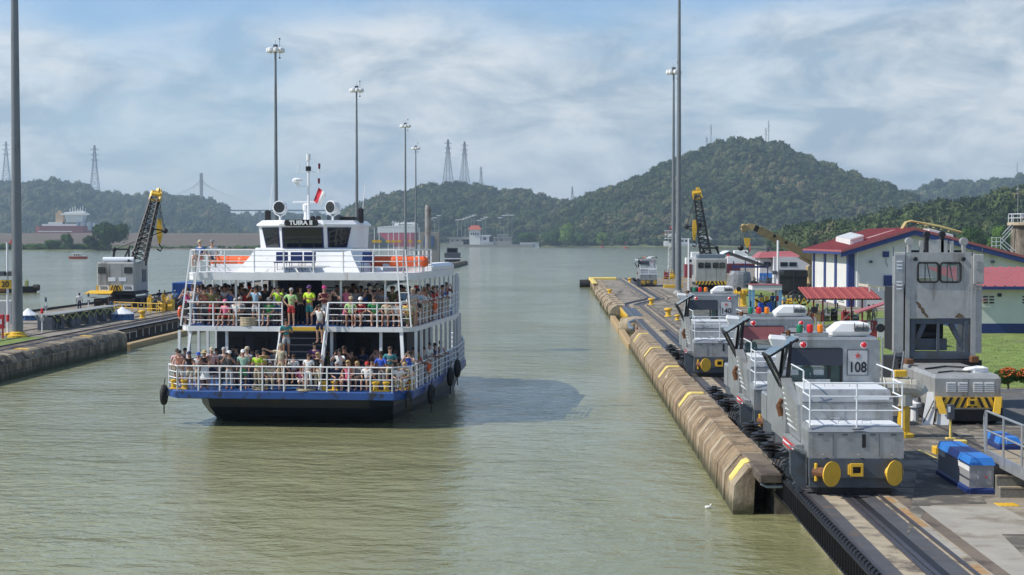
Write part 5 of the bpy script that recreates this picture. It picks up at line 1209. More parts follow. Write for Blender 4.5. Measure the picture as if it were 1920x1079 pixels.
    K['longhair'] = MB().loft(dome(.103, -.02, (1, 1.12), (0, .025), '')).ball((h.x, h.y+.055, h.z-.08), .10, 8, 6, 0, (1.1, .65, 1.7)).mesh('hair')
    K['cap'] = MB().loft(dome(.104, .012, (1, 1.12), (0, .012), '')).loft([[(h.x-.08, h.y-.08, h.z+.03), (h.x+.08, h.y-.08, h.z+.03), (h.x+.05, h.y-.205, h.z+.012), (h.x-.05, h.y-.205, h.z+.012)], [(h.x-.08, h.y-.08, h.z+.045), (h.x+.08, h.y-.08, h.z+.045), (h.x+.05, h.y-.20, h.z+.024), (h.x-.05, h.y-.20, h.z+.024)]]).mesh('cap')
    K['hat'] = MB().loft(dome(.103, .02, (1, 1.1), (0, .01), '')).lathe([(.10, .02), (.20, .012), (.20, .022), (.10, .04)], (h.x, h.y+.01, h.z), 16).mesh('hat')
    K['glasses'] = MB().box(h.x-.068, h.x+.068, h.y-.112, h.y-.09, h.z-.004, h.z+.028).mesh('sunglasses', black)
    K['eyes'] = MB().ball((h.x-.034, h.y-.096, h.z+.008), .012, 5, 4).ball((h.x+.034, h.y-.096, h.z+.008), .012, 5, 4).mesh('eyes', black)
    K['hand'] = lerp3(J['haL'], J['haR'], .5); K['head'] = tuple(h)
    for k in ('shirt', 'tank', 'long', 'shorts', 'trousers', 'body'):
        for pp in K[k].polygons: pp.use_smooth = True
    KIT[pose] = K; return K
CLO = {'white': (.74, .74, .73), 'black': (.015, .015, .017), 'dark grey': (.07, .07, .075), 'grey': (.22, .22, .23), 'light grey': (.42, .43, .44), 'beige': (.50, .43, .31), 'khaki': (.36, .30, .20), 'tan': (.42, .33, .22), 'navy': (.02, .03, .08), 'royal blue': (.03, .09, .50), 'light blue': (.32, .50, .66), 'blue': (.07, .16, .38), 'teal': (.05, .24, .26), 'green': (.05, .28, .10), 'lime': (.38, .60, .04), 'light green': (.38, .60, .25), 'neon yellow': (.58, .80, .05), 'yellow': (.70, .52, .12), 'red': (.52, .04, .04), 'dark red': (.24, .02, .03), 'pink': (.72, .18, .30), 'salmon': (.62, .28, .20), 'magenta': (.50, .05, .20), 'orange': (.70, .25, .06), 'olive': (.15, .14, .05), 'purple': (.10, .04, .14), 'maroon': (.16, .03, .05), 'pale pink': (.66, .42, .40), 'denim': (.08, .14, .24), 'striped green': (.35, .52, .42), 'brown': (.14, .07, .04), 'straw': (.50, .38, .20)}
def cloth(c): return pbr('cloth_'+c.replace(' ', '_'), CLO[c], .85, 0, .12, 9, .002, 60)
LAB = {}; PEOPLE = []
def olink(o, mt):
    if not o.data.materials: o.data.materials.append(mt)
    o.material_slots[0].link = 'OBJECT'; o.material_slots[0].material = mt
def person(loc, rz, pose, top, tcol, bot, bcol, hat=None, hcol=None, sk=0, hair='brown', scale=1., where='', glasses=False, cam_=False, extra='', lab=None, group='passengers crowding the ferry decks'):
    K = kit(pose); T = thing('person', '', 'person', loc, rz, group); T.scale = (scale,)*3
    olink(piece('body', K['body'], T), skin_m[sk])
    topn = {'shirt': 'T-shirt', 'tank': 'vest top', 'long': 'long shirt'}[top]; olink(piece('shirt', K[top], T), cloth(tcol))
    if bot: olink(piece(bot, K[bot], T), cloth(bcol))
    if hat: olink(piece(hat, K[hat], T), cloth(hcol))
    if not hat or hair == 'blond': olink(piece('hair', K['longhair' if hair in ('blond',) or top == 'tank' else 'hair'], T), hair_m[hair])
    piece('sunglasses' if glasses else 'eyes', K['glasses' if glasses else 'eyes'], T)
    verb = {'stand': 'standing', 'cam': 'taking a photo', 'rail': 'leaning forward', 'hold': 'standing', 'point': 'pointing', 'hips': 'hand on hip', 'sit': 'seated', 'sitcam': 'seated photographing'}[pose]
    hp = (', %s %s' % (hcol, hat)) if hat else ', %s hair' % hair
    if len(('%s person in %s %s and %s %s %s %s' % (verb, tcol, topn, bcol, bot, hp, where)).split()) > 16 and not hat: hp = ''
    l = lab or '%s person in %s %s%s%s' % (verb, tcol, topn, (' and %s %s' % (bcol, bot)) if bot else '', hp)
    l = (l+', '+where).strip(', ')
    if not lab and len(l.split()) > 16: l = '%s person in %s %s%s, %s' % (verb, tcol, topn, hp, where)
    T['label'] = l; LAB.setdefault(l, []).append(T)
    if cam_:
        p = Vector(K['hand'])+Vector((0, -.05, .02)); c = Matrix.Translation(loc) @ Matrix.Rotation(rz, 4, 'Z') @ (p*scale)
        cb_ = MB().cbox(-.06, .06, -.03, .03, -.04, .04, .008).cyl((0, -.03, 0), (0, -.09, 0), .03, n=10)
        tag(cb_.build('camera', black, loc=c), 'black camera held by the person in %s %s, %s' % (tcol, topn, where), 'camera', 'cameras held by passengers').rotation_euler = (0, 0, rz)
    return T
def PXL(px, y, z):                 # ferry-local x seen at photo column px
    x = 0
    for _ in range(5):
        w_ = W2(x, y, z); x += A(px, 500, w_.y).x-w_.x
    return x
rp = random.Random(11)
def fp(px, y, dk, pose, top, tcol, bot, bcol, hat=None, hcol=None, where='', sk=None, hair='brown', sc=None, turn=None, z=None, **kw):
    zz_ = {1: 1.615, 2: 4.355, 3: 6.77}[dk] if z is None else z
    x = PXL(px, y, zz_+1); x = max(-5.3, min(5.3, x))
    sc = sc or rp.uniform(.93, 1.04); turn = rp.uniform(-.35, .35) if turn is None else turn
    t = person(W2(x, y, zz_), -TH+turn, pose, top, tcol, bot, bcol, hat, hcol, rp.choice((0, 0, 0, 3, 1)) if sk is None else sk, hair, sc, where, **kw)
    PEOPLE.append((dk, x, y, tcol, t)); return t
l1, l2 = 'lower bow deck left', 'lower bow deck right'
fp(336, .55, 1, 'rail', 'tank', 'salmon', 'shorts', 'white', 'cap', 'black', l1, glasses=True); fp(330, 1.5, 1, 'stand', 'shirt', 'pale pink', 'shorts', 'khaki', None, None, l1)
fp(355, .5, 1, 'rail', 'tank', 'black', 'shorts', 'beige', 'cap', 'navy', l1); fp(371, 1.2, 1, 'hold', 'shirt', 'white', 'shorts', 'tan', 'cap', 'royal blue', l1, sc=.9)
fp(383, .6, 1, 'hold', 'tank', 'black', 'skirt', 'white', 'hat', 'straw', l1, glasses=True); fp(396, .9, 1, 'stand', 'shirt', 'pale pink', 'shorts', 'navy', 'cap', 'beige', l1, sc=1.04)
fp(419, 1.2, 1, 'hold', 'shirt', 'grey', 'trousers', 'dark grey', None, None, l1, sk=3, hair='grey', sc=1.04); fp(429, .55, 1, 'cam', 'shirt', 'dark grey', 'trousers', 'light grey', 'cap', 'white', l1, cam_=True)
fp(455, .6, 1, 'stand', 'shirt', 'striped green', 'shorts', 'green', 'cap', 'white', l1, glasses=True); fp(463, 1.3, 1, 'cam', 'shirt', 'light grey', 'trousers', 'navy', 'cap', 'beige', l1, sc=1.05)
fp(482, .6, 1, 'hold', 'shirt', 'lime', 'trousers', 'khaki', 'cap', 'black', l1, glasses=True, sc=.98); fp(494, 1.7, 1, 'stand', 'tank', 'yellow', 'shorts', 'black', None, None, l1, hair='black')
fp(505, .75, 1, 'sit', 'shirt', 'beige', 'trousers', 'khaki', None, None, l1, hair='grey', glasses=True); fp(526, .55, 1, 'point', 'shirt', 'beige', 'trousers', 'tan', 'cap', 'khaki', 'at the foot of the ferry stairs', z=1.95, sc=.97)
fp(531, .8, 1, 'sitcam', 'tank', 'purple', 'skirt', 'brown', None, None, 'below the pointing man', sk=0); fp(550, .95, 1, 'sit', 'shirt', 'white', 'shorts', 'denim', None, None, 'on the lower stair steps', z=1.9)
fp(563, .7, 1, 'sit', 'shirt', 'pink', 'shorts', 'white', 'cap', 'dark red', 'on the lower stair steps', z=1.6, sc=.85); fp(573, .75, 1, 'sit', 'shirt', 'light blue', 'shorts', 'blue', None, None, 'child on the lower stair steps', z=1.75, sc=.8, hair='blond')
fp(589, 1.25, 1, 'hold', 'shirt', 'purple', 'trousers', 'black', None, None, 'at the stair foot', hair='black', z=1.9); fp(595, .55, 1, 'stand', 'tank', 'black', 'trousers', 'beige', None, None, l2, hair='blond', glasses=True, sc=.97)
fp(578, .5, 1, 'stand', 'shirt', 'white', 'trousers', 'white', None, None, 'before the ferry stairs', sc=.92, hair='brown')
fp(631, .75, 1, 'sit', 'shirt', 'navy', 'shorts', 'dark grey', None, None, l2, hair='grey', glasses=True); fp(636, 1.3, 1, 'cam', 'shirt', 'white', 'shorts', 'beige', None, None, l2, hair='black', cam_=True, sc=1.02)
fp(645, 1.9, 1, 'cam', 'tank', 'dark grey', 'shorts', 'black', None, None, l2, sk=1, sc=1.08); fp(652, .75, 1, 'sit', 'tank', 'pink', 'skirt', 'pink', None, None, l2, hair='blond', glasses=True)
fp(669, 1.0, 1, 'sit', 'shirt', 'grey', 'skirt', 'tan', None, None, l2, hair='blond'); fp(688, .8, 1, 'sit', 'shirt', 'white', 'shorts', 'denim', 'cap', 'red', l2)
fp(697, 1.7, 1, 'sit', 'shirt', 'maroon', 'shorts', 'black', None, None, l2, hair='black'); fp(716, .62, 1, 'rail', 'shirt', 'royal blue', 'trousers', 'grey', None, None, l2, sk=2, hair='black', sc=1.0)
fp(731, 1.5, 1, 'hold', 'shirt', 'teal', 'shorts', 'beige', None, None, l2, sc=1.08, hair='brown'); fp(747, .75, 1, 'sit', 'shirt', 'white', 'trousers', 'khaki', None, None, l2, hair='brown')
fp(766, 1.5, 1, 'sit', 'shirt', 'dark grey', 'shorts', 'black', None, None, l2, glasses=True, hair='grey'); fp(777, 1.9, 1, 'cam', 'shirt', 'light blue', 'shorts', 'khaki', None, None, l2, cam_=True)
fp(793, 1.5, 1, 'cam', 'tank', 'royal blue', 'skirt', 'white', None, None, l2, hair='brown'); fp(758, .95, 1, 'sit', 'shirt', 'khaki', 'trousers', 'white', None, None, l2, hair='blond')
for k, (px, c, b) in enumerate(((346, 'brown', 'khaki'), (405, 'maroon', 'grey'), (443, 'dark grey', 'denim'), (472, 'navy', 'black'), (514, 'grey', 'black'), (618, 'olive', 'denim'), (659, 'brown', 'black'), (680, 'navy', 'beige'), (706, 'pale pink', 'white'), (741, 'dark grey', 'navy'), (786, 'olive', 'tan'))): fp(px, 2.5+.3*(k % 3), 1, ('stand', 'hold', 'cam')[k % 3], 'shirt', c, 'shorts', b, None, None, 'in the shade of the lower deck', sk=rp.choice((1, 2, 0)), hair=('black', 'brown')[k % 2])
for k, (yy, c) in enumerate(((3.2, 'red'), (4.8, 'grey'), (6.2, 'white'), (8.0, 'navy'), (9.8, 'salmon'))): fp(880, yy, 1, 'rail', 'shirt', c, 'shorts', 'khaki', None, None, 'along the lower deck right rail', turn=1.2, hair='black')
u1, u2 = 'middle deck left', 'middle deck right'
fp(351, 2.6, 2, 'cam', 'tank', 'magenta', 'skirt', 'black', None, None, u1); fp(362, 3.0, 2, 'stand', 'shirt', 'light grey', 'trousers', 'denim', None, None, u1, sc=1.04)
fp(383, 3.2, 2, 'hold', 'shirt', 'salmon', 'shorts', 'white', None, None, u1, hair='black'); fp(394, 3.9, 2, 'stand', 'shirt', 'white', 'shorts', 'khaki', None, None, u1, sc=1.04, hair='black')
fp(397, 2.5, 2, 'point', 'shirt', 'olive', 'shorts', 'red', None, None, u1, hair='brown'); fp(409, 2.9, 2, 'hold', 'tank', 'light grey', 'shorts', 'black', None, None, u1, sk=2, hair='black')
fp(421, 3.3, 2, 'stand', 'shirt', 'white', 'shorts', 'navy', None, None, u1, sk=1, hair='black'); fp(433, 3.2, 2, 'cam', 'shirt', 'blue', 'shorts', 'denim', None, None, u1, hair='brown')
fp(422, 2.45, 2, 'sit', 'shirt', 'pink', 'shorts', 'red', 'cap', 'pink', u1, sc=.9); fp(441, 2.5, 2, 'sit', 'shirt', 'white', 'shorts', 'beige', None, None, u1, sc=.95, hair='grey')
fp(450, 2.75, 2, 'sit', 'shirt', 'light grey', 'trousers', 'khaki', None, None, u1, hair='grey', glasses=True); fp(459, 3.5, 2, 'stand', 'shirt', 'red', 'shorts', 'black', None, None, u1, sk=2, hair='black')
fp(479, 2.4, 2, 'cam', 'shirt', 'light blue', 'shorts', 'light grey', None, None, u1, sc=1.03, cam_=True, hair='black'); fp(446, 3.6, 2, 'cam', 'shirt', 'dark grey', 'shorts', 'denim', None, None, u1, hair='black')
fp(497, 3.4, 2, 'stand', 'shirt', 'black', 'shorts', 'grey', None, None, u1, sk=2, hair='black'); fp(504, 2.5, 2, 'sit', 'shirt', 'green', 'shorts', 'green', 'hat', 'grey', u1)
fp(522, 2.7, 2, 'cam', 'shirt', 'lime', 'shorts', 'denim', None, None, u1, cam_=True, hair='black', sc=1.02); fp(546, 2.15, 2, 'hips', 'shirt', 'light green', 'shorts', 'red', None, None, 'left at the top of the stairs', sc=.98, hair='grey')
fp(536, .95, 2, 'hold', 'shirt', 'teal', 'shorts', 'light grey', None, None, 'going down the ferry stairs', z=3.05, sk=1, hair='black'); fp(580, 2.4, 2, 'hold', 'shirt', 'neon yellow', 'shorts', 'teal', 'cap', 'purple', 'centre of the stair opening', sc=1.04, glasses=True)
fp(599, 1.3, 2, 'cam', 'shirt', 'white', 'shorts', 'navy', None, None, 'on the upper stair steps', z=3.65, cam_=True, hair='brown', sc=.99); fp(608, 2.5, 2, 'hold', 'tank', 'maroon', 'shorts', 'white', 'cap', 'magenta', 'right of the stair opening')
fp(563, 3.4, 2, 'stand', 'shirt', 'olive', 'trousers', 'black', None, None, 'behind the stair opening', hair='black')
fp(628, 2.7, 2, 'cam', 'tank', 'black', 'skirt', 'black', None, None, u2, hair='black'); fp(649, 3.1, 2, 'stand', 'tank', 'pink', 'skirt', 'pink', None, None, u2)
fp(658, 2.5, 2, 'sit', 'shirt', 'light green', 'shorts', 'black', 'cap', 'tan', u2); fp(676, 2.5, 2, 'sit', 'shirt', 'dark red', 'shorts', 'white', 'cap', 'white', u2)
fp(695, 3.2, 2, 'cam', 'tank', 'black', 'shorts', 'khaki', 'hat', 'beige', u2, cam_=True); fp(701, 2.55, 2, 'sit', 'shirt', 'green', 'shorts', 'beige', None, None, u2)
fp(716, 3.3, 2, 'hold', 'shirt', 'grey', 'shorts', 'denim', None, None, u2, glasses=True); fp(726, 2.5, 2, 'sit', 'shirt', 'beige', 'shorts', 'grey', 'cap', 'dark grey', u2)
fp(743, 2.55, 2, 'sit', 'shirt', 'white', 'shorts', 'black', None, None, u2, hair='black', glasses=True); fp(752, 3.0, 2, 'sit', 'shirt', 'salmon', 'shorts', 'denim', None, None, u2, sk=3)
fp(765, 2.5, 2, 'sit', 'shirt', 'yellow', 'trousers', 'olive', 'cap', 'white', u2); fp(773, 2.9, 2, 'sit', 'tank', 'yellow', 'skirt', 'tan', None, None, u2, hair='blond')
fp(799, 2.5, 2, 'hold', 'shirt', 'light grey', 'shorts', 'beige', 'cap', 'beige', 'at the right corner of the middle deck', turn=.6, sc=1.0); fp(786, 3.3, 2, 'sit', 'shirt', 'dark grey', 'shorts', 'black', None, None, u2, hair='black')
rows = [('navy', 'denim'), ('black', 'grey'), ('maroon', 'black'), ('dark grey', 'khaki'), ('blue', 'black'), ('brown', 'denim'), ('purple', 'navy'), ('olive', 'tan'), ('teal', 'black'), ('grey', 'navy'), ('dark red', 'denim')]
for k in range(30):
    px = 362+k*15.0; c, b = rows[k % 11]
    if 560 < px < 622: continue
    yy = 4.3+(k % 3)*.9
    x = PXL(px, yy, 5.3); near = min([p for p in PEOPLE if p[0] == 2], key=lambda p: abs(p[1]-x)+abs(p[2]-yy)*.3)
    fp(px, yy, 2, ('stand', 'hold', 'cam')[k*7 % 3], 'shirt', c, 'trousers' if k % 3 else 'shorts', b, None, None, 'shaded, %s of the middle deck' % ('far left' if px < 420 else 'left' if px < 500 else 'middle' if px < 640 else 'right' if px < 730 else 'far right'), sk=rp.choice((1, 2)), hair='black', sc=rp.uniform(.97, 1.06))
for k, (px, c, b, hc) in enumerate(((372, 'light blue', 'khaki', None), (390, 'pink', 'denim', None), (404, 'beige', 'navy', 'white'), (416, 'teal', 'tan', None), (428, 'khaki', 'black', 'navy'), (440, 'maroon', 'denim', None), (453, 'light grey', 'navy', None), (468, 'yellow', 'denim', 'red'), (487, 'grey', 'khaki', None), (511, 'salmon', 'navy', None), (530, 'white', 'black', 'navy'), (638, 'teal', 'khaki', None), (667, 'light grey', 'denim', None), (685, 'blue', 'tan', 'white'), (708, 'pale pink', 'navy', None), (735, 'olive', 'khaki', None), (757, 'light blue', 'navy', None), (780, 'white', 'denim', 'red'))):
    fp(px, 3.75+.2*(k % 3), 2, ('stand', 'cam', 'hold')[k % 3], 'shirt', c, 'shorts', b, 'cap' if hc else None, hc, 'second row of the middle deck', hair=('brown', 'black', 'grey')[k % 3], sc=rp.uniform(.96, 1.05))
for k, (yy, c) in enumerate(((3.4, 'light blue'), (4.3, 'salmon'), (5.3, 'white'), (6.5, 'navy'), (7.7, 'red'), (9.0, 'pale pink'), (10.4, 'blue'), (12, 'maroon'))): fp(890, yy, 2, ('rail', 'cam')[k % 2], 'shirt', c, 'shorts', 'khaki', None, None, 'along the middle deck right rail', turn=1.1, hair=('black', 'brown')[k % 2])
fp(376, 3.1, 3, 'sit', 'shirt', 'blue', 'shorts', 'salmon', 'cap', 'beige', 'by the top deck left rail', z=6.95); fp(398, 3.3, 3, 'sit', 'shirt', 'white', 'shorts', 'denim', 'cap', 'grey', 'on the top deck left of the rafts', z=6.95)
for l, ts in LAB.items():
    if len(ts) > 1: print('DUPLABEL', l, len(ts))
# ============================================================ cranes
def lattice(mb, p0, p1, w0, w1, n, r=.06):
    p0, p1 = Vector(p0), Vector(p1); d = (p1-p0).normalized(); a = d.cross(Vector((0, 1, 0))).normalized(); b = a.cross(d)
    L = []
    for k in range(n+1):
        t = k/n; w_ = w0+(w1-w0)*t; c = p0.lerp(p1, t); L.append([c+a*sx*w_/2+b*sy*w_/2 for sx, sy in ((-1, -1), (1, -1), (1, 1), (-1, 1))])
    for u_, v_ in zip(L, L[1:]):
        for i in range(4):
            j = (i+1) % 4; mb.bar(u_[i], v_[i], r*1.7); mb.bar(u_[i], v_[j], r*.9); mb.bar(v_[i], v_[j], r*.9)
def chevrons(T, x0, x1, y, z0, z1, n, mt=black, base=yellow):
    b = MB().box(x0, x1, y, y+.06, z0, z1).build('bumper_board', base, T); w_ = (x1-x0)/n; c = (x0+x1)/2
    for k in range(n):
        xa = x0+w_*k+w_*.15; s = (z1-z0)*.45*(1 if xa > c else -1); q_ = [(xa, z0+.01), (xa+w_*.42, z0+.01), (xa+w_*.42-s, z1-.01), (xa-s, z1-.01)]
        q_ = [(min(x1-.01, max(x0+.01, a)), z) for a, z in q_]; MB().prismy(q_, y-.012, y+.01).build('warning_stripe', mt, b)
ctank = pbr('crane_bodywork', (.40, .40, .38), .45, .25, .12, 1.2, .003, dirt=(.15, .13, .10), dlo=.55, dhi=.72, dscale=.9, streak=True)
def lattice_crane(p, label, wins, num, tip, boom0, lean, tank=True, hook=None, gant=1):
    T = thing('lattice_crane', label, 'crane', p)
    MB().cbox(-1.95, 1.95, 0, 5.4, 1.75, 4.7, .12).build('machinery_house', ctank, T)
    for x0, x1, z0, z1 in wins:
        f = MB().prismy([(x0+(x1-x0)/2+a, (z0+z1)/2+b) for a, b in rounded(x1-x0+.1, z1-z0+.1, .10)], -.03, -.005).build('window_frame', black, T); MB().prismy([(x0+(x1-x0)/2+a, (z0+z1)/2+b) for a, b in rounded(x1-x0, z1-z0, .08)], -.04, -.028).build('pane', darkglass, f)
    for x in (-.65, .65): MB().box(x-.01, x+.01, -.015, .02, 1.8, 4.5).build('seam', slate, T)
    for s in (-1, 1):
        MB().cbox(s*1.95-.03, s*1.95+.03, 1.0, 1.9, 1.9, 4.2, .01).build('side_door', ctank, T); MB().box(s*1.95-.04, s*1.95+.04, 3, 4.6, 2.6, 3.9).build('side_grille', slate, T)
    if num:
        for x in (-1.2, 1.3): b = MB().box(x-.55, x+.55, -.05, -.01, 1.78, 2.32).build('number_plate', white, T); text('number', num, .50, (x, -.056, 2.05), (PI/2, 0, 0), black, b, sx=.8, bold=.008)
        chevrons(T, -.6, .72, -.07, 1.76, 2.34, 5); MB().box(-1.98, -1.75, -.06, -.01, 1.78, 2.32).build('yellow_corner', yellow, T)
        for x in (-.75, .35): MB().box(x, x+.75, -.03, -.005, 2.75, 3.15).build('vent_panel', silver_sunlit, T)
    else: chevrons(T, -1.9, 1.9, -.05, 1.45, 1.9, 9)
    MB().box(-1.9, 1.9, .1, 5.2, 1.35, 1.75).cyl((0, 2.8, .95), (0, 2.8, 1.4), 1.3, n=18).box(-2.1, 2.1, -.6, 6, .5, .95).build('turntable', black, T)
    m = MB()
    for s in (-1, 1):
        for y_ in (0, 1.3, 4.0, 5.3): m.cyl((s*1.7, y_, .5), (s*2.1, y_, .5), .5, n=12)
    m.build('wheels', rubber, T)
    if num:
        MB().loft([[(-3.0, -1.0, 1.45), (-.2, -1.0, 1.45), (-.2, 0, 1.75), (-2.6, 0, 1.75)], [(-3.0, -1.0, 1.52), (-.2, -1.0, 1.52), (-.2, 0, 1.82), (-2.6, 0, 1.82)]]).build('walkway', yellow, T)
        for k in range(4): MB().box(-2.3+k*.5, -1.7+k*.5, -1.1, -.6, 1.1-k*.35, 1.16-k*.35).build('step', rust, T)
    MB().cyl((-1.6, 1.2, 4.95), (1.6, 1.2, 4.95), .28, n=12).build('roof_drum', silver_sunlit, T)
    if tank: MB().cbox(-1.6, 1.75, .3, 3.4, 4.7, 5.25, .08).build('roof_tank', pbr('blue_grey_steel', (.16, .20, .24), .5, .2), T)
    b0, t0 = Vector(boom0), Vector(tip)
    m = MB(); lattice(m, b0, b0.lerp(t0, .9), 1.3, .75, 13, .085); m.build('boom', black, T)
    d = (t0-b0).normalized(); a_ = d.cross(Vector((0, 1, 0))).normalized(); h0 = b0.lerp(t0, .88)
    m = MB(); m.bar(h0-a_*.5, t0-a_*.48, .22).bar(h0+a_*.5, t0+a_*.48, .22).bar(h0-a_*.5, h0+a_*.5, .25).bar(t0-a_*.5, t0+a_*.5, .22).cyl(t0-a_*.45-d*.3, t0+a_*.45-d*.3, .22, n=12).bar(t0-a_*.1, t0-a_*.1+d*.4, .3).bar(t0-a_*.35, t0-a_*.35+d*.35, .2)
    m.build('boom_head', yellow, T)
    g1, g2 = Vector((-1.0*gant, 3.2, 6.0)), Vector((.6*gant, 3.0, 6.0)); mid = b0.lerp(t0, .48)
    m = MB(); m.bar((-1.6*gant, 4.8, 4.7), g1, .22).bar(g1, g2, .2).bar(g2, (1.2*gant, .6, 4.7), .2).bar((.2*gant, 2.0, 4.7), (1.2*gant, 1.2, 6.4), .12); m.ball(g1, .25, 8, 6); m.bar(mid-a_*gant*.2, mid-a_*1.9*gant, .14); m.ball(mid-a_*1.9*gant, .3, 8, 6).ball(mid-a_*.3*gant, .38, 8, 6); m.bar(mid-a_*1.9*gant, g1, .05); m.build('gantry', black, T)
    m = MB()
    for k in (-.12, .12): m.bar(mid-a_*1.9*gant+Vector((0, k, 0)), t0+Vector((k, 0, -.3)), .035); m.bar(g1, mid-a_*1.8*gant+Vector((0, k, 0)), .035)
    m.build('pendant_cable', black, T)
    hk = Vector(hook); m = MB()
    for k in (-.25, -.08, .1, .25): m.bar((hk.x+k*.9, hk.y, t0.z-.5), (hk.x+k*.5, hk.y, hk.z+1.2), .03)
    m.build('hoist_cable', black, T)
    hb_ = MB().loft([[(hk.x-.18, hk.y-.15, hk.z+1.3), (hk.x+.18, hk.y-.15, hk.z+1.3), (hk.x+.18, hk.y+.15, hk.z+1.3), (hk.x-.18, hk.y+.15, hk.z+1.3)], [(hk.x-.30, hk.y-.2, hk.z+.3), (hk.x+.30, hk.y-.2, hk.z+.3), (hk.x+.30, hk.y+.2, hk.z+.3), (hk.x-.30, hk.y+.2, hk.z+.3)], [(hk.x-.22, hk.y-.2, hk.z-.5), (hk.x+.22, hk.y-.2, hk.z-.5), (hk.x+.26, hk.y+.2, hk.z-.5), (hk.x-.26, hk.y+.2, hk.z-.5)], [(hk.x-.1, hk.y-.1, hk.z-1.3), (hk.x+.1, hk.y-.1, hk.z-1.3), (hk.x+.1, hk.y+.1, hk.z-1.3), (hk.x-.1, hk.y+.1, hk.z-1.3)]]).build('hook_block', yellow, T)
    MB().tube([(hk.x, hk.y, hk.z-1.2), (hk.x, hk.y, hk.z-1.5), (hk.x+.3, hk.y, hk.z-1.75), (hk.x+.1, hk.y, hk.z-2.1), (hk.x-.25, hk.y, hk.z-1.9)], .09, 7).build('hook', black, hb_)
    return T
def rel(p, px, py, Y): v = A(px, py, Y)-p; return tuple(v)
p = G(217, 578); p.z = 1.3
lattice_crane(p, 'old grey lattice boom crane numbered 5006 with a leaning black jib on the left island', [(-1.75, -1.1, 3.6, 4.15), (.95, 1.7, 3.6, 4.15)], '5006', rel(p, 294, 360, p.y+5), (1.9, 1.8, 4.7), 0, False, rel(p, 299, 434, p.y+5))
p = G(1333, 556)
lattice_crane(p, 'grey lattice boom crane with four cab windows behind locomotive 140', [(-1.55, -.95, 3.55, 4.15), (-.75, -.1, 3.55, 4.15), (.25, .9, 3.55, 4.15), (1.1, 1.7, 3.55, 4.15)], '', rel(p, 1306, 358, p.y+4), (-.45, 2.2, 4.9), 0, True, rel(p, 1302, 432, p.y+3), gant=-1)
# telescopic crane
p = G(1535, 548); Yc = p.y
T = thing('mobile_crane', 'beige telescopic crane whose boom leans up beside the red roofed workshop', 'crane', p)
sand = pbr('sand_paint', (.40, .29, .13), .5, 0, .12, 2, .003, dirt=(.22, .15, .07))
a, b = Vector(rel(p, 1533, 489, Yc)), Vector(rel(p, 1422, 431, Yc-3)); d = (b-a).normalized(); up = Vector((-d.z, 0, d.x)) if d.x < 0 else Vector((d.z, 0, -d.x)); up = -up if up.z < 0 else up
def tbox(p0, p1, h_, w_): s_ = Vector((0, w_/2, 0)); u_ = up*h_/2; return MB().loft([[q_-u_-s_, q_-u_+s_, q_+u_+s_, q_+u_-s_] for q_ in (p0, p1)])
tbox(a, b, 1.05, .9).build('boom', sand, T); c_ = rel(p, 1414, 427, Yc-3); tbox(b, Vector(c_), .8, .7).build('inner_boom', black, T)
e = Vector(rel(p, 1400, 425, Yc-3)); tbox(Vector(c_), e, 1.0, .8).ball(e+Vector((-.3, 0, -.2)), .55, 8, 6, .1).bar(e+Vector((-.2, -.5, .2)), e+Vector((-.9, -.5, -.1)), .2).build('boom_head', sand, T)
for q_ in (rel(p, 1452, 443, Yc-2.6), rel(p, 1474, 455, Yc-2.2)): 
    q_ = Vector(q_); MB().cyl(q_+Vector((0, -.2, 0)), q_+Vector((0, -.12, 0)), .22, n=12).build('hole', black, T)
MB().cyl(rel(p, 1500, 482, Yc-1), rel(p, 1524, 496, Yc), .24, n=10).build('lift_cylinder', sand, T)
for t_ in (.2, .45, .7): q_ = a.lerp(b, t_); tbox(q_-d*.15, q_+d*.15, 1.15, 1.0).build('collar', sand, T)
tp = e+Vector((0, 0, -.4)); h_ = Vector(rel(p, 1401, 455, Yc-3)); m = MB()
for k in (-.5, -.2, .15, .5): m.bar(tp+Vector((k, 0, 0)), h_+Vector((k*.5, 0, .5)), .03)
m.bar(e+Vector((-.9, 0, 0)), Vector(rel(p, 1389, 463, Yc-3)), .03); m.build('hoist_cable', black, T)
MB().prismy([(h_.x-.45, h_.z+.6), (h_.x+.45, h_.z+.6), (h_.x+.3, h_.z-.3), (h_.x, h_.z-.8), (h_.x-.3, h_.z-.3)][::-1], h_.y-.15, h_.y+.15).build('hook_block', yellow, T)
MB().tube([h_+Vector((0, 0, -.7)), h_+Vector((.3, 0, -1.1)), h_+Vector((.1, 0, -1.5)), h_+Vector((-.3, 0, -1.2))], .10, 7).build('hook', black, T); MB().ball(rel(p, 1389, 465, Yc-3), .42, 10, 7).build('headache_ball', black, T)
MB().cbox(-1.5, 3.5, -1, 2, 1.0, 3.6, .2).cbox(-2.2, 8, -1.3, 2, .5, 1.2, .1).build('carrier', sand, T); m = MB()
for k in range(4): m.cyl((-1+k*2.3, -1.5, .55), (-1+k*2.3, -1.1, .55), .55, n=14)
m.build('wheels', rubber, T)

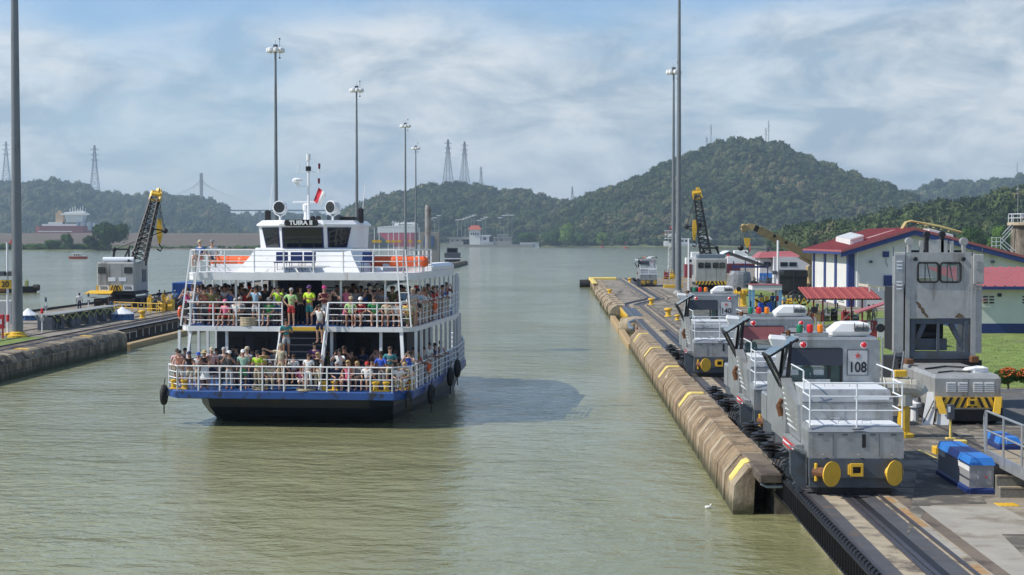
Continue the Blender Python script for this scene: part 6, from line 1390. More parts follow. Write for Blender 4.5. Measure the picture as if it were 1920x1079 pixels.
# ============================================================ buildings on the right
wall_w = pbr('rendered_white_wall', (.66, .65, .63), .85, 0, .05, 1, .004, dirt=(.50, .47, .42), dlo=.58, dhi=.8, dscale=.5, streak=True)
roof_r = pbr('red_sheet_roof', (.36, .10, .105), .55, 0, .08, .6, .003, dirt=(.26, .08, .08))
trim_b = pbr('dark_blue_trim', (.02, .04, .17), .5, 0, .1)
X0, YF, YB = 29.9, 168., 193.
Bd = thing('workshop', 'large white workshop with red sheet roof, blue columns and blue gable edge', 'building', (X0, YF, 1.3))
ez, rz_, rx = 6.0, 8.0, 6.6; sr = -.256
def roofz(x): return ez+(rz_-ez)*x/rx if x < rx else rz_+sr*(x-rx)
MB().loft([[(0, y, 0), (27, y, 0), (27, y, roofz(27)), (rx, y, rz_), (0, y, ez)] for y in (0, YB-YF)]).build('wall', wall_w, Bd)
rl = MB().loft([[(-1.0, y, roofz(-1)), (rx, y, rz_+.02), (rx, y, rz_+.3), (-1.0, y, roofz(-1)+.24)] for y in (-.9, YB-YF+.8)]).build('roof', roof_r, Bd); rr_ = MB().loft([[(rx+.003, y, rz_+.02), (28, y, roofz(28)), (28, y, roofz(28)+.24), (rx+.003, y, rz_+.3)] for y in (-.9, YB-YF+.8)]).build('roof', roof_r, Bd)
rib = MB().box(-.02, .02, 0, 1, 0, .05)
for k in range(28):
    y = -.8+k*.95; L = math.hypot(rx+1, rz_-roofz(-1)); MB().bar((-1.0, y, roofz(-1)+.27), (rx, y, rz_+.33), .05).build('roof_seam', roof_r, rl)
for s_, a_, b_ in ((0, -1.0, rx), (1, rx, 28)):
    MB().loft([[(a_, y, roofz(a_)-.5), (b_, y, (rz_ if not s_ else roofz(b_))-.5), (b_, y, (rz_ if not s_ else roofz(b_))+.02), (a_, y, (rz_ if s_ else roofz(a_))+.02)] for y in (-.85, -.6)]).build('fascia', trim_b, Bd)
MB().box(-1.02, -.9, -.85, YB-YF+.7, roofz(-1)-.22, roofz(-1)+.05).build('gutter', trim_b, Bd)
for Y in (169.3, 176.8, 184, 192): MB().box(-.10, .55 if Y < 170 else .1, Y-YF-1.32, Y-YF-.1, 0, ez-.05).build('column', trim_b, Bd)
for Y in (171.8, 179, 186.5):
    f = MB().box(-.12, -.01, Y-YF-.9, Y-YF+2.9, .4, 1.55).build('window', white, Bd)
    for k in range(6): MB().box(-.15, -.11, Y-YF-.8+k*.62, Y-YF-.42+k*.62, .5, 1.45).build('louvre', darkglass, f)
bd = MB().box(rx*.52, rx*.62, -.1, -.02, 5.2, 5.8).box(3.55, 4.45, -.12, -.02, 2.2, 3.3).build('blue_panel', trim_b, Bd)
for x in (.8, 12.4, 19.5): MB().cyl((x, -.12, 0), (x, -.12, roofz(x)-.5), .07, n=8).build('downpipe', white, Bd)
for x in (2.2, 9.5, 14.8): MB().cbox(x-.15, x+.15, -.35, -.02, 4.6, 4.85, .03).build('wall_lamp', slate, Bd)
MB().box(10.2, 11.4, -.06, -.01, 4.4, 5.0).build('vent', slate, Bd); MB().tube([(rx*.57, -.1, 5.1), (rx*.57, -.1, 4.7), (rx*.6, -.1, 4.2)], .03, 5).build('conduit', slate, Bd)
MB().box(4.5, 8.4, -1.2, -.02, 3.05, 3.15).build('canopy', white, Bd)
def onroof(nm, x0, x1, y0, y1, h, mt, n=0):
    o = MB().loft([[(x0, y, roofz(x0)+.3), (x1, y, roofz(x1)+.3), (x1, y, roofz(x1)+.3+h), (x0, y, roofz(x0)+.3+h)] for y in (y0, y1)]).build(nm, mt, rl)
    for k in range(n): y = y0+(y1-y0)*(k+.5)/n; MB().bar((x0, y, roofz(x0)+.33+h), (x1, y, roofz(x1)+.33+h), .16, .12).build('corrugation', mt, o)
for k in range(1): 
    o = MB().loft([[(.6, 3, roofz(.6)+.3), (2.0, 3, roofz(2)+.3), (2.0, 3, roofz(2)+.8), (.6, 3, roofz(.6)+.8)], [(1.8, 19, roofz(1.8)+.3), (3.4, 19, roofz(3.4)+.3), (3.4, 19, roofz(3.4)+.8), (1.8, 19, roofz(1.8)+.8)]]).build('roof_ventilator', wall_w, Bd)
    for k in range(9): t = k/9; MB().bar((.6+1.2*t, 3+16*t, roofz(.6+1.2*t)+.86), (2+1.4*t, 3+16*t, roofz(2+1.4*t)+.86), .3, .14).build('corrugation', white, o)
onroof('skylight', 3.0, 5.9, 5, 7, .02, pbr('skylight_sheet', (.50, .34, .32), .5)); onroof('skylight', 8.3, 10.8, .2, 3.2, .25, wall_w, 5)
m = MB()
for k in (0, .7): m.tube([(rx-.9, 1+k, rz_+.2), (rx-.5, 1+k, rz_+.85), (rx, 1+k, rz_+1.0), (rx+3, 1+k, rz_+.45), (rx+5.3, 1+k, rz_-.2)], .09, 6)
for t in range(6): m.bar((rx+t*.8, 1, rz_+.92-t*.2), (rx+t*.8, 1.7, rz_+.92-t*.2), .07)
m.build('roof_hoist_frame', pbr('cream_yellow', (.62, .50, .20), .5), Bd)
# low building at the right edge
p = A(1841, 545, 120); T = thing('low_building', 'low white building with blue base and red corrugated roof at the right edge', 'building', (p.x, 120, 1.3))
green_w = pbr('pale_green_wall', (.60, .63, .57), .85, 0, .05, 1); MB().box(0, 16, 0, 14, .75, 3.4).build('wall', green_w, T); MB().box(-.03, 16.03, -.03, 14, 0, .75).build('base_band', navy, T)
ro = MB().loft([[(-.8, y0_, z_), (17, y0_, z_), (17, y0_, z_+.12), (-.8, y0_, z_+.12)] for y0_, z_ in ((-.8, 3.42), (14, 4.6))]).build('roof', roof_r, T)
for k in range(24): MB().bar((-.7+k*.72, -.82, 3.58), (-.7+k*.72, 14, 4.76), .09, .08).build('roof_seam', roof_r, ro)
MB().box(-.85, 17, -.86, -.80, 3.30, 3.52).build('fascia', trim_b, T)
for x0 in (.1, 1.7, 3.0): 
    if x0 != 1.7:
        for i in range(2 if x0 < 1 else 4):
            for j in range(3): MB().box(x0+i*.46, x0+i*.46+.34, -.04, .02, 2.25+j*.22, 2.36+j*.22).build('vent_slot', darkglass, T)
MB().box(1.15, 1.45, -.05, .02, 2.75, 3.0).build('vent', black, T); MB().box(-.6, .25, -.6, -.1, 2.45, 2.52).build('red_awning', roof_r, T)
# concrete tower
p = A(1921, 500, 205); T = thing('concrete_tower', 'weathered round concrete tower with railed platform at the right edge', 'tower', (p.x, 205, 1.3)); zt = A(1910, 424, 205).z-1.3
MB().cyl((0, 0, 0), (0, 0, zt), 1.75, 1.7, 20).build('shaft', wall_mat('tower_concrete', (.20, .17, .13), (.08, .07, .05)), T, smooth=True); MB().lathe([(2.05, zt), (2.15, zt+.1), (2.15, zt+.45), (.2, zt+.5)], n=20).build('cap', _m['repair_mortar'], T)
m = MB().ring((0, 0, zt+1.5), 2.0, .04, n=18, k=5).ring((0, 0, zt+1.0), 2.0, .03, n=18, k=5)
for k in range(9): a_ = 2*PI*k/9; m.cyl((2*math.cos(a_), 2*math.sin(a_), zt+.4), (2*math.cos(a_), 2*math.sin(a_), zt+1.5), .04, n=5)
m.build('railing', silver_sunlit, T); MB().cyl((-.9, 0, zt+.4), (-.9, 0, zt+5.2), .06, n=6).bar((-.9, 0, zt+4.8), (0, 0, zt+.5), .04).ball((-.9, 0, zt+4.6), .22, 8, 6).ball((-.2, .3, zt+1.1), .4, 8, 6).build('aerial', steel_far, T)
m = MB(); s0, s1 = Vector((-1.8, -1, zt-.6)), Vector((-4.4, -1, zt-3.5))
for dz_ in (0, .5, 1.0): m.bar(s0+Vector((0, 0, dz_)), Vector((-3.1, -1, zt-2.1+dz_)), .07); m.bar(Vector((-4.4, -1, zt-1.9+dz_-.6)), Vector((-3.3, -1, zt-1.9+dz_-.6)), .07); m.bar(Vector((-3.3, -1, zt-2.5+dz_)), Vector((-1.3, -1, zt-4.3+dz_)), .07)
for x_ in (-4.4, -3.85, -3.3): m.bar((x_, -1, zt-2.9), (x_, -1, zt-1.4), .06)
m.build('stair_railing', silver_sunlit, T)

# tiled canopy
tile_m = [MB().loft([[(0, 0, 0), (.21, 0, .0), (.16, 0, .07), (.05, 0, .07)], [(0, .62, .0), (.21, .62, .0), (.16, .62, .07), (.05, .62, .07)]]).mesh('tile', pbr('clay_tile_%d' % i, c, .7, 0, .1, 4)) for i, c in enumerate([(.33, .065, .06), (.40, .09, .075), (.28, .05, .05)])]
xL, xR = A(1511, 560, 130).x, A(1650, 560, 130).x
T = thing('tiled_canopy', 'open canopy with red clay tile roof on thin red posts before the workshop', 'canopy', (xL, 129, 1.3)); n_ = int((xR-xL)/.235)
sl_ = math.atan2(.62, 5.2)
for j in range(9):
    for i in range(n_): piece('tile', tile_m[(i*7+j*3) % 3], T, (i*.235, j*.60, 2.25+j*.085), (sl_*.8, 0, 0))
MB().loft([[(0, y, z_), (xR-xL, y, z_), (xR-xL, y, z_+.05), (0, y, z_+.05)] for y, z_ in ((.02, 2.16), (5.4, 2.94))]).build('roof_board', rust, T); pr_ = pbr('dark_red_post', (.25, .03, .03), .6)
pm_ = MB().box(-.06, .06, -.06, .06, 0, 2.18).mesh('post', pr_)
for x_ in (1.25, 4.4): piece('post', pm_, T, (x_, .3, 0)); piece('post', pm_, T, (x_, 5, 0), sc=(1, 1, 1.3))
# kiosk
p = G(1438, 586); T = thing('shelter', 'small white flat roofed shelter with light blue corner posts', 'shelter', p)
MB().cbox(-1.45, 1.45, 0, 3, 2.15, 2.62, .04).build('roof', wall_w, T); MB().box(-1.5, 1.5, -.05, 3.05, 2.62, 2.68).build('roof_sheet', roof_r, T)
lb_ = pbr('light_blue_paint', (.16, .36, .56), .6)
for x_ in (-1.3, 1.3):
    for y_ in (.15, 2.8): MB().box(x_-.13, x_+.13, y_-.1, y_+.1, 0, 2.15).build('post', lb_, T)
MB().box(-1.3, 1.3, 2.7, 2.8, 0, 1.0).build('back_wall', lb_, T)
for i, (x_, c) in enumerate(((-.5, 'royal blue'), (.3, 'royal blue'))): tag(MB().lathe([(.28, 0), (.3, .1), (.28, .45), (.3, .8), (.27, .88)], n=14).build('barrel', cloth('royal blue'), loc=(p.x+x_, p.y+.6, 1.31)), 'blue barrel in the shelter, %s one of two' % ('left', 'right')[i], 'barrel')
m = MB(); 
for k in range(3): m.box(-.7+k*.5, -.4+k*.5, 1.8, 2.3, 0, 1.3+.1*k)
T2 = thing('yellow_machine', 'yellow striped machine standing inside the flat roofed shelter', 'machine', (p.x-.2, p.y, 1.3)); m.build('frame', yellow, T2); MB().bar((-.8, 1.75, 1.2), (.9, 1.75, .3), .14).bar((-.8, 1.75, .3), (.9, 1.75, 1.2), .14).build('cross_brace', black, T2)
# tarp covered stack
p = G(1488, 554); T = thing('covered_stack', 'tall black tarpaulin covered stack between the shelter and the blue columns', 'stack', p)
tarp = pbr('black_tarp', (.020, .021, .022), .6, 0, .2, 1.5, .03, 2)
rnd = random.Random(8); rs = []
for z_, k in ((0.4, .80), (.9, .92), (2.6, .96), (2.65, 1.0), (3.4, 1.0), (3.5, .96)): rs.append([(x*k+rnd.uniform(-.04, .04), y*k+1.6+rnd.uniform(-.04, .04), z_-.3) for x, y in ((-1.8, -1.6), (-.6, -1.65), (.6, -1.6), (1.8, -1.6), (1.8, 1.6), (-1.8, 1.6))])
MB().loft(rs).build('tarpaulin', tarp, T); MB().box(-1.4, 1.4, .3, 2.9, 0, .2).build('pallet', rust, T); MB().bar((0, -.1, .2), (0, -.02, 3.1), .03).build('strap', slate, T)
# dark gable shed and white building behind
p = G(1392, 534.5); T = thing('open_shed', 'open shed with dark grey pitched roof behind the lattice crane', 'shed', p); Yh = p.y
r_ = lambda px, py, y=0: Vector(rel(p, px, py, Yh+y))
a, b, c = r_(1350, 480), r_(1367, 472), r_(1443, 499); m = MB()
for u_, v_ in ((a, b), (b, c)): m.loft([[u_, u_+Vector((0, 9, 0)), u_+Vector((0, 9, -.3)), u_+Vector((0, 0, -.3))], [v_, v_+Vector((0, 9, 0)), v_+Vector((0, 9, -.3)), v_+Vector((0, 0, -.3))]])
m.build('roof', pbr('dark_sheet', (.06, .065, .075), .5, .2, .1), T); MB().loft([[b+Vector((.1, .3, .05)), b+Vector((.1, 8.6, .05)), a+Vector((.1, 8.6, .05)), a+Vector((.1, .3, .05))], [b+Vector((.1, .3, .12)), b+Vector((.1, 8.6, .12)), a+Vector((.1, 8.6, .12)), a+Vector((.1, .3, .12))]]).build('roof_sheet', silver_sunlit, T)
for px in (1376, 1398, 1421, 1440): q_ = r_(px, 497); MB().box(q_.x-.08, q_.x+.08, .3, .46, 0, q_.z+.2 if px > 1430 else q_.z+.6).build('post', trim_b, T)
q0, q1 = r_(1374, 499), r_(1440, 499); MB().box(q0.x, q1.x, .28, .4, q0.z-.3, q0.z).build('beam', trim_b, T)
gt = pbr('grey_tarp', (.22, .23, .24), .45, .1, .25, 1.5, .05, 2.5)
q_ = G(1389, 540); m = MB(); rnd = random.Random(4); rs = []
for z_, k in ((0, 1), (.9, .98), (1.9, .93), (2.4, .8)): rs.append([(1.75*k*math.cos(t)*(1+rnd.uniform(-.06, .06)), 1.3+1.2*k*math.sin(t)*(1+rnd.uniform(-.06, .06)), z_+rnd.uniform(-.1, .1)) for t in [2*PI*i/14 for i in range(14)]])
tag(MB().loft(rs).build('tarp_pile', gt, loc=q_), 'heap under a crumpled grey tarpaulin below the dark roofed shed', 'tarp pile')
p = A(1470, 500, 262); T = thing('store_building', 'white building with pale red roof and bright blue base behind the beige crane boom', 'building', (p.x, 262, 1.3)); sc_ = 3000/262
z_ = lambda py: A(1450, py, 262).z-1.3; x_ = lambda px: A(px, 500, 262).x-p.x
MB().box(x_(1451), x_(1525), 0, 9, 0, z_(482)).build('wall', wall_w, T); MB().box(x_(1428), x_(1451)-.01, 2, 9, 0, z_(485)).build('side_wing', wall_w, T); MB().box(x_(1427), x_(1451)-.02, 1.9, 2.0, 0, z_(513)).build('base_band', pbr('bright_blue', (.03, .18, .55), .5), T)
MB().loft([[(x_(1422), 1.2, z_(484)), (x_(1527), -.6, z_(482)), (x_(1527), 10, z_(482)), (x_(1422), 10, z_(484))], [(x_(1432), 3, z_(473)), (x_(1520), 3, z_(471)), (x_(1520), 8, z_(471)), (x_(1432), 8, z_(473))]]).build('roof', roof_r, T)
MB().box(x_(1443), x_(1449), 4, 5, z_(476), z_(464)).build('roof_frame', slate, T)
for px in (1435, 1463, 1480): MB().box(x_(px), x_(px)+1.2, -.05 if px > 1450 else 1.88, .05 if px > 1450 else 1.99, z_(500), z_(492)).build('window', darkglass, T)

# ============================================================ portal locomotive on the second track
T = thing('portal_locomotive', 'tall old stainless towing machine with twin window tower and black yellow striped bumper', 'towing machine', (15.15, 60.3, 1.34))
MB().loft([[(-1.2, 0, .55), (1.25, 0, .55), (1.25, 6.4, .55), (-1.2, 6.4, .55)], [(-1.2, 0, 1.70), (1.25, 0, 1.70), (1.25, 6.4, 1.70), (-1.2, 6.4, 1.70)], [(-1.12, .22, 1.84), (1.18, .22, 1.84), (1.18, 6.4, 1.84), (-1.12, 6.4, 1.84)]]).build('hood', steel_sheet, T)
lv_ = MB().box(0, .34, -.05, 0, 0, .035).mesh('louvre', silver_sunlit)
for x_ in (-.78, -.34, .22, .64):
    for k in range(5): piece('louvre', lv_, T, (x_, .0, 1.22+k*.075), (.3, 0, 0))
MB().box(.02, .03, -.01, .01, 1.05, 1.7).build('seam', slate, T)
chevrons(T, -1.15, 1.28, -.10, .62, 1.02, 9)
for s in (-1, 1): MB().loft([[(s*1.12-.12, -.2, 1.04), (s*1.12+.12, -.2, 1.04), (s*1.12+.12, -.1, 1.04), (s*1.12-.12, -.1, 1.04)], [(s*.98-.12, -.42, .42), (s*.98+.14, -.42, .42), (s*.98+.14, -.3, .42), (s*.98-.12, -.3, .42)]]).build('snow_plough_blade', yellow, T)
MB().box(-.02, .3, -.2, -.1, .70, .95).build('coupler', yellow, T); MB().box(.06, .22, -.21, -.19, .76, .89).build('coupler_slot', black, T)
MB().box(-1.3, 1.35, .1, 7, .1, .6).build('underframe', black, T); m = MB()
for y_ in (.9, 2.6, 5.2): 
    for s in (-1, 1): m.cyl((s*1.0, y_, .38), (s*1.3, y_, .38), .42, n=14)
m.build('wheel', black, T)
def rag(T, c, mt):
    m = MB(); rnd = random.Random(2); m.ball((0, 0, 0), .36, 10, 6, .22, (1.4, .8, .4)); return tag(m.build('tarp_bundle', mt, loc=Vector((15.15, 60.3, 1.34))+Vector(c)), 'crumpled white sheet lying on the hood of the tall towing machine', 'sheet')
rag(T, (.72, 1.4, 1.92), white)
m = MB(); m.tube([(-.9, .8, 1.87), (-.2, 1.4, 1.88), (.3, 1.0, 1.88), (.8, 2.2, 1.88)], .03, 5).tube([(-1.0, 2.5, 1.87), (0, 3.4, 1.9), (1, 3.0, 1.88)], .04, 5); m.build('cable', black, T)
# tower above
yt = 6.2; z0 = 2.1
def TX(px): return A(px, 500, 66.5).x-15.15
def TZ(py): return A(1750, py, 66.5).z-1.34
MB().box(TX(1683), TX(1839), yt-.3, yt+3, .6, 1.95).build('turntable', black, T)
fp_ = MB()
wl0, wl1, wr0, wr1, wt, wbm = TX(1721), TX(1759), TX(1763), TX(1801), TZ(493), TZ(529)
pl0, pl1, pt, pb_ = TX(1706), TX(1821), TZ(476), TZ(597)
for x0, x1, z0_, z1_ in ((pl0, pl1, wt, pt), (pl0, wl0, wbm, wt), (wl1, wr0, wbm, wt), (wr1, pl1, wbm, wt), (pl0, pl1, pb_, wbm)): fp_.box(x0, x1, yt, yt+.08, z0_, z1_)
fr_ = fp_.build('front_plate', steel_sheet, T)
for a0, a1 in ((wl0, wl1), (wr0, wr1)):
    m = MB(); pts = [((a0+a1)/2+x, yt-.02, (wt+wbm)/2+z) for x, z in rounded(a1-a0, wt-wbm, .12)]; f = m.tube(pts, .045, 6, closed=True).build('window_frame', rubber, T)
    MB().prismy([((a0+a1)/2+x, (wt+wbm)/2+z) for x, z in rounded(a1-a0, wt-wbm, .12)], yt+.01, yt+.02).build('pane', glass('clear_pane', (.12, .16, .16), .04, .35), f)
    MB().box((a0+a1)/2-.02, (a0+a1)/2+.02, yt+.5, yt+.54, wbm, wt).bar(((a0+a1)/2+.2, yt+.4, wbm), ((a0+a1)/2+.05, yt+.4, wt), .04).build('inner_bar', slate, f)
for s_, (xa, xb) in ((-1, (1698, 1706)), (1, (1821, 1830))):
    MB().box(TX(xa), TX(xb)-.003, yt-.05, yt+2.4, TZ(672), TZ(480) if s_ else 0).build('corner_post', steel_sheet, T)
MB().box(pl0+.05, pl1-.05, yt+2.3, yt+2.36, TZ(597), TZ(535)).build('rear_plate', steel_sheet, T)
MB().box(TX(1698), TX(1830), yt+.1, yt+2.4, pt, pt+.05).build('tower_roof', steel_sheet, T)
for xa, xb, nm in ((1676, 1697, 'left_cabinet'), (1824, 1844, 'right_cabinet')):
    c = MB().cbox(TX(xa), TX(xb), yt-.1, yt+.35, TZ(533), TZ(477), .03).build('cabinet', silver if xa < 1700 else steel_sheet, T)
    for k in (0, 1, 2, 6, 7, 8): MB().box(TX(xa)+.10, TX(xb)-.14, yt-.13, yt-.1, TZ(492)-k*.14, TZ(492)-k*.14+.055).build('louvre', silver_sunlit if xa < 1700 else steel_sheet, c)
    MB().box(TX(xa)+.02, TX(xb)-.05, yt, yt+.35, TZ(662), TZ(535)).build('pillar', steel_sheet, T)
    MB().box(TX(xa)+.10, TX(xb)-.07, yt+.353, yt+2.3, TZ(660), TZ(540)).build('dark_side_gap', black, T)  # black box added for the dark of the gap behind the pillar
    for k in range(12): MB().box(TX(xa)-.0, TX(xa)+.03, yt-.02, yt+.02, TZ(655)+k*.22, TZ(655)+k*.22+.03).build('bolt', chrome, T)
for px in (1716, 1806): MB().lathe([(.09, 0), (.09, .06), (.06, .08)], (TX(px), yt, TZ(486)), 12, 'Y').build('lamp_hole', black, T)
for px in (1709, 1816):
    for k in range(10): MB().ball((TX(px), yt-.01, TZ(594)+k*.14), .022, 5, 4).build('rivet', chrome, T)
m = MB(); m.box(TX(1708), TX(1820), yt+.05, yt+.25, TZ(608), TZ(598)).box(TX(1758), TX(1763), yt+.02, yt+.15, TZ(660), TZ(605)).box(TX(1708), TX(1717), yt, yt+.3, TZ(665), TZ(602)).box(TX(1809), TX(1817), yt, yt+.3, TZ(665), TZ(602)).bar((TX(1735), yt+.2, TZ(608)), (TX(1717), yt+.2, TZ(650)), .18).bar((TX(1785), yt+.2, TZ(608)), (TX(1808), yt+.2, TZ(650)), .2)
m.box(TX(1715), TX(1780), yt+.3, yt+.6, TZ(658), TZ(636)).box(TX(1700), TX(1830), yt-.02, yt+.5, TZ(673), TZ(660)); m.build('lower_frame', slate, T)
MB().box(TX(1728), TX(1778), yt+.8, yt+1.5, TZ(650), TZ(610)).cyl((TX(1732), yt+.6, TZ(630)), (TX(1772), yt+.6, TZ(630)), .2, n=10).build('winch', black, T)
for px, h_, mt in ((1708, 25, 'w'), (1731, 24, 'n'), (1741, 38, 'p'), (1762, 26, 'b'), (1770, 38, 'p'), (1788, 24, 'n'), (1811, 25, 'w')):
    w_ = .05 if mt != 'b' else .25; c = TX(px); q_ = MB().cbox(c-w_*1.6, c+w_*1.6, yt+.3, yt+.5, pt, pt+h_*.0222, .02)
    if mt in 'wp': q_.cyl((c, yt+.25, pt+h_*.0222-.05), (c, yt+.55, pt+h_*.0222-.05), .16 if mt == 'w' else .24 if 0 else .13, n=12)
    q_.build('pulley_bracket', steel_sheet if mt != 'p' else black, T)
m = MB(); m.box(TX(1712), TX(1810), yt+.45, yt+.7, pt, pt+.14); m.bar((TX(1741), yt+.6, pt), (TX(1760), yt+.6, pt+.5), .05); m.build('top_beam', black, T)
for px in (1675, 1698, 1823, 1842): MB().cyl((TX(px), yt, pt-.1), (TX(px), yt, pt+.28), .02, n=5).build('aerial_spike', slate, T)
# stains with shapes of their own
MB().prismy([(TX(1716), TZ(566)), (TX(1722), TZ(567)), (TX(1727), TZ(571)), (TX(1728), TZ(576)), (TX(1733), TZ(579)), (TX(1735), TZ(586)), (TX(1740), TZ(591)), (TX(1741), TZ(596)), (TX(1736), TZ(595)), (TX(1733), TZ(589)), (TX(1729), TZ(588)), (TX(1727), TZ(580)), (TX(1722), TZ(577)), (TX(1721), TZ(571))], yt-.012, yt-.002).build('rust_patch', pbr('brown_stain', (.13, .09, .05), .8, 0, .4, 6), T); MB().prismy([(TX(1790), TZ(596)), (TX(1798), TZ(587)), (TX(1806), TZ(591)), (TX(1809), TZ(596))], yt-.012, yt-.002).build('rust_patch', _m['brown_stain'], T)
m = MB(); 
for k in (0, .35): m.bar((-1.9+k, 5.2, .2), (-1.45+k, 6.0, 2.3), .05)
for k in range(8): m.bar((-1.87+k*.055, 5.25+k*.1, .35+k*.25), (-1.52+k*.055, 5.25+k*.1, .35+k*.25), .04)
m.build('access_ladder', slate, T)
MB().cbox(-1.35, -1.05, 4.3, 4.9, 1.9, 2.1, .02).build('red_box', rust, T); MB().cbox(1.55, 1.85, 5.5, 5.9, 1.9, 2.15, .02).build('red_box', rust, T)
# white boards leaning beside it
T = thing('leaning_boards', 'pair of white boards leaning against the left side of the striped bumper', 'boards', (14.0, 60.6, 1.31))
for x_, w_ in ((-.45, .40), (.02, .52)): MB().loft([[(x_-.1, -.4, 0), (x_+w_-.1, -.4, 0), (x_+w_-.1, -.36, 0), (x_-.1, -.36, 0)], [(x_+.2, .0, 1.2), (x_+w_+.2, .0, 1.2), (x_+w_+.2, .04, 1.2), (x_+.2, .04, 1.2)]]).build('board', white, T)
MB().bar((-.5, -.44, .1), (.1, -.05, 1.15), .03).bar((-.05, -.43, .1), (.15, -.05, 1.15), .04).build('cord', black, T)
# small station left of the tower
p = G(1668, 652); T = thing('gate_hut', 'narrow hut post with cream ribbed canopy left of the tall towing machine', 'hut', p); s_ = 3000/p.y
zz = lambda py: 8.2-(py-452)/s_-1.3
MB().box(-.36, -.27, -.05, .1, 0, zz(545)).build('frame_post', silver, T)
cn_ = MB().loft([[(-1.5, -.5, zz(538)), (.5, -.5, zz(546)), (.5, 3, zz(546)), (-1.5, 3, zz(538))], [(-1.5, -.5, zz(533)), (.5, -.5, zz(542)), (.5, 3, zz(542)), (-1.5, 3, zz(533))]]).build('canopy', pbr('cream_panel', (.50, .46, .36), .7), T)
for k in range(4): MB().box(-1.45+k*.6, -1.38+k*.6, -.56, -.5, zz(549)+.1, zz(536)-.05*k-.05).build('canopy_rib', white, cn_)
p = G(1640, 634); T = thing('red_booth', 'little booth with sloping red roof and white wall beside the tiled canopy', 'booth', p)
MB().box(-.95, .2, .1, 1.2, .05, 1.2).build('wall', pr_, T); MB().box(.2, .95, 0, 1.2, 0, 1.35).build('white_wall', wall_w, T); MB().loft([[(-1.2, -.2, 1.75), (.95, -.2, 2.45), (.95, 1.5, 2.45), (-1.2, 1.5, 1.75)], [(-1.2, -.2, 1.85), (.95, -.2, 2.55), (.95, 1.5, 2.55), (-1.2, 1.5, 1.85)]]).build('roof', roof_r, T)
MB().box(-.9, -.8, .1, .2, 0, 1.9).box(.8, .9, .1, .2, 1.3, 2.5).build('post', pr_, T); MB().box(-.55, -.3, .04, .1, .75, 1.15).build('notice', white, T)
# duct on yellow pillar
T = thing('duct_pillar', 'cream ribbed elbow duct on a yellow pillar just behind locomotive 108', 'duct', (G(1694, 820).x, G(1694, 820).y, 1.31))
cr_ = pbr('cream_duct', (.48, .46, .38), .5, 0, .06, 2, .002, dirt=(.3, .26, .18)); MB().lathe([(.38, 0), (.38, .12), (.22, .18), (.21, 1.1), (.27, 1.15)], n=16).build('pillar', yellow, T)
MB().tube([(-1.1, .1, 1.75), (.0, .05, 1.75), (.35, .05, 1.72), (.55, .05, 1.62), (.62, .05, 1.50)], [.33, .33, .33, .30, .28], 14).cyl((0, .05, 1.1), (0, .05, 1.5), .32, n=16).build('duct', cr_, T)
for x_ in (-.7, -.25, .2): MB().ring((x_, .08, 1.75), .34, .02, 'X', 18, 5).build('band', cr_, T)
MB().cbox(-.35, .1, -.1, .2, 2.12, 2.35, .03).build('yellow_bracket', yellow, T)
T = thing('white_pump', 'small white pump standing behind the yellow pillar', 'pump', G(1715, 790)); MB().lathe([(.16, 0), (.16, .5), (.26, .55), (.26, .7), (.12, .75), (.12, .95), (.3, 1.0), (.3, 1.08), (.05, 1.1)], n=12).build('body', white, T)
# control post, yellow block, parapets
p = G(1782, 824); T = thing('control_post', 'grey switch box on a thin yellow post behind the blue and grey cabinet', 'control post', p)
MB().cyl((0, 0, .05), (0, 0, .72), .045, n=8).cbox(-.16, .16, -.12, .12, 0, .06, .01).build('post', yellow_pale, T); MB().cbox(-.12, .12, -.08, .08, .70, 1.22, .02).build('box', slate, T); MB().box(-.1, -.02, -.09, -.078, .95, 1.15).build('switch_plate', silver_sunlit, T)
tag(MB().cbox(-.14, .14, -.25, .25, 0, .24, .03).build('wheel_stop', yellow, loc=G(1758, 851)), 'yellow painted block at the far end of the blue and grey cabinet', 'block')
tag(MB().cbox(-.2, .2, -.15, .15, 0, .12, .02).build('wheel_stop', yellow_pale, loc=G(1801, 832)), 'flat yellow plate on the ground behind the blue topped cabinet', 'block')
grey_p = pbr('grey_cabinet', (.30, .30, .31), .5, 0, .06, 2, .001)
def parapet(x0, x1, y0, y1, z1, label, cols=True, kick=True):
    T = thing('equipment_cabinet', label, 'cabinet', (x0, y0, 1.3)); w_, d_ = x1-x0, y1-y0
    MB().box(0, w_, 0, d_, .12, z1-.14).build('body', grey_p, T)
    if kick: MB().cbox(-.06, w_+.06, -.06, d_+.06, 0, .17, .05).build('kick_plate', navy, T)
    n_ = 3
    for k in range(n_): MB().loft([[(-.04, d_*k/n_-(.04 if not k else 0), z1-.14), (w_+.04, d_*k/n_-(.04 if not k else 0), z1-.14), (w_+.04, d_*(k+1)/n_-.004, z1-.14), (-.04, d_*(k+1)/n_-.004, z1-.14)], [(.03, d_*k/n_+(.03 if not k else 0), z1+.06), (w_-.03, d_*k/n_+(.03 if not k else 0), z1+.06), (w_-.03, d_*(k+1)/n_-.004, z1+.06), (.03, d_*(k+1)/n_-.004, z1+.06)]]).build('top_segment', _m['bright_blue'] if k != 1 else navy, T)
    for a_, b_ in ((.02, .34), (.78, .98)): MB().box(-.012, .002, d_*a_, d_*b_, z1-.32, z1-.15).build('white_panel', white_clean, T)
    MB().box(.18, w_-.06, -.012, .002, .26, z1-.24).build('door', grey_p, T); MB().box(.20, .23, -.02, -.01, .42, z1-.42).build('handle', white_clean, T); MB().ball((w_*.68, -.015, z1*.5), .025, 6, 5).build('lock', red_lens, T)
parapet(11.1, 11.74, 43.8, 47.5, .93, 'long grey cabinet with blue segmented top and blue base beside the gangway')
parapet(14.45, 15.1, 53.2, 55, .34, 'low blue topped cabinet seen behind the gangway handrail')
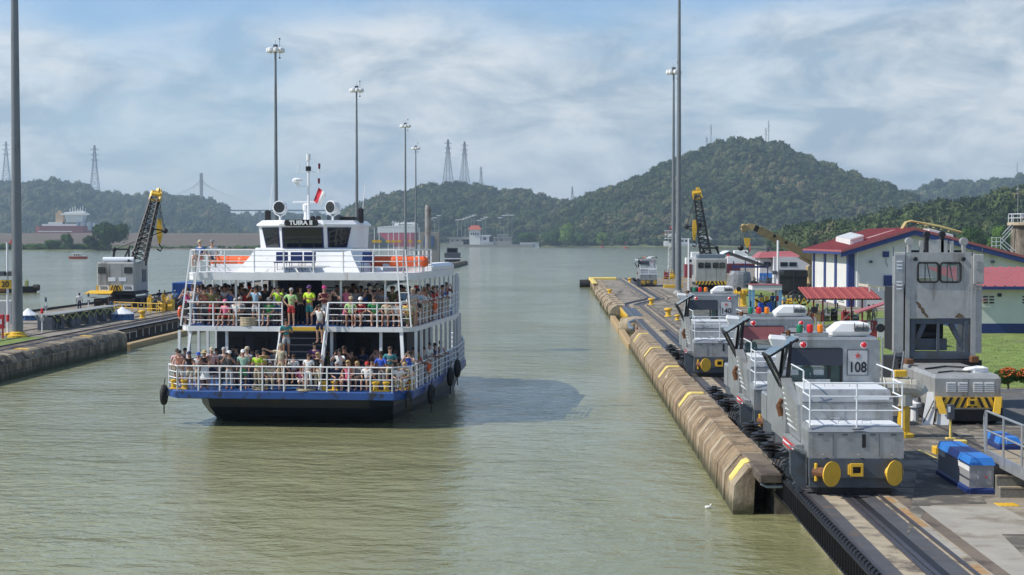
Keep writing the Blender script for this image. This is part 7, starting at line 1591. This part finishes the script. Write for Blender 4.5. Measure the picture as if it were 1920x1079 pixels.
# gangway
T = thing('gangway', 'grey steel gangway with tube handrails and wooden deck at the lower right corner', 'gangway', (11.95, 45.4, 0)); plank = pbr('grey_plank', (.33, .27, .19), .85, 0, .12, 6, .006)
MB().box(-.05, 0, -12, .0, 2.02, 2.34).box(1.75, 1.8, -12, 0, 2.02, 2.34).build('side_plate', silver, T)
pk = [MB().cbox(.01, 1.74, .01, .27, 2.26, 2.31, .008).mesh('plank', plank) for _ in range(2)]
for k in range(40): piece('plank', pk[k % 2], T, (random.uniform(-.003, .003), -.3-k*.29, random.uniform(-.004, .004)))
for x_ in (-.03, 1.78):
    m = MB(); m.tube([(x_, -12, 3.42), (x_, -.25, 3.42), (x_, -.05, 3.40), (x_, .08, 3.25), (x_, .10, 3.0), (x_, .02, 2.5), (x_, -.02, 2.25)], .036, 8).tube([(x_, -12, 2.88), (x_, -.1, 2.88)], .028, 6)
    h_ = m.build('handrail', silver, T); pm2 = MB().cyl((0, 0, 2.1), (0, 0, 3.42), .034, n=8).mesh('post', silver)
    for k in range(6): piece('post', pm2, h_, (x_, -.12-k*1.75, 0))
grate = pbr('step_grating', (.22, .21, .18), .7, .2, .25, 14, .01, 60)
for k in range(3): MB().box(-.15-.02*k, 2.4, -1.3-k*.45, -.8-k*.45+.02*k, 1.3, 2.15-.25*k-.1).build('step', grate, T); MB().box(-.16-.02*k, 2.4, -1.31-k*.45, -1.18-k*.45, 2.15-.25*k-.098, 2.15-.25*k-.06).build('nosing', bed_tan, T)
for k in range(4): q_ = G(1876+k*10, 948, 1.33); struct(MB().prism([(q_.x, q_.y), (q_.x+.10, q_.y), (q_.x+.06, q_.y+.5), (q_.x-.04, q_.y+.5)], 1.2, 1.32).build('yellow_marking', yellow))
for a, b, w_ in (((1723, 845), (1762, 863), .10), ((1762, 863), (1900, 868), .06)):
    p_, r_ = G(*a), G(*b); d = (r_-p_).normalized(); n = Vector((-d.y, d.x, 0))*w_/2; struct(MB().prism([(p_-n).xy[:], (r_-n).xy[:], (r_+n).xy[:], (p_+n).xy[:]], 1.2, 1.3145).build('painted_line', yellow_pale))
for X in (13.9, 15.5): struct(MB().box(X, X+.07, 50, 110, 1.2, 1.36).build('rail', rail_m))

# ============================================================ bollards, posts and small gear
def bollard(px, py, label, s=1.0):
    T = thing('mooring_bollard', label, 'bollard', G(px, py), 0, 'small yellow mooring bollards'); MB().lathe([(.34*s, 0), (.34*s, .05), (.22*s, .10), (.20*s, .42*s), (.30*s, .50*s), (.36*s, .56*s), (.33*s, .68*s), (.1*s, .74*s)], n=16).build('post', yellow, T)
bollard(1221, 572, 'yellow mooring bollard beside the bend of the tow track'); bollard(1253, 594, 'nearest yellow mooring bollard, left of locomotive 140', 1.1); bollard(1143, 553, 'yellow mooring bollard nearest the quay wall, left of the tow track'); bollard(1181, 529.5, 'farthest yellow mooring bollard in front of the distant locomotive'); bollard(1270, 601, 'low yellow cleat right by locomotive 140 cab', .7)
bollard(267, 597, 'yellow mooring bollard on the left island beside the white pointed cover', 1.0); bollard(845, 479.5, 'yellow bollard on the far tip of the left island', 1.3); bollard(852, 479, 'rightmost yellow bollard on the far tip of the left island', 1.3)
p = G(1392, 575); T = thing('capstan', 'big yellow capstan with ribbed wide top behind the second locomotive', 'capstan', p); MB().lathe([(.62, 0), (.62, .08), (.42, .15), (.36, 1.2), (.5, 1.3), (.85, 1.38), (.85, 1.72), (.3, 1.8)], n=20).build('drum', yellow, T); m = MB()
for k in range(16): a_ = 2*PI*k/16; m.cyl((.84*math.cos(a_), .84*math.sin(a_), 1.38), (.84*math.cos(a_), .84*math.sin(a_), 1.74), .09, n=6)
m.build('whelps', yellow, T)
def pole(px, py, top, label, r=.09, extras=True, band=True, fl_=.52):
    p = G(px, py); h_ = A(px, top, p.y).z-1.3; T = thing('lamp_post', label, 'post', p); MB().cyl((0, 0, 0), (0, 0, h_), r, r*.8, 8).build('pole', white, T)
    if band:
        MB().cyl((0, 0, 1.0), (0, 0, 1.5), r*1.12, n=8).build('red_band', red_lens, T)
    if extras:
        for s in (-1, 1): MB().cbox(s*.32-.22, s*.32+.22, -.35, .1, h_*fl_, h_*fl_+.35, .03).build('floodlight', slate, T)
    return T
pole(1458, 584, 451, 'slim white post with red band and floodlights before the black covered stack', .13); pole(1291, 546, 448, 'slim plain white post just left of the four windowed crane', .12, False, False)
T = pole(15, 629, 455, 'white post with red bands carrying the yellow number 20 board at the left edge', .10, fl_=.64)
MB().bar((0, 0, 6.7), (.45, 0, 6.7), .05).lathe([(.06, 6.72), (.08, 6.8), (.05, 7.0)], (.30, 0, 0), 8).build('red_lamp', red_lens, T); MB().lathe([(.45, 0), (.45, .15), (.2, .2)], n=12).build('base', yellow, T)
b = MB().box(-2.3, .36, -.16, -.10, 3.42, 4.05).build('number_board', yellow, T); text('number', '20', .56, (-.12, -.172, 3.72), (PI/2, 0, 0), black, b, bold=.012); text('dash', '-', .6, (-.95, -.172, 3.74), (PI/2, 0, 0), black, b, bold=.02)
p = G(8, 608); T = thing('equipment_cabinet', 'plain grey cabinet behind the number board post at the left edge', 'cabinet', p); MB().cbox(-1.6, .62, 0, 1.2, 0, 1.95, .05).build('body', pbr('pale_grey_cabinet', (.42, .42, .40), .6), T); MB().box(-.5, -.48, -.02, .01, .1, 1.85).build('seam', slate, T)
p = G(5, 636); T = thing('fire_box', 'red fire hose box on a red post at the left edge', 'fire box', p); rd = pbr('fire_red', (.50, .03, .04), .5); MB().cbox(-.5, .10, -.1, .2, .72, 1.72, .03).build('box', rd, T); MB().box(-.05, .05, 0, .08, 0, .72).build('post', rd, T); MB().box(-.12, -.02, -.115, -.1, 1.05, 1.4).build('label_plate', white, T)
def cover(px, py, w_, label):
    T = thing('pointed_cover', label, 'tent', G(px, py)); h_ = w_*.28; MB().loft([[(r_*math.cos(2*PI*k/12)*w_/2, r_*math.sin(2*PI*k/12)*w_/2, z_) for k in range(12)] for r_, z_ in ((1, 0), (1, h_))]).build('skirt', pbr('blue_canvas', (.07, .15, .30), .8, 0, .1), T); MB().loft([[(r_*math.cos(2*PI*k/12)*w_/2, r_*math.sin(2*PI*k/12)*w_/2, z_) for k in range(12)] for r_, z_ in ((1.05, h_*.95), (.98, h_+.03), (.5, h_+.28), (.08, h_+.56))]).build('roof', white, T)
    for k in range(12): a_ = 2*PI*(k+.5)/12; MB().box(-.1, .1, -.012, .012, h_*.5, h_*.7).xf(Matrix.Translation((math.cos(a_)*w_*.487, math.sin(a_)*w_*.487, 0)) @ Matrix.Rotation(a_+PI/2, 4, 'Z')).build('flap', navy, T)
cover(230, 600, 2.0, 'white pointed cover with blue skirt right of the yellow truss rack'); cover(53, 601, 1.7, 'white pointed cover with blue skirt partly behind the thick lamp mast')
# rack with yellow trusses
T = thing('fender_rack', 'long rack of grey blocks under a yellow green truss frame on the left island', 'rack', (-39.9, 122, 1.31)); yg = pbr('yellow_green', (.38, .40, .12), .6, 0, .1)
MB().box(-.7, .7, 0, 18.5, 1.12, 1.2).build('top_beam', pbr('weathered_beam', (.28, .29, .27), .6, .1), T); m = MB()
for k in range(10): y_ = k*1.9; m.bar((-.72, y_, 1.1), (-.72, y_+.95, .62), .07); m.bar((-.72, y_+.95, .62), (-.72, y_+1.9, 1.1), .07); m.bar((.72, y_, 1.1), (.72, y_+.95, .62), .07); m.bar((.72, y_+.95, .62), (.72, y_+1.9, 1.1), .07)
m.build('truss', yg, T)
for k, (y_, h_) in enumerate(((.0, 1.0), (2.2, 1.0), (4.6, .6), (6.6, .95), (9.2, 1.0), (11.2, .9), (13.4, 1.0), (16.5, .9))): MB().cbox(-.6, .65-.2*(k % 2), y_, y_+1.2, 0, h_, .06).build('block', slate, T)
MB().tube([(.75, .2, .2), (.8, .0, .9), (.78, 1.2, 1.0), (.75, 1.6, .3)], .06, 6).build('hose', rubber, T)
for px, py, tp, l in ((79, 624, 588, 'thin white post with red tip before the truss rack'), (86, 602, 566, 'slim grey signal post behind the truss rack'), (166, 584, 557, 'thin white marker post beside the walking worker')):
    p = G(px, py); T = thing('marker_post', l, 'post', p); h_ = A(px, tp, p.y).z-1.3; MB().cyl((0, 0, 0), (0, 0, h_), .05, n=6).build('post', white, T); MB().lathe([(.1, h_), (.12, h_+.1), (.08, h_+.35), (.02, h_+.4)], n=8).build('tip', red_lens if '79' in str(px) else slate, T); MB().cbox(-.14, .14, -.1, .1, h_*.62, h_*.8, .02).build('box', silver, T)
# yellow railing and machinery by the crane
def yrail(pa, pb_, label, h=1.0, n=8):
    a, b = G(*pa), G(*pb_); T = thing('railing', label, 'railing', a); d = b-a; m = MB()
    for z_ in (.5, 1.0): m.tube([(0, 0, z_*h), (d.x, d.y, z_*h)], .035, 6)
    r_ = m.build('rail', yellow, T); pm = MB().box(-.04, .04, -.04, .04, 0, h).mesh('post', yellow)
    for k in range(n+1): piece('post', pm, T, (d.x*k/n, d.y*k/n, 0))
yrail((214, 586), (305, 590), 'yellow safety railing in front of crane 5006'); yrail((283, 576), (305, 590), 'short return of the yellow safety railing right of crane 5006', n=3)
yrail((1243, 534), (1290, 534), 'yellow railing left of the four windowed crane', 1.1, 5)
tag(MB().cbox(-1.4, 1.4, -.5, .5, 0, .45, .04).build('yellow_step', yellow, loc=G(1262, 540)), 'low yellow platform below the railing behind the distant locomotive', 'platform')
def gear(px, py, W_, H_, cols, label, seed, cat='machine', nm='lock_machinery'):
    T = thing(nm, label, cat, G(px, py)); rnd = random.Random(seed)
    for i, mt in enumerate(cols):
        m = MB(); x_ = -W_/2+W_*i/len(cols)
        m.cbox(x_, x_+W_/len(cols)*.8, rnd.uniform(0, .4), rnd.uniform(.7, 1.3), 0, H_*rnd.uniform(.5, .85), .04); m.cyl((x_+.1, .3, H_*.3), (x_+W_/len(cols)*.8, .3, H_*.3), H_*.14, n=8)
        for k in range(3): a_ = rnd.uniform(x_, x_+W_/len(cols)*.8); m.cyl((a_, rnd.uniform(0, .8), H_*.4), (a_, rnd.uniform(0, .8), H_*rnd.uniform(.8, 1)), .06, n=6)
        m.build('unit', mt, T)
    MB().tube([(-W_/2, -.1, H_*.2), (-W_/6, -.2, H_*.7), (W_/4, -.15, H_*.5), (W_/2, -.1, H_*.8)], .05, 6).build('pipe', slate, T)
gear(300, 584, 2.6, 1.7, [yellow, slate, yellow, yellow], 'yellow and grey winch machinery between crane 5006 and the ferry', 1); gear(325, 582, 1.8, 1.4, [yellow, black], 'yellow valve gear close to the ferry left rail', 7)
gear(1553, 603, 1.9, 1.6, [slate, silver, black], 'dark diesel engine block under the tiled canopy', 2, 'engine'); gear(1527, 604, 1.4, 1.3, [rust, _m['timber_fender']], 'rusty trolley loaded with crates at the left end of the tiled canopy', 3, 'trolley', 'loaded_trolley')
gear(1478, 574, 1.2, .9, [yellow, yellow], 'small yellow jack stand left of the cable reels', 4); gear(1598, 606, 1.5, 1.2, [pr_, slate], 'dark red tool chest stacked under the right part of the canopy', 5, 'tool chest', 'tool_chest'); gear(1565, 627, 2.6, 1.0, [silver, slate, silver], 'grey pump set in front of the canopy posts', 6, 'pump')
gear(1423, 540, 4.2, 1.8, [slate, black, steel_far, slate], 'clutter of dark lock gear under the dark roofed shed', 9)
gear(1262, 524, 3.2, 1.8, [pr_, yellow, pr_], 'dark red winch machinery left of the nearer thick lamp mast', 10)
for px, py, l in ((1491, 573, 'large cable reel, left of the pair beside the shelter'), (1507, 573, 'cable reel, right of the pair beside the shelter')):
    T = thing('cable_reel', l, 'cable reel', G(px, py)); MB().ring((0, 0, .8), .72, .07, 'Y', 20, 6).ring((0, .5, .8), .72, .07, 'Y', 20, 6).build('flange', black, T); m = MB().cyl((0, 0, .8), (0, .5, .8), .4, n=14)
    for k in range(3): a_ = k*PI/3; m.bar((-.7*math.cos(a_), 0, .8-.7*math.sin(a_)), (.7*math.cos(a_), 0, .8+.7*math.sin(a_)), .06)
    m.build('drum', slate, T); MB().bar((-.4, -.1, 0), (0, -.1, .8), .08).bar((.4, -.1, 0), (0, -.1, .8), .08).build('stand', yellow, T)
# container, tug, boats
p = G(340, 572); T = thing('blue_container', 'plain blue container standing behind the left rail of the ferry', 'container', p); MB().cbox(-1.0, 1.2, 0, 5, 0, 2.4, .04).build('body', blue, T)
for k in range(8): MB().box(-.92+k*.27, -.82+k*.27, -.04, .0, .1, 2.3).build('rib', blue, T)
p = G(28, 549, 0); T = thing('tugboat', 'dark low tug showing beside the thick lamp mast at the left edge', 'boat', p); hull_mesh(6.6, 3, 1.0, -.3, .25).xf(Matrix.Translation((.2, 0, 0))).build('hull', black, T); MB().cyl((3.0, 0, .8), (3.9, 0, .8), .5, n=12).build('bow_fender', rubber, T); MB().cbox(-2.5, -.2, -1, 1, .9, 1.9, .05).build('cabin', slate, T); MB().box(1.7, 2.1, -.3, .3, 1.0, 1.9).cyl((1.9, 0, 1.9), (1.9, 0, 2.4), .06, n=6).build('mast', yg, T); MB().box(-3.2, -1, -1.52, -1.48, .2, .6).build('rubbing_strake', rust, T)
dred = pbr('dark_red_hull', (.20, .02, .035), .5, 0, .1)
p = G(1283, 512, 0); T = thing('workboat', 'moored workboat with dark red hull and white deckhouse behind the thick lamp mast', 'boat', (p.x, 345, 0)); hull_mesh(12, 4.5, 3.2, -.4, .12).xf(Matrix.Translation((1, 0, 0))).build('hull', dred, T); MB().cbox(-4.8, 4, -1.6, 1.6, 3.2, 4.6, .08).cbox(-3.6, -.5, -1.2, 1.2, 4.6, 5.8, .08).build('deckhouse', white, T)
for k in range(5): MB().box(-4.2+k*1.5, -3.6+k*1.5, -1.64, -1.6, 3.7, 4.2).build('window', darkglass, T)
MB().cyl((3.2, 0, 4.6), (3.2, 0, 6.3), .28, n=10).box(-4.9, 4.2, -1.8, -1.75, 4.6, 4.66).build('stack', _m['exhaust_grey'], T)
p = A(1257, 500, 340); T = thing('signal_tower', 'white lattice signal tower with railed platform between the two right lamp masts', 'tower', (p.x, 338, .5)); m = MB(); lattice(m, (0, 0, 0), (0, 0, 7.4), 1.3, 1.0, 6, .05); m.build('lattice', white, T)
m = MB()
for z_ in (7.4, 8.2, 9.0, 9.8): m.tube([(-1.3, -1, z_), (1.4, -1, z_), (1.4, 1, z_), (-1.3, 1, z_)], .05, 5, closed=True)
for x_ in (-1.3, -.6, .1, .8, 1.4): m.bar((x_, -1, 7.4), (x_, -1, 9.8), .05)
m.build('platform_cage', white, T); MB().cbox(-1.6, -.6, -1.2, -.5, 6.6, 7.6, .05).build('cabinet', white, T); MB().bar((0, 0, 9.8), (-1.9, 0, 9.3), .12).ball((0, 0, 10.4), .35, 8, 6).cyl((0, 0, 9.8), (0, 0, 10.9), .08, n=6).build('beacon_arm', pr_, T); MB().cyl((.2, -.3, 5.6), (.2, -.3, 6.3), .3, n=10).cyl((.2, -.3, 6.3), (.2, -.3, 7.4), .04, n=5).build('hanging_bell', black, T)
p = A(1395, 490, 470); T = thing('workboat', 'white workboat roof and mast showing above the dark roofed shed', 'boat', (p.x, 470, 0)); hull_mesh(14, 5, 1.6, -.4, .15).build('hull', dred, T); MB().cbox(-5, 4, -2, 2, 1.6, 3.6, .1).cbox(-3, 1, -1.6, 1.6, 3.6, 5.4, .1).build('deckhouse', white, T); MB().cyl((1.8, 0, 5), (1.8, 0, 7.4), .1, n=6).cyl((-4.6, 0, 3.6), (-4.6, 0, 5), .3, n=8).build('mast', red_lens, T)
launch(1283, 463.6, 40, s_white, 'white jetty boat under the far shore between the right lamp masts')
for px, l, hh in ((1325, 'left buff house on the far shore below the main hill', 9), (1268, 'small white house on the far shore left of the crane boom', 12)):
    v = A(px, 461, 2130); T = thing('house', l, 'house', (v.x, 2160, 1)); MB().box(-8, 8, 0, 10, 0, hh).build('wall', s_white, T); MB().loft([[(-10, -2, hh), (10, -2, hh), (10, 12, hh), (-10, 12, hh)], [(-6, 4, hh+5), (6, 4, hh+5), (6, 6, hh+5), (-6, 6, hh+5)]]).build('roof', conc_far, T); MB().box(-3, -1, -.2, 0, 3, 6).box(3, 5, -.2, 0, 3, 6).build('window', darkglass, T)
# gear on the far part of the left island, seen right of the ferry
for k, (px, Y) in enumerate(((702, 360), (711, 370), (728, 380), (738, 395), (748, 410), (769, 430), (786, 450), (800, 470))):
    v = A(px, 470, Y); h_ = A(px, 428+k % 3*4, Y).z-1.3; T = thing('signal_post', 'slim signal post with a yellow box, %s of the row right of the wheelhouse' % ('first', 'second', 'third', 'fourth', 'fifth', 'sixth', 'seventh', 'last')[k], 'post', (v.x, Y, 1.3)); MB().cyl((0, 0, 0), (0, 0, h_), .09, .06, 6).build('pole', silver_sunlit, T); zz_ = A(px, 453, Y).z-1.3; MB().box(-.5, .5, -.15, .15, zz_-.3, zz_+.3).build('yellow_box', yellow, T)
p = A(794, 470, 480); T = thing('control_hut', 'grey hut with a big dark blue panel on the far part of the left island', 'hut', (p.x+1.5, 480, 1.3)); z_ = lambda py: A(794, py, 480).z-1.3; MB().cbox(-2.6, 3.2, .1, 4, 0, z_(436), .05).build('wall', grey_far, T); MB().prismy([(-1.5, z_(463)), (1.5, z_(463)), (1.5, z_(443)), (.5, z_(441)), (-1.2, z_(443)), (-1.5, z_(455))], -.1, .08).build('panel', _m['blue_canvas'], T)
p = G(849, 482); T = thing('parked_machine', 'dark towing machine parked at the far tip of the left island', 'machine', (A(849, 470, 525).x, 525, 1.3)); MB().cbox(-2.8, 2.4, 0, 3, .5, 3.0, .1).build('body', slate, T); MB().cbox(-2.0, 1.5, .2, 2.8, 3.0, 4.6, .1).build('cab', _m['ferry_dark_wall'], T); MB().box(-1.7, 1.2, .15, .2, 3.3, 4.3).build('window', darkglass, T); MB().box(-2.9, 2.5, -.1, 0, .9, 1.2).build('white_band', white, T); MB().box(-2.6, 2.2, .2, 2.6, 0, .5).build('wheels', black, T)
for i, (px, Y) in enumerate(((715, 430), (758, 450), (776, 470))): gear_p = A(px, 480, Y); T = thing('lock_machinery', 'grey gate machinery on the left island, %s group right of the wheelhouse' % ('nearest', 'middle', 'farthest')[i], 'machine', (gear_p.x, Y, 1.3)); MB().cbox(-2.5, -.3, 0, 2, 0, 1.6, .1).cbox(.2, 1.4, 0, 2, 0, 2.4, .1).cyl((2, 1, 0), (2, 1, 2), .6, n=10).build('unit', (slate, steel_far, s_white)[i], T); MB().cbox(-1.8, -1.0, .2, 1.2, 1.6, 2.3, .05).build('cover', rust, T)
# hedge with orange flowers
T = thing('flowering_hedge', 'clipped hedge of dark green leaves tipped with orange red flowers at the right edge', 'hedge', (20.1, 74.6, 1.3)); fl_m = pbr('orange_bracts', (.50, .12, .02), .8, 0, .25, 8)
for k in range(9):
    y_ = random.uniform(-.1, .1); piece('shrub', near_crowns[k % 3].data, T, (.5+k*.95, y_+k*.12, .52), (0, 0, k*1.3), (.85, .60, .56)); m = MB(); rnd = random.Random(k)
    for i in range(260):
        a_, t_ = rnd.uniform(0, 2*PI), rnd.uniform(.1, 1.35); c = Vector((.5+k*.95+math.cos(a_)*math.sin(t_)*.58, y_+k*.12+math.sin(a_)*math.sin(t_)*.52, .55+math.cos(t_)*.48)); s_ = rnd.uniform(.018, .045); n_ = Vector((rnd.gauss(0, 1), rnd.gauss(0, 1), rnd.gauss(0, 1))).normalized(); t1 = n_.orthogonal()*s_; t2 = n_.cross(t1); m.add([c-t1, c-t2, c+t1, c+t2], [(0, 1, 2, 3)])
    stuff(m.build('blossom', fl_m, T))
    MB().cyl((.5+k*.95, y_+k*.12, 0), (.5+k*.95, y_+k*.12, .5), .05, n=6).build('stem', bark, T)
# workers ashore
def worker(px, py, pose, tcol, bcol, rz, label, hat=None, hcol=None, sk=2):
    person(G(px, py, 1.315), rz, pose, 'shirt', tcol, 'trousers', bcol, hat, hcol, sk, 'black', 1.0, '', lab=label, group='lock workers ashore')
worker(149, 583, 'stand', 'white', 'navy', PI+.3, 'man in white shirt and navy trousers walking away on the left island'); worker(209, 584, 'stand', 'black', 'denim', .4, 'man in black shirt and jeans beside the steps of crane 5006'); worker(277, 577, 'hold', 'light blue', 'navy', -.5, 'worker in light blue shirt at the right side of crane 5006')
worker(309, 576, 'hold', 'dark grey', 'dark grey', .2, 'worker with a yellow hard hat among the yellow machinery', 'cap', 'yellow'); worker(328, 576, 'stand', 'light blue', 'grey', 0, 'worker with a white hard hat in front of the blue container', 'cap', 'white'); worker(299, 575, 'stand', 'navy', 'navy', 0, 'worker in dark overalls nearest the right of the yellow railing')
worker(1470, 586, 'hold', 'light blue', 'navy', .8, 'worker in light blue shirt just right of the flat roofed shelter'); worker(1427, 583, 'stand', 'blue', 'denim', 0, 'worker in blue inside the flat roofed shelter, left one'); worker(1449, 583, 'stand', 'royal blue', 'navy', 0, 'worker in blue inside the flat roofed shelter, right one')
worker(1629, 612, 'hold', 'olive', 'olive', .3, 'man in olive under the right end of the tiled canopy'); worker(1638, 611, 'stand', 'light grey', 'grey', -.4, 'man in grey at the right end of the tiled canopy')
dv = person((7.30, 48.3, 1.3+2.15), .6, 'sit', 'shirt', 'teal', 'trousers', 'navy', None, None, 2, 'black', 1.0, '', lab='driver in a teal shirt seated inside the cab of locomotive 108', group='locomotive drivers'); person((7.1, 60.6, 3.4), .6, 'sit', 'shirt', 'navy', 'trousers', 'navy', None, None, 2, 'black', 1., '', lab='driver in dark clothes inside the cab of the second locomotive', group='locomotive drivers')
tag(MB().ball((0, 0, .05), .07, 8, 6, .1, (1.5, .8, .7)).ball((.08, 0, .12), .035, 6, 5).build('gull', white_clean, loc=G(1328, 954, 0)), 'small white bird floating on the water left of the wall end', 'bird')
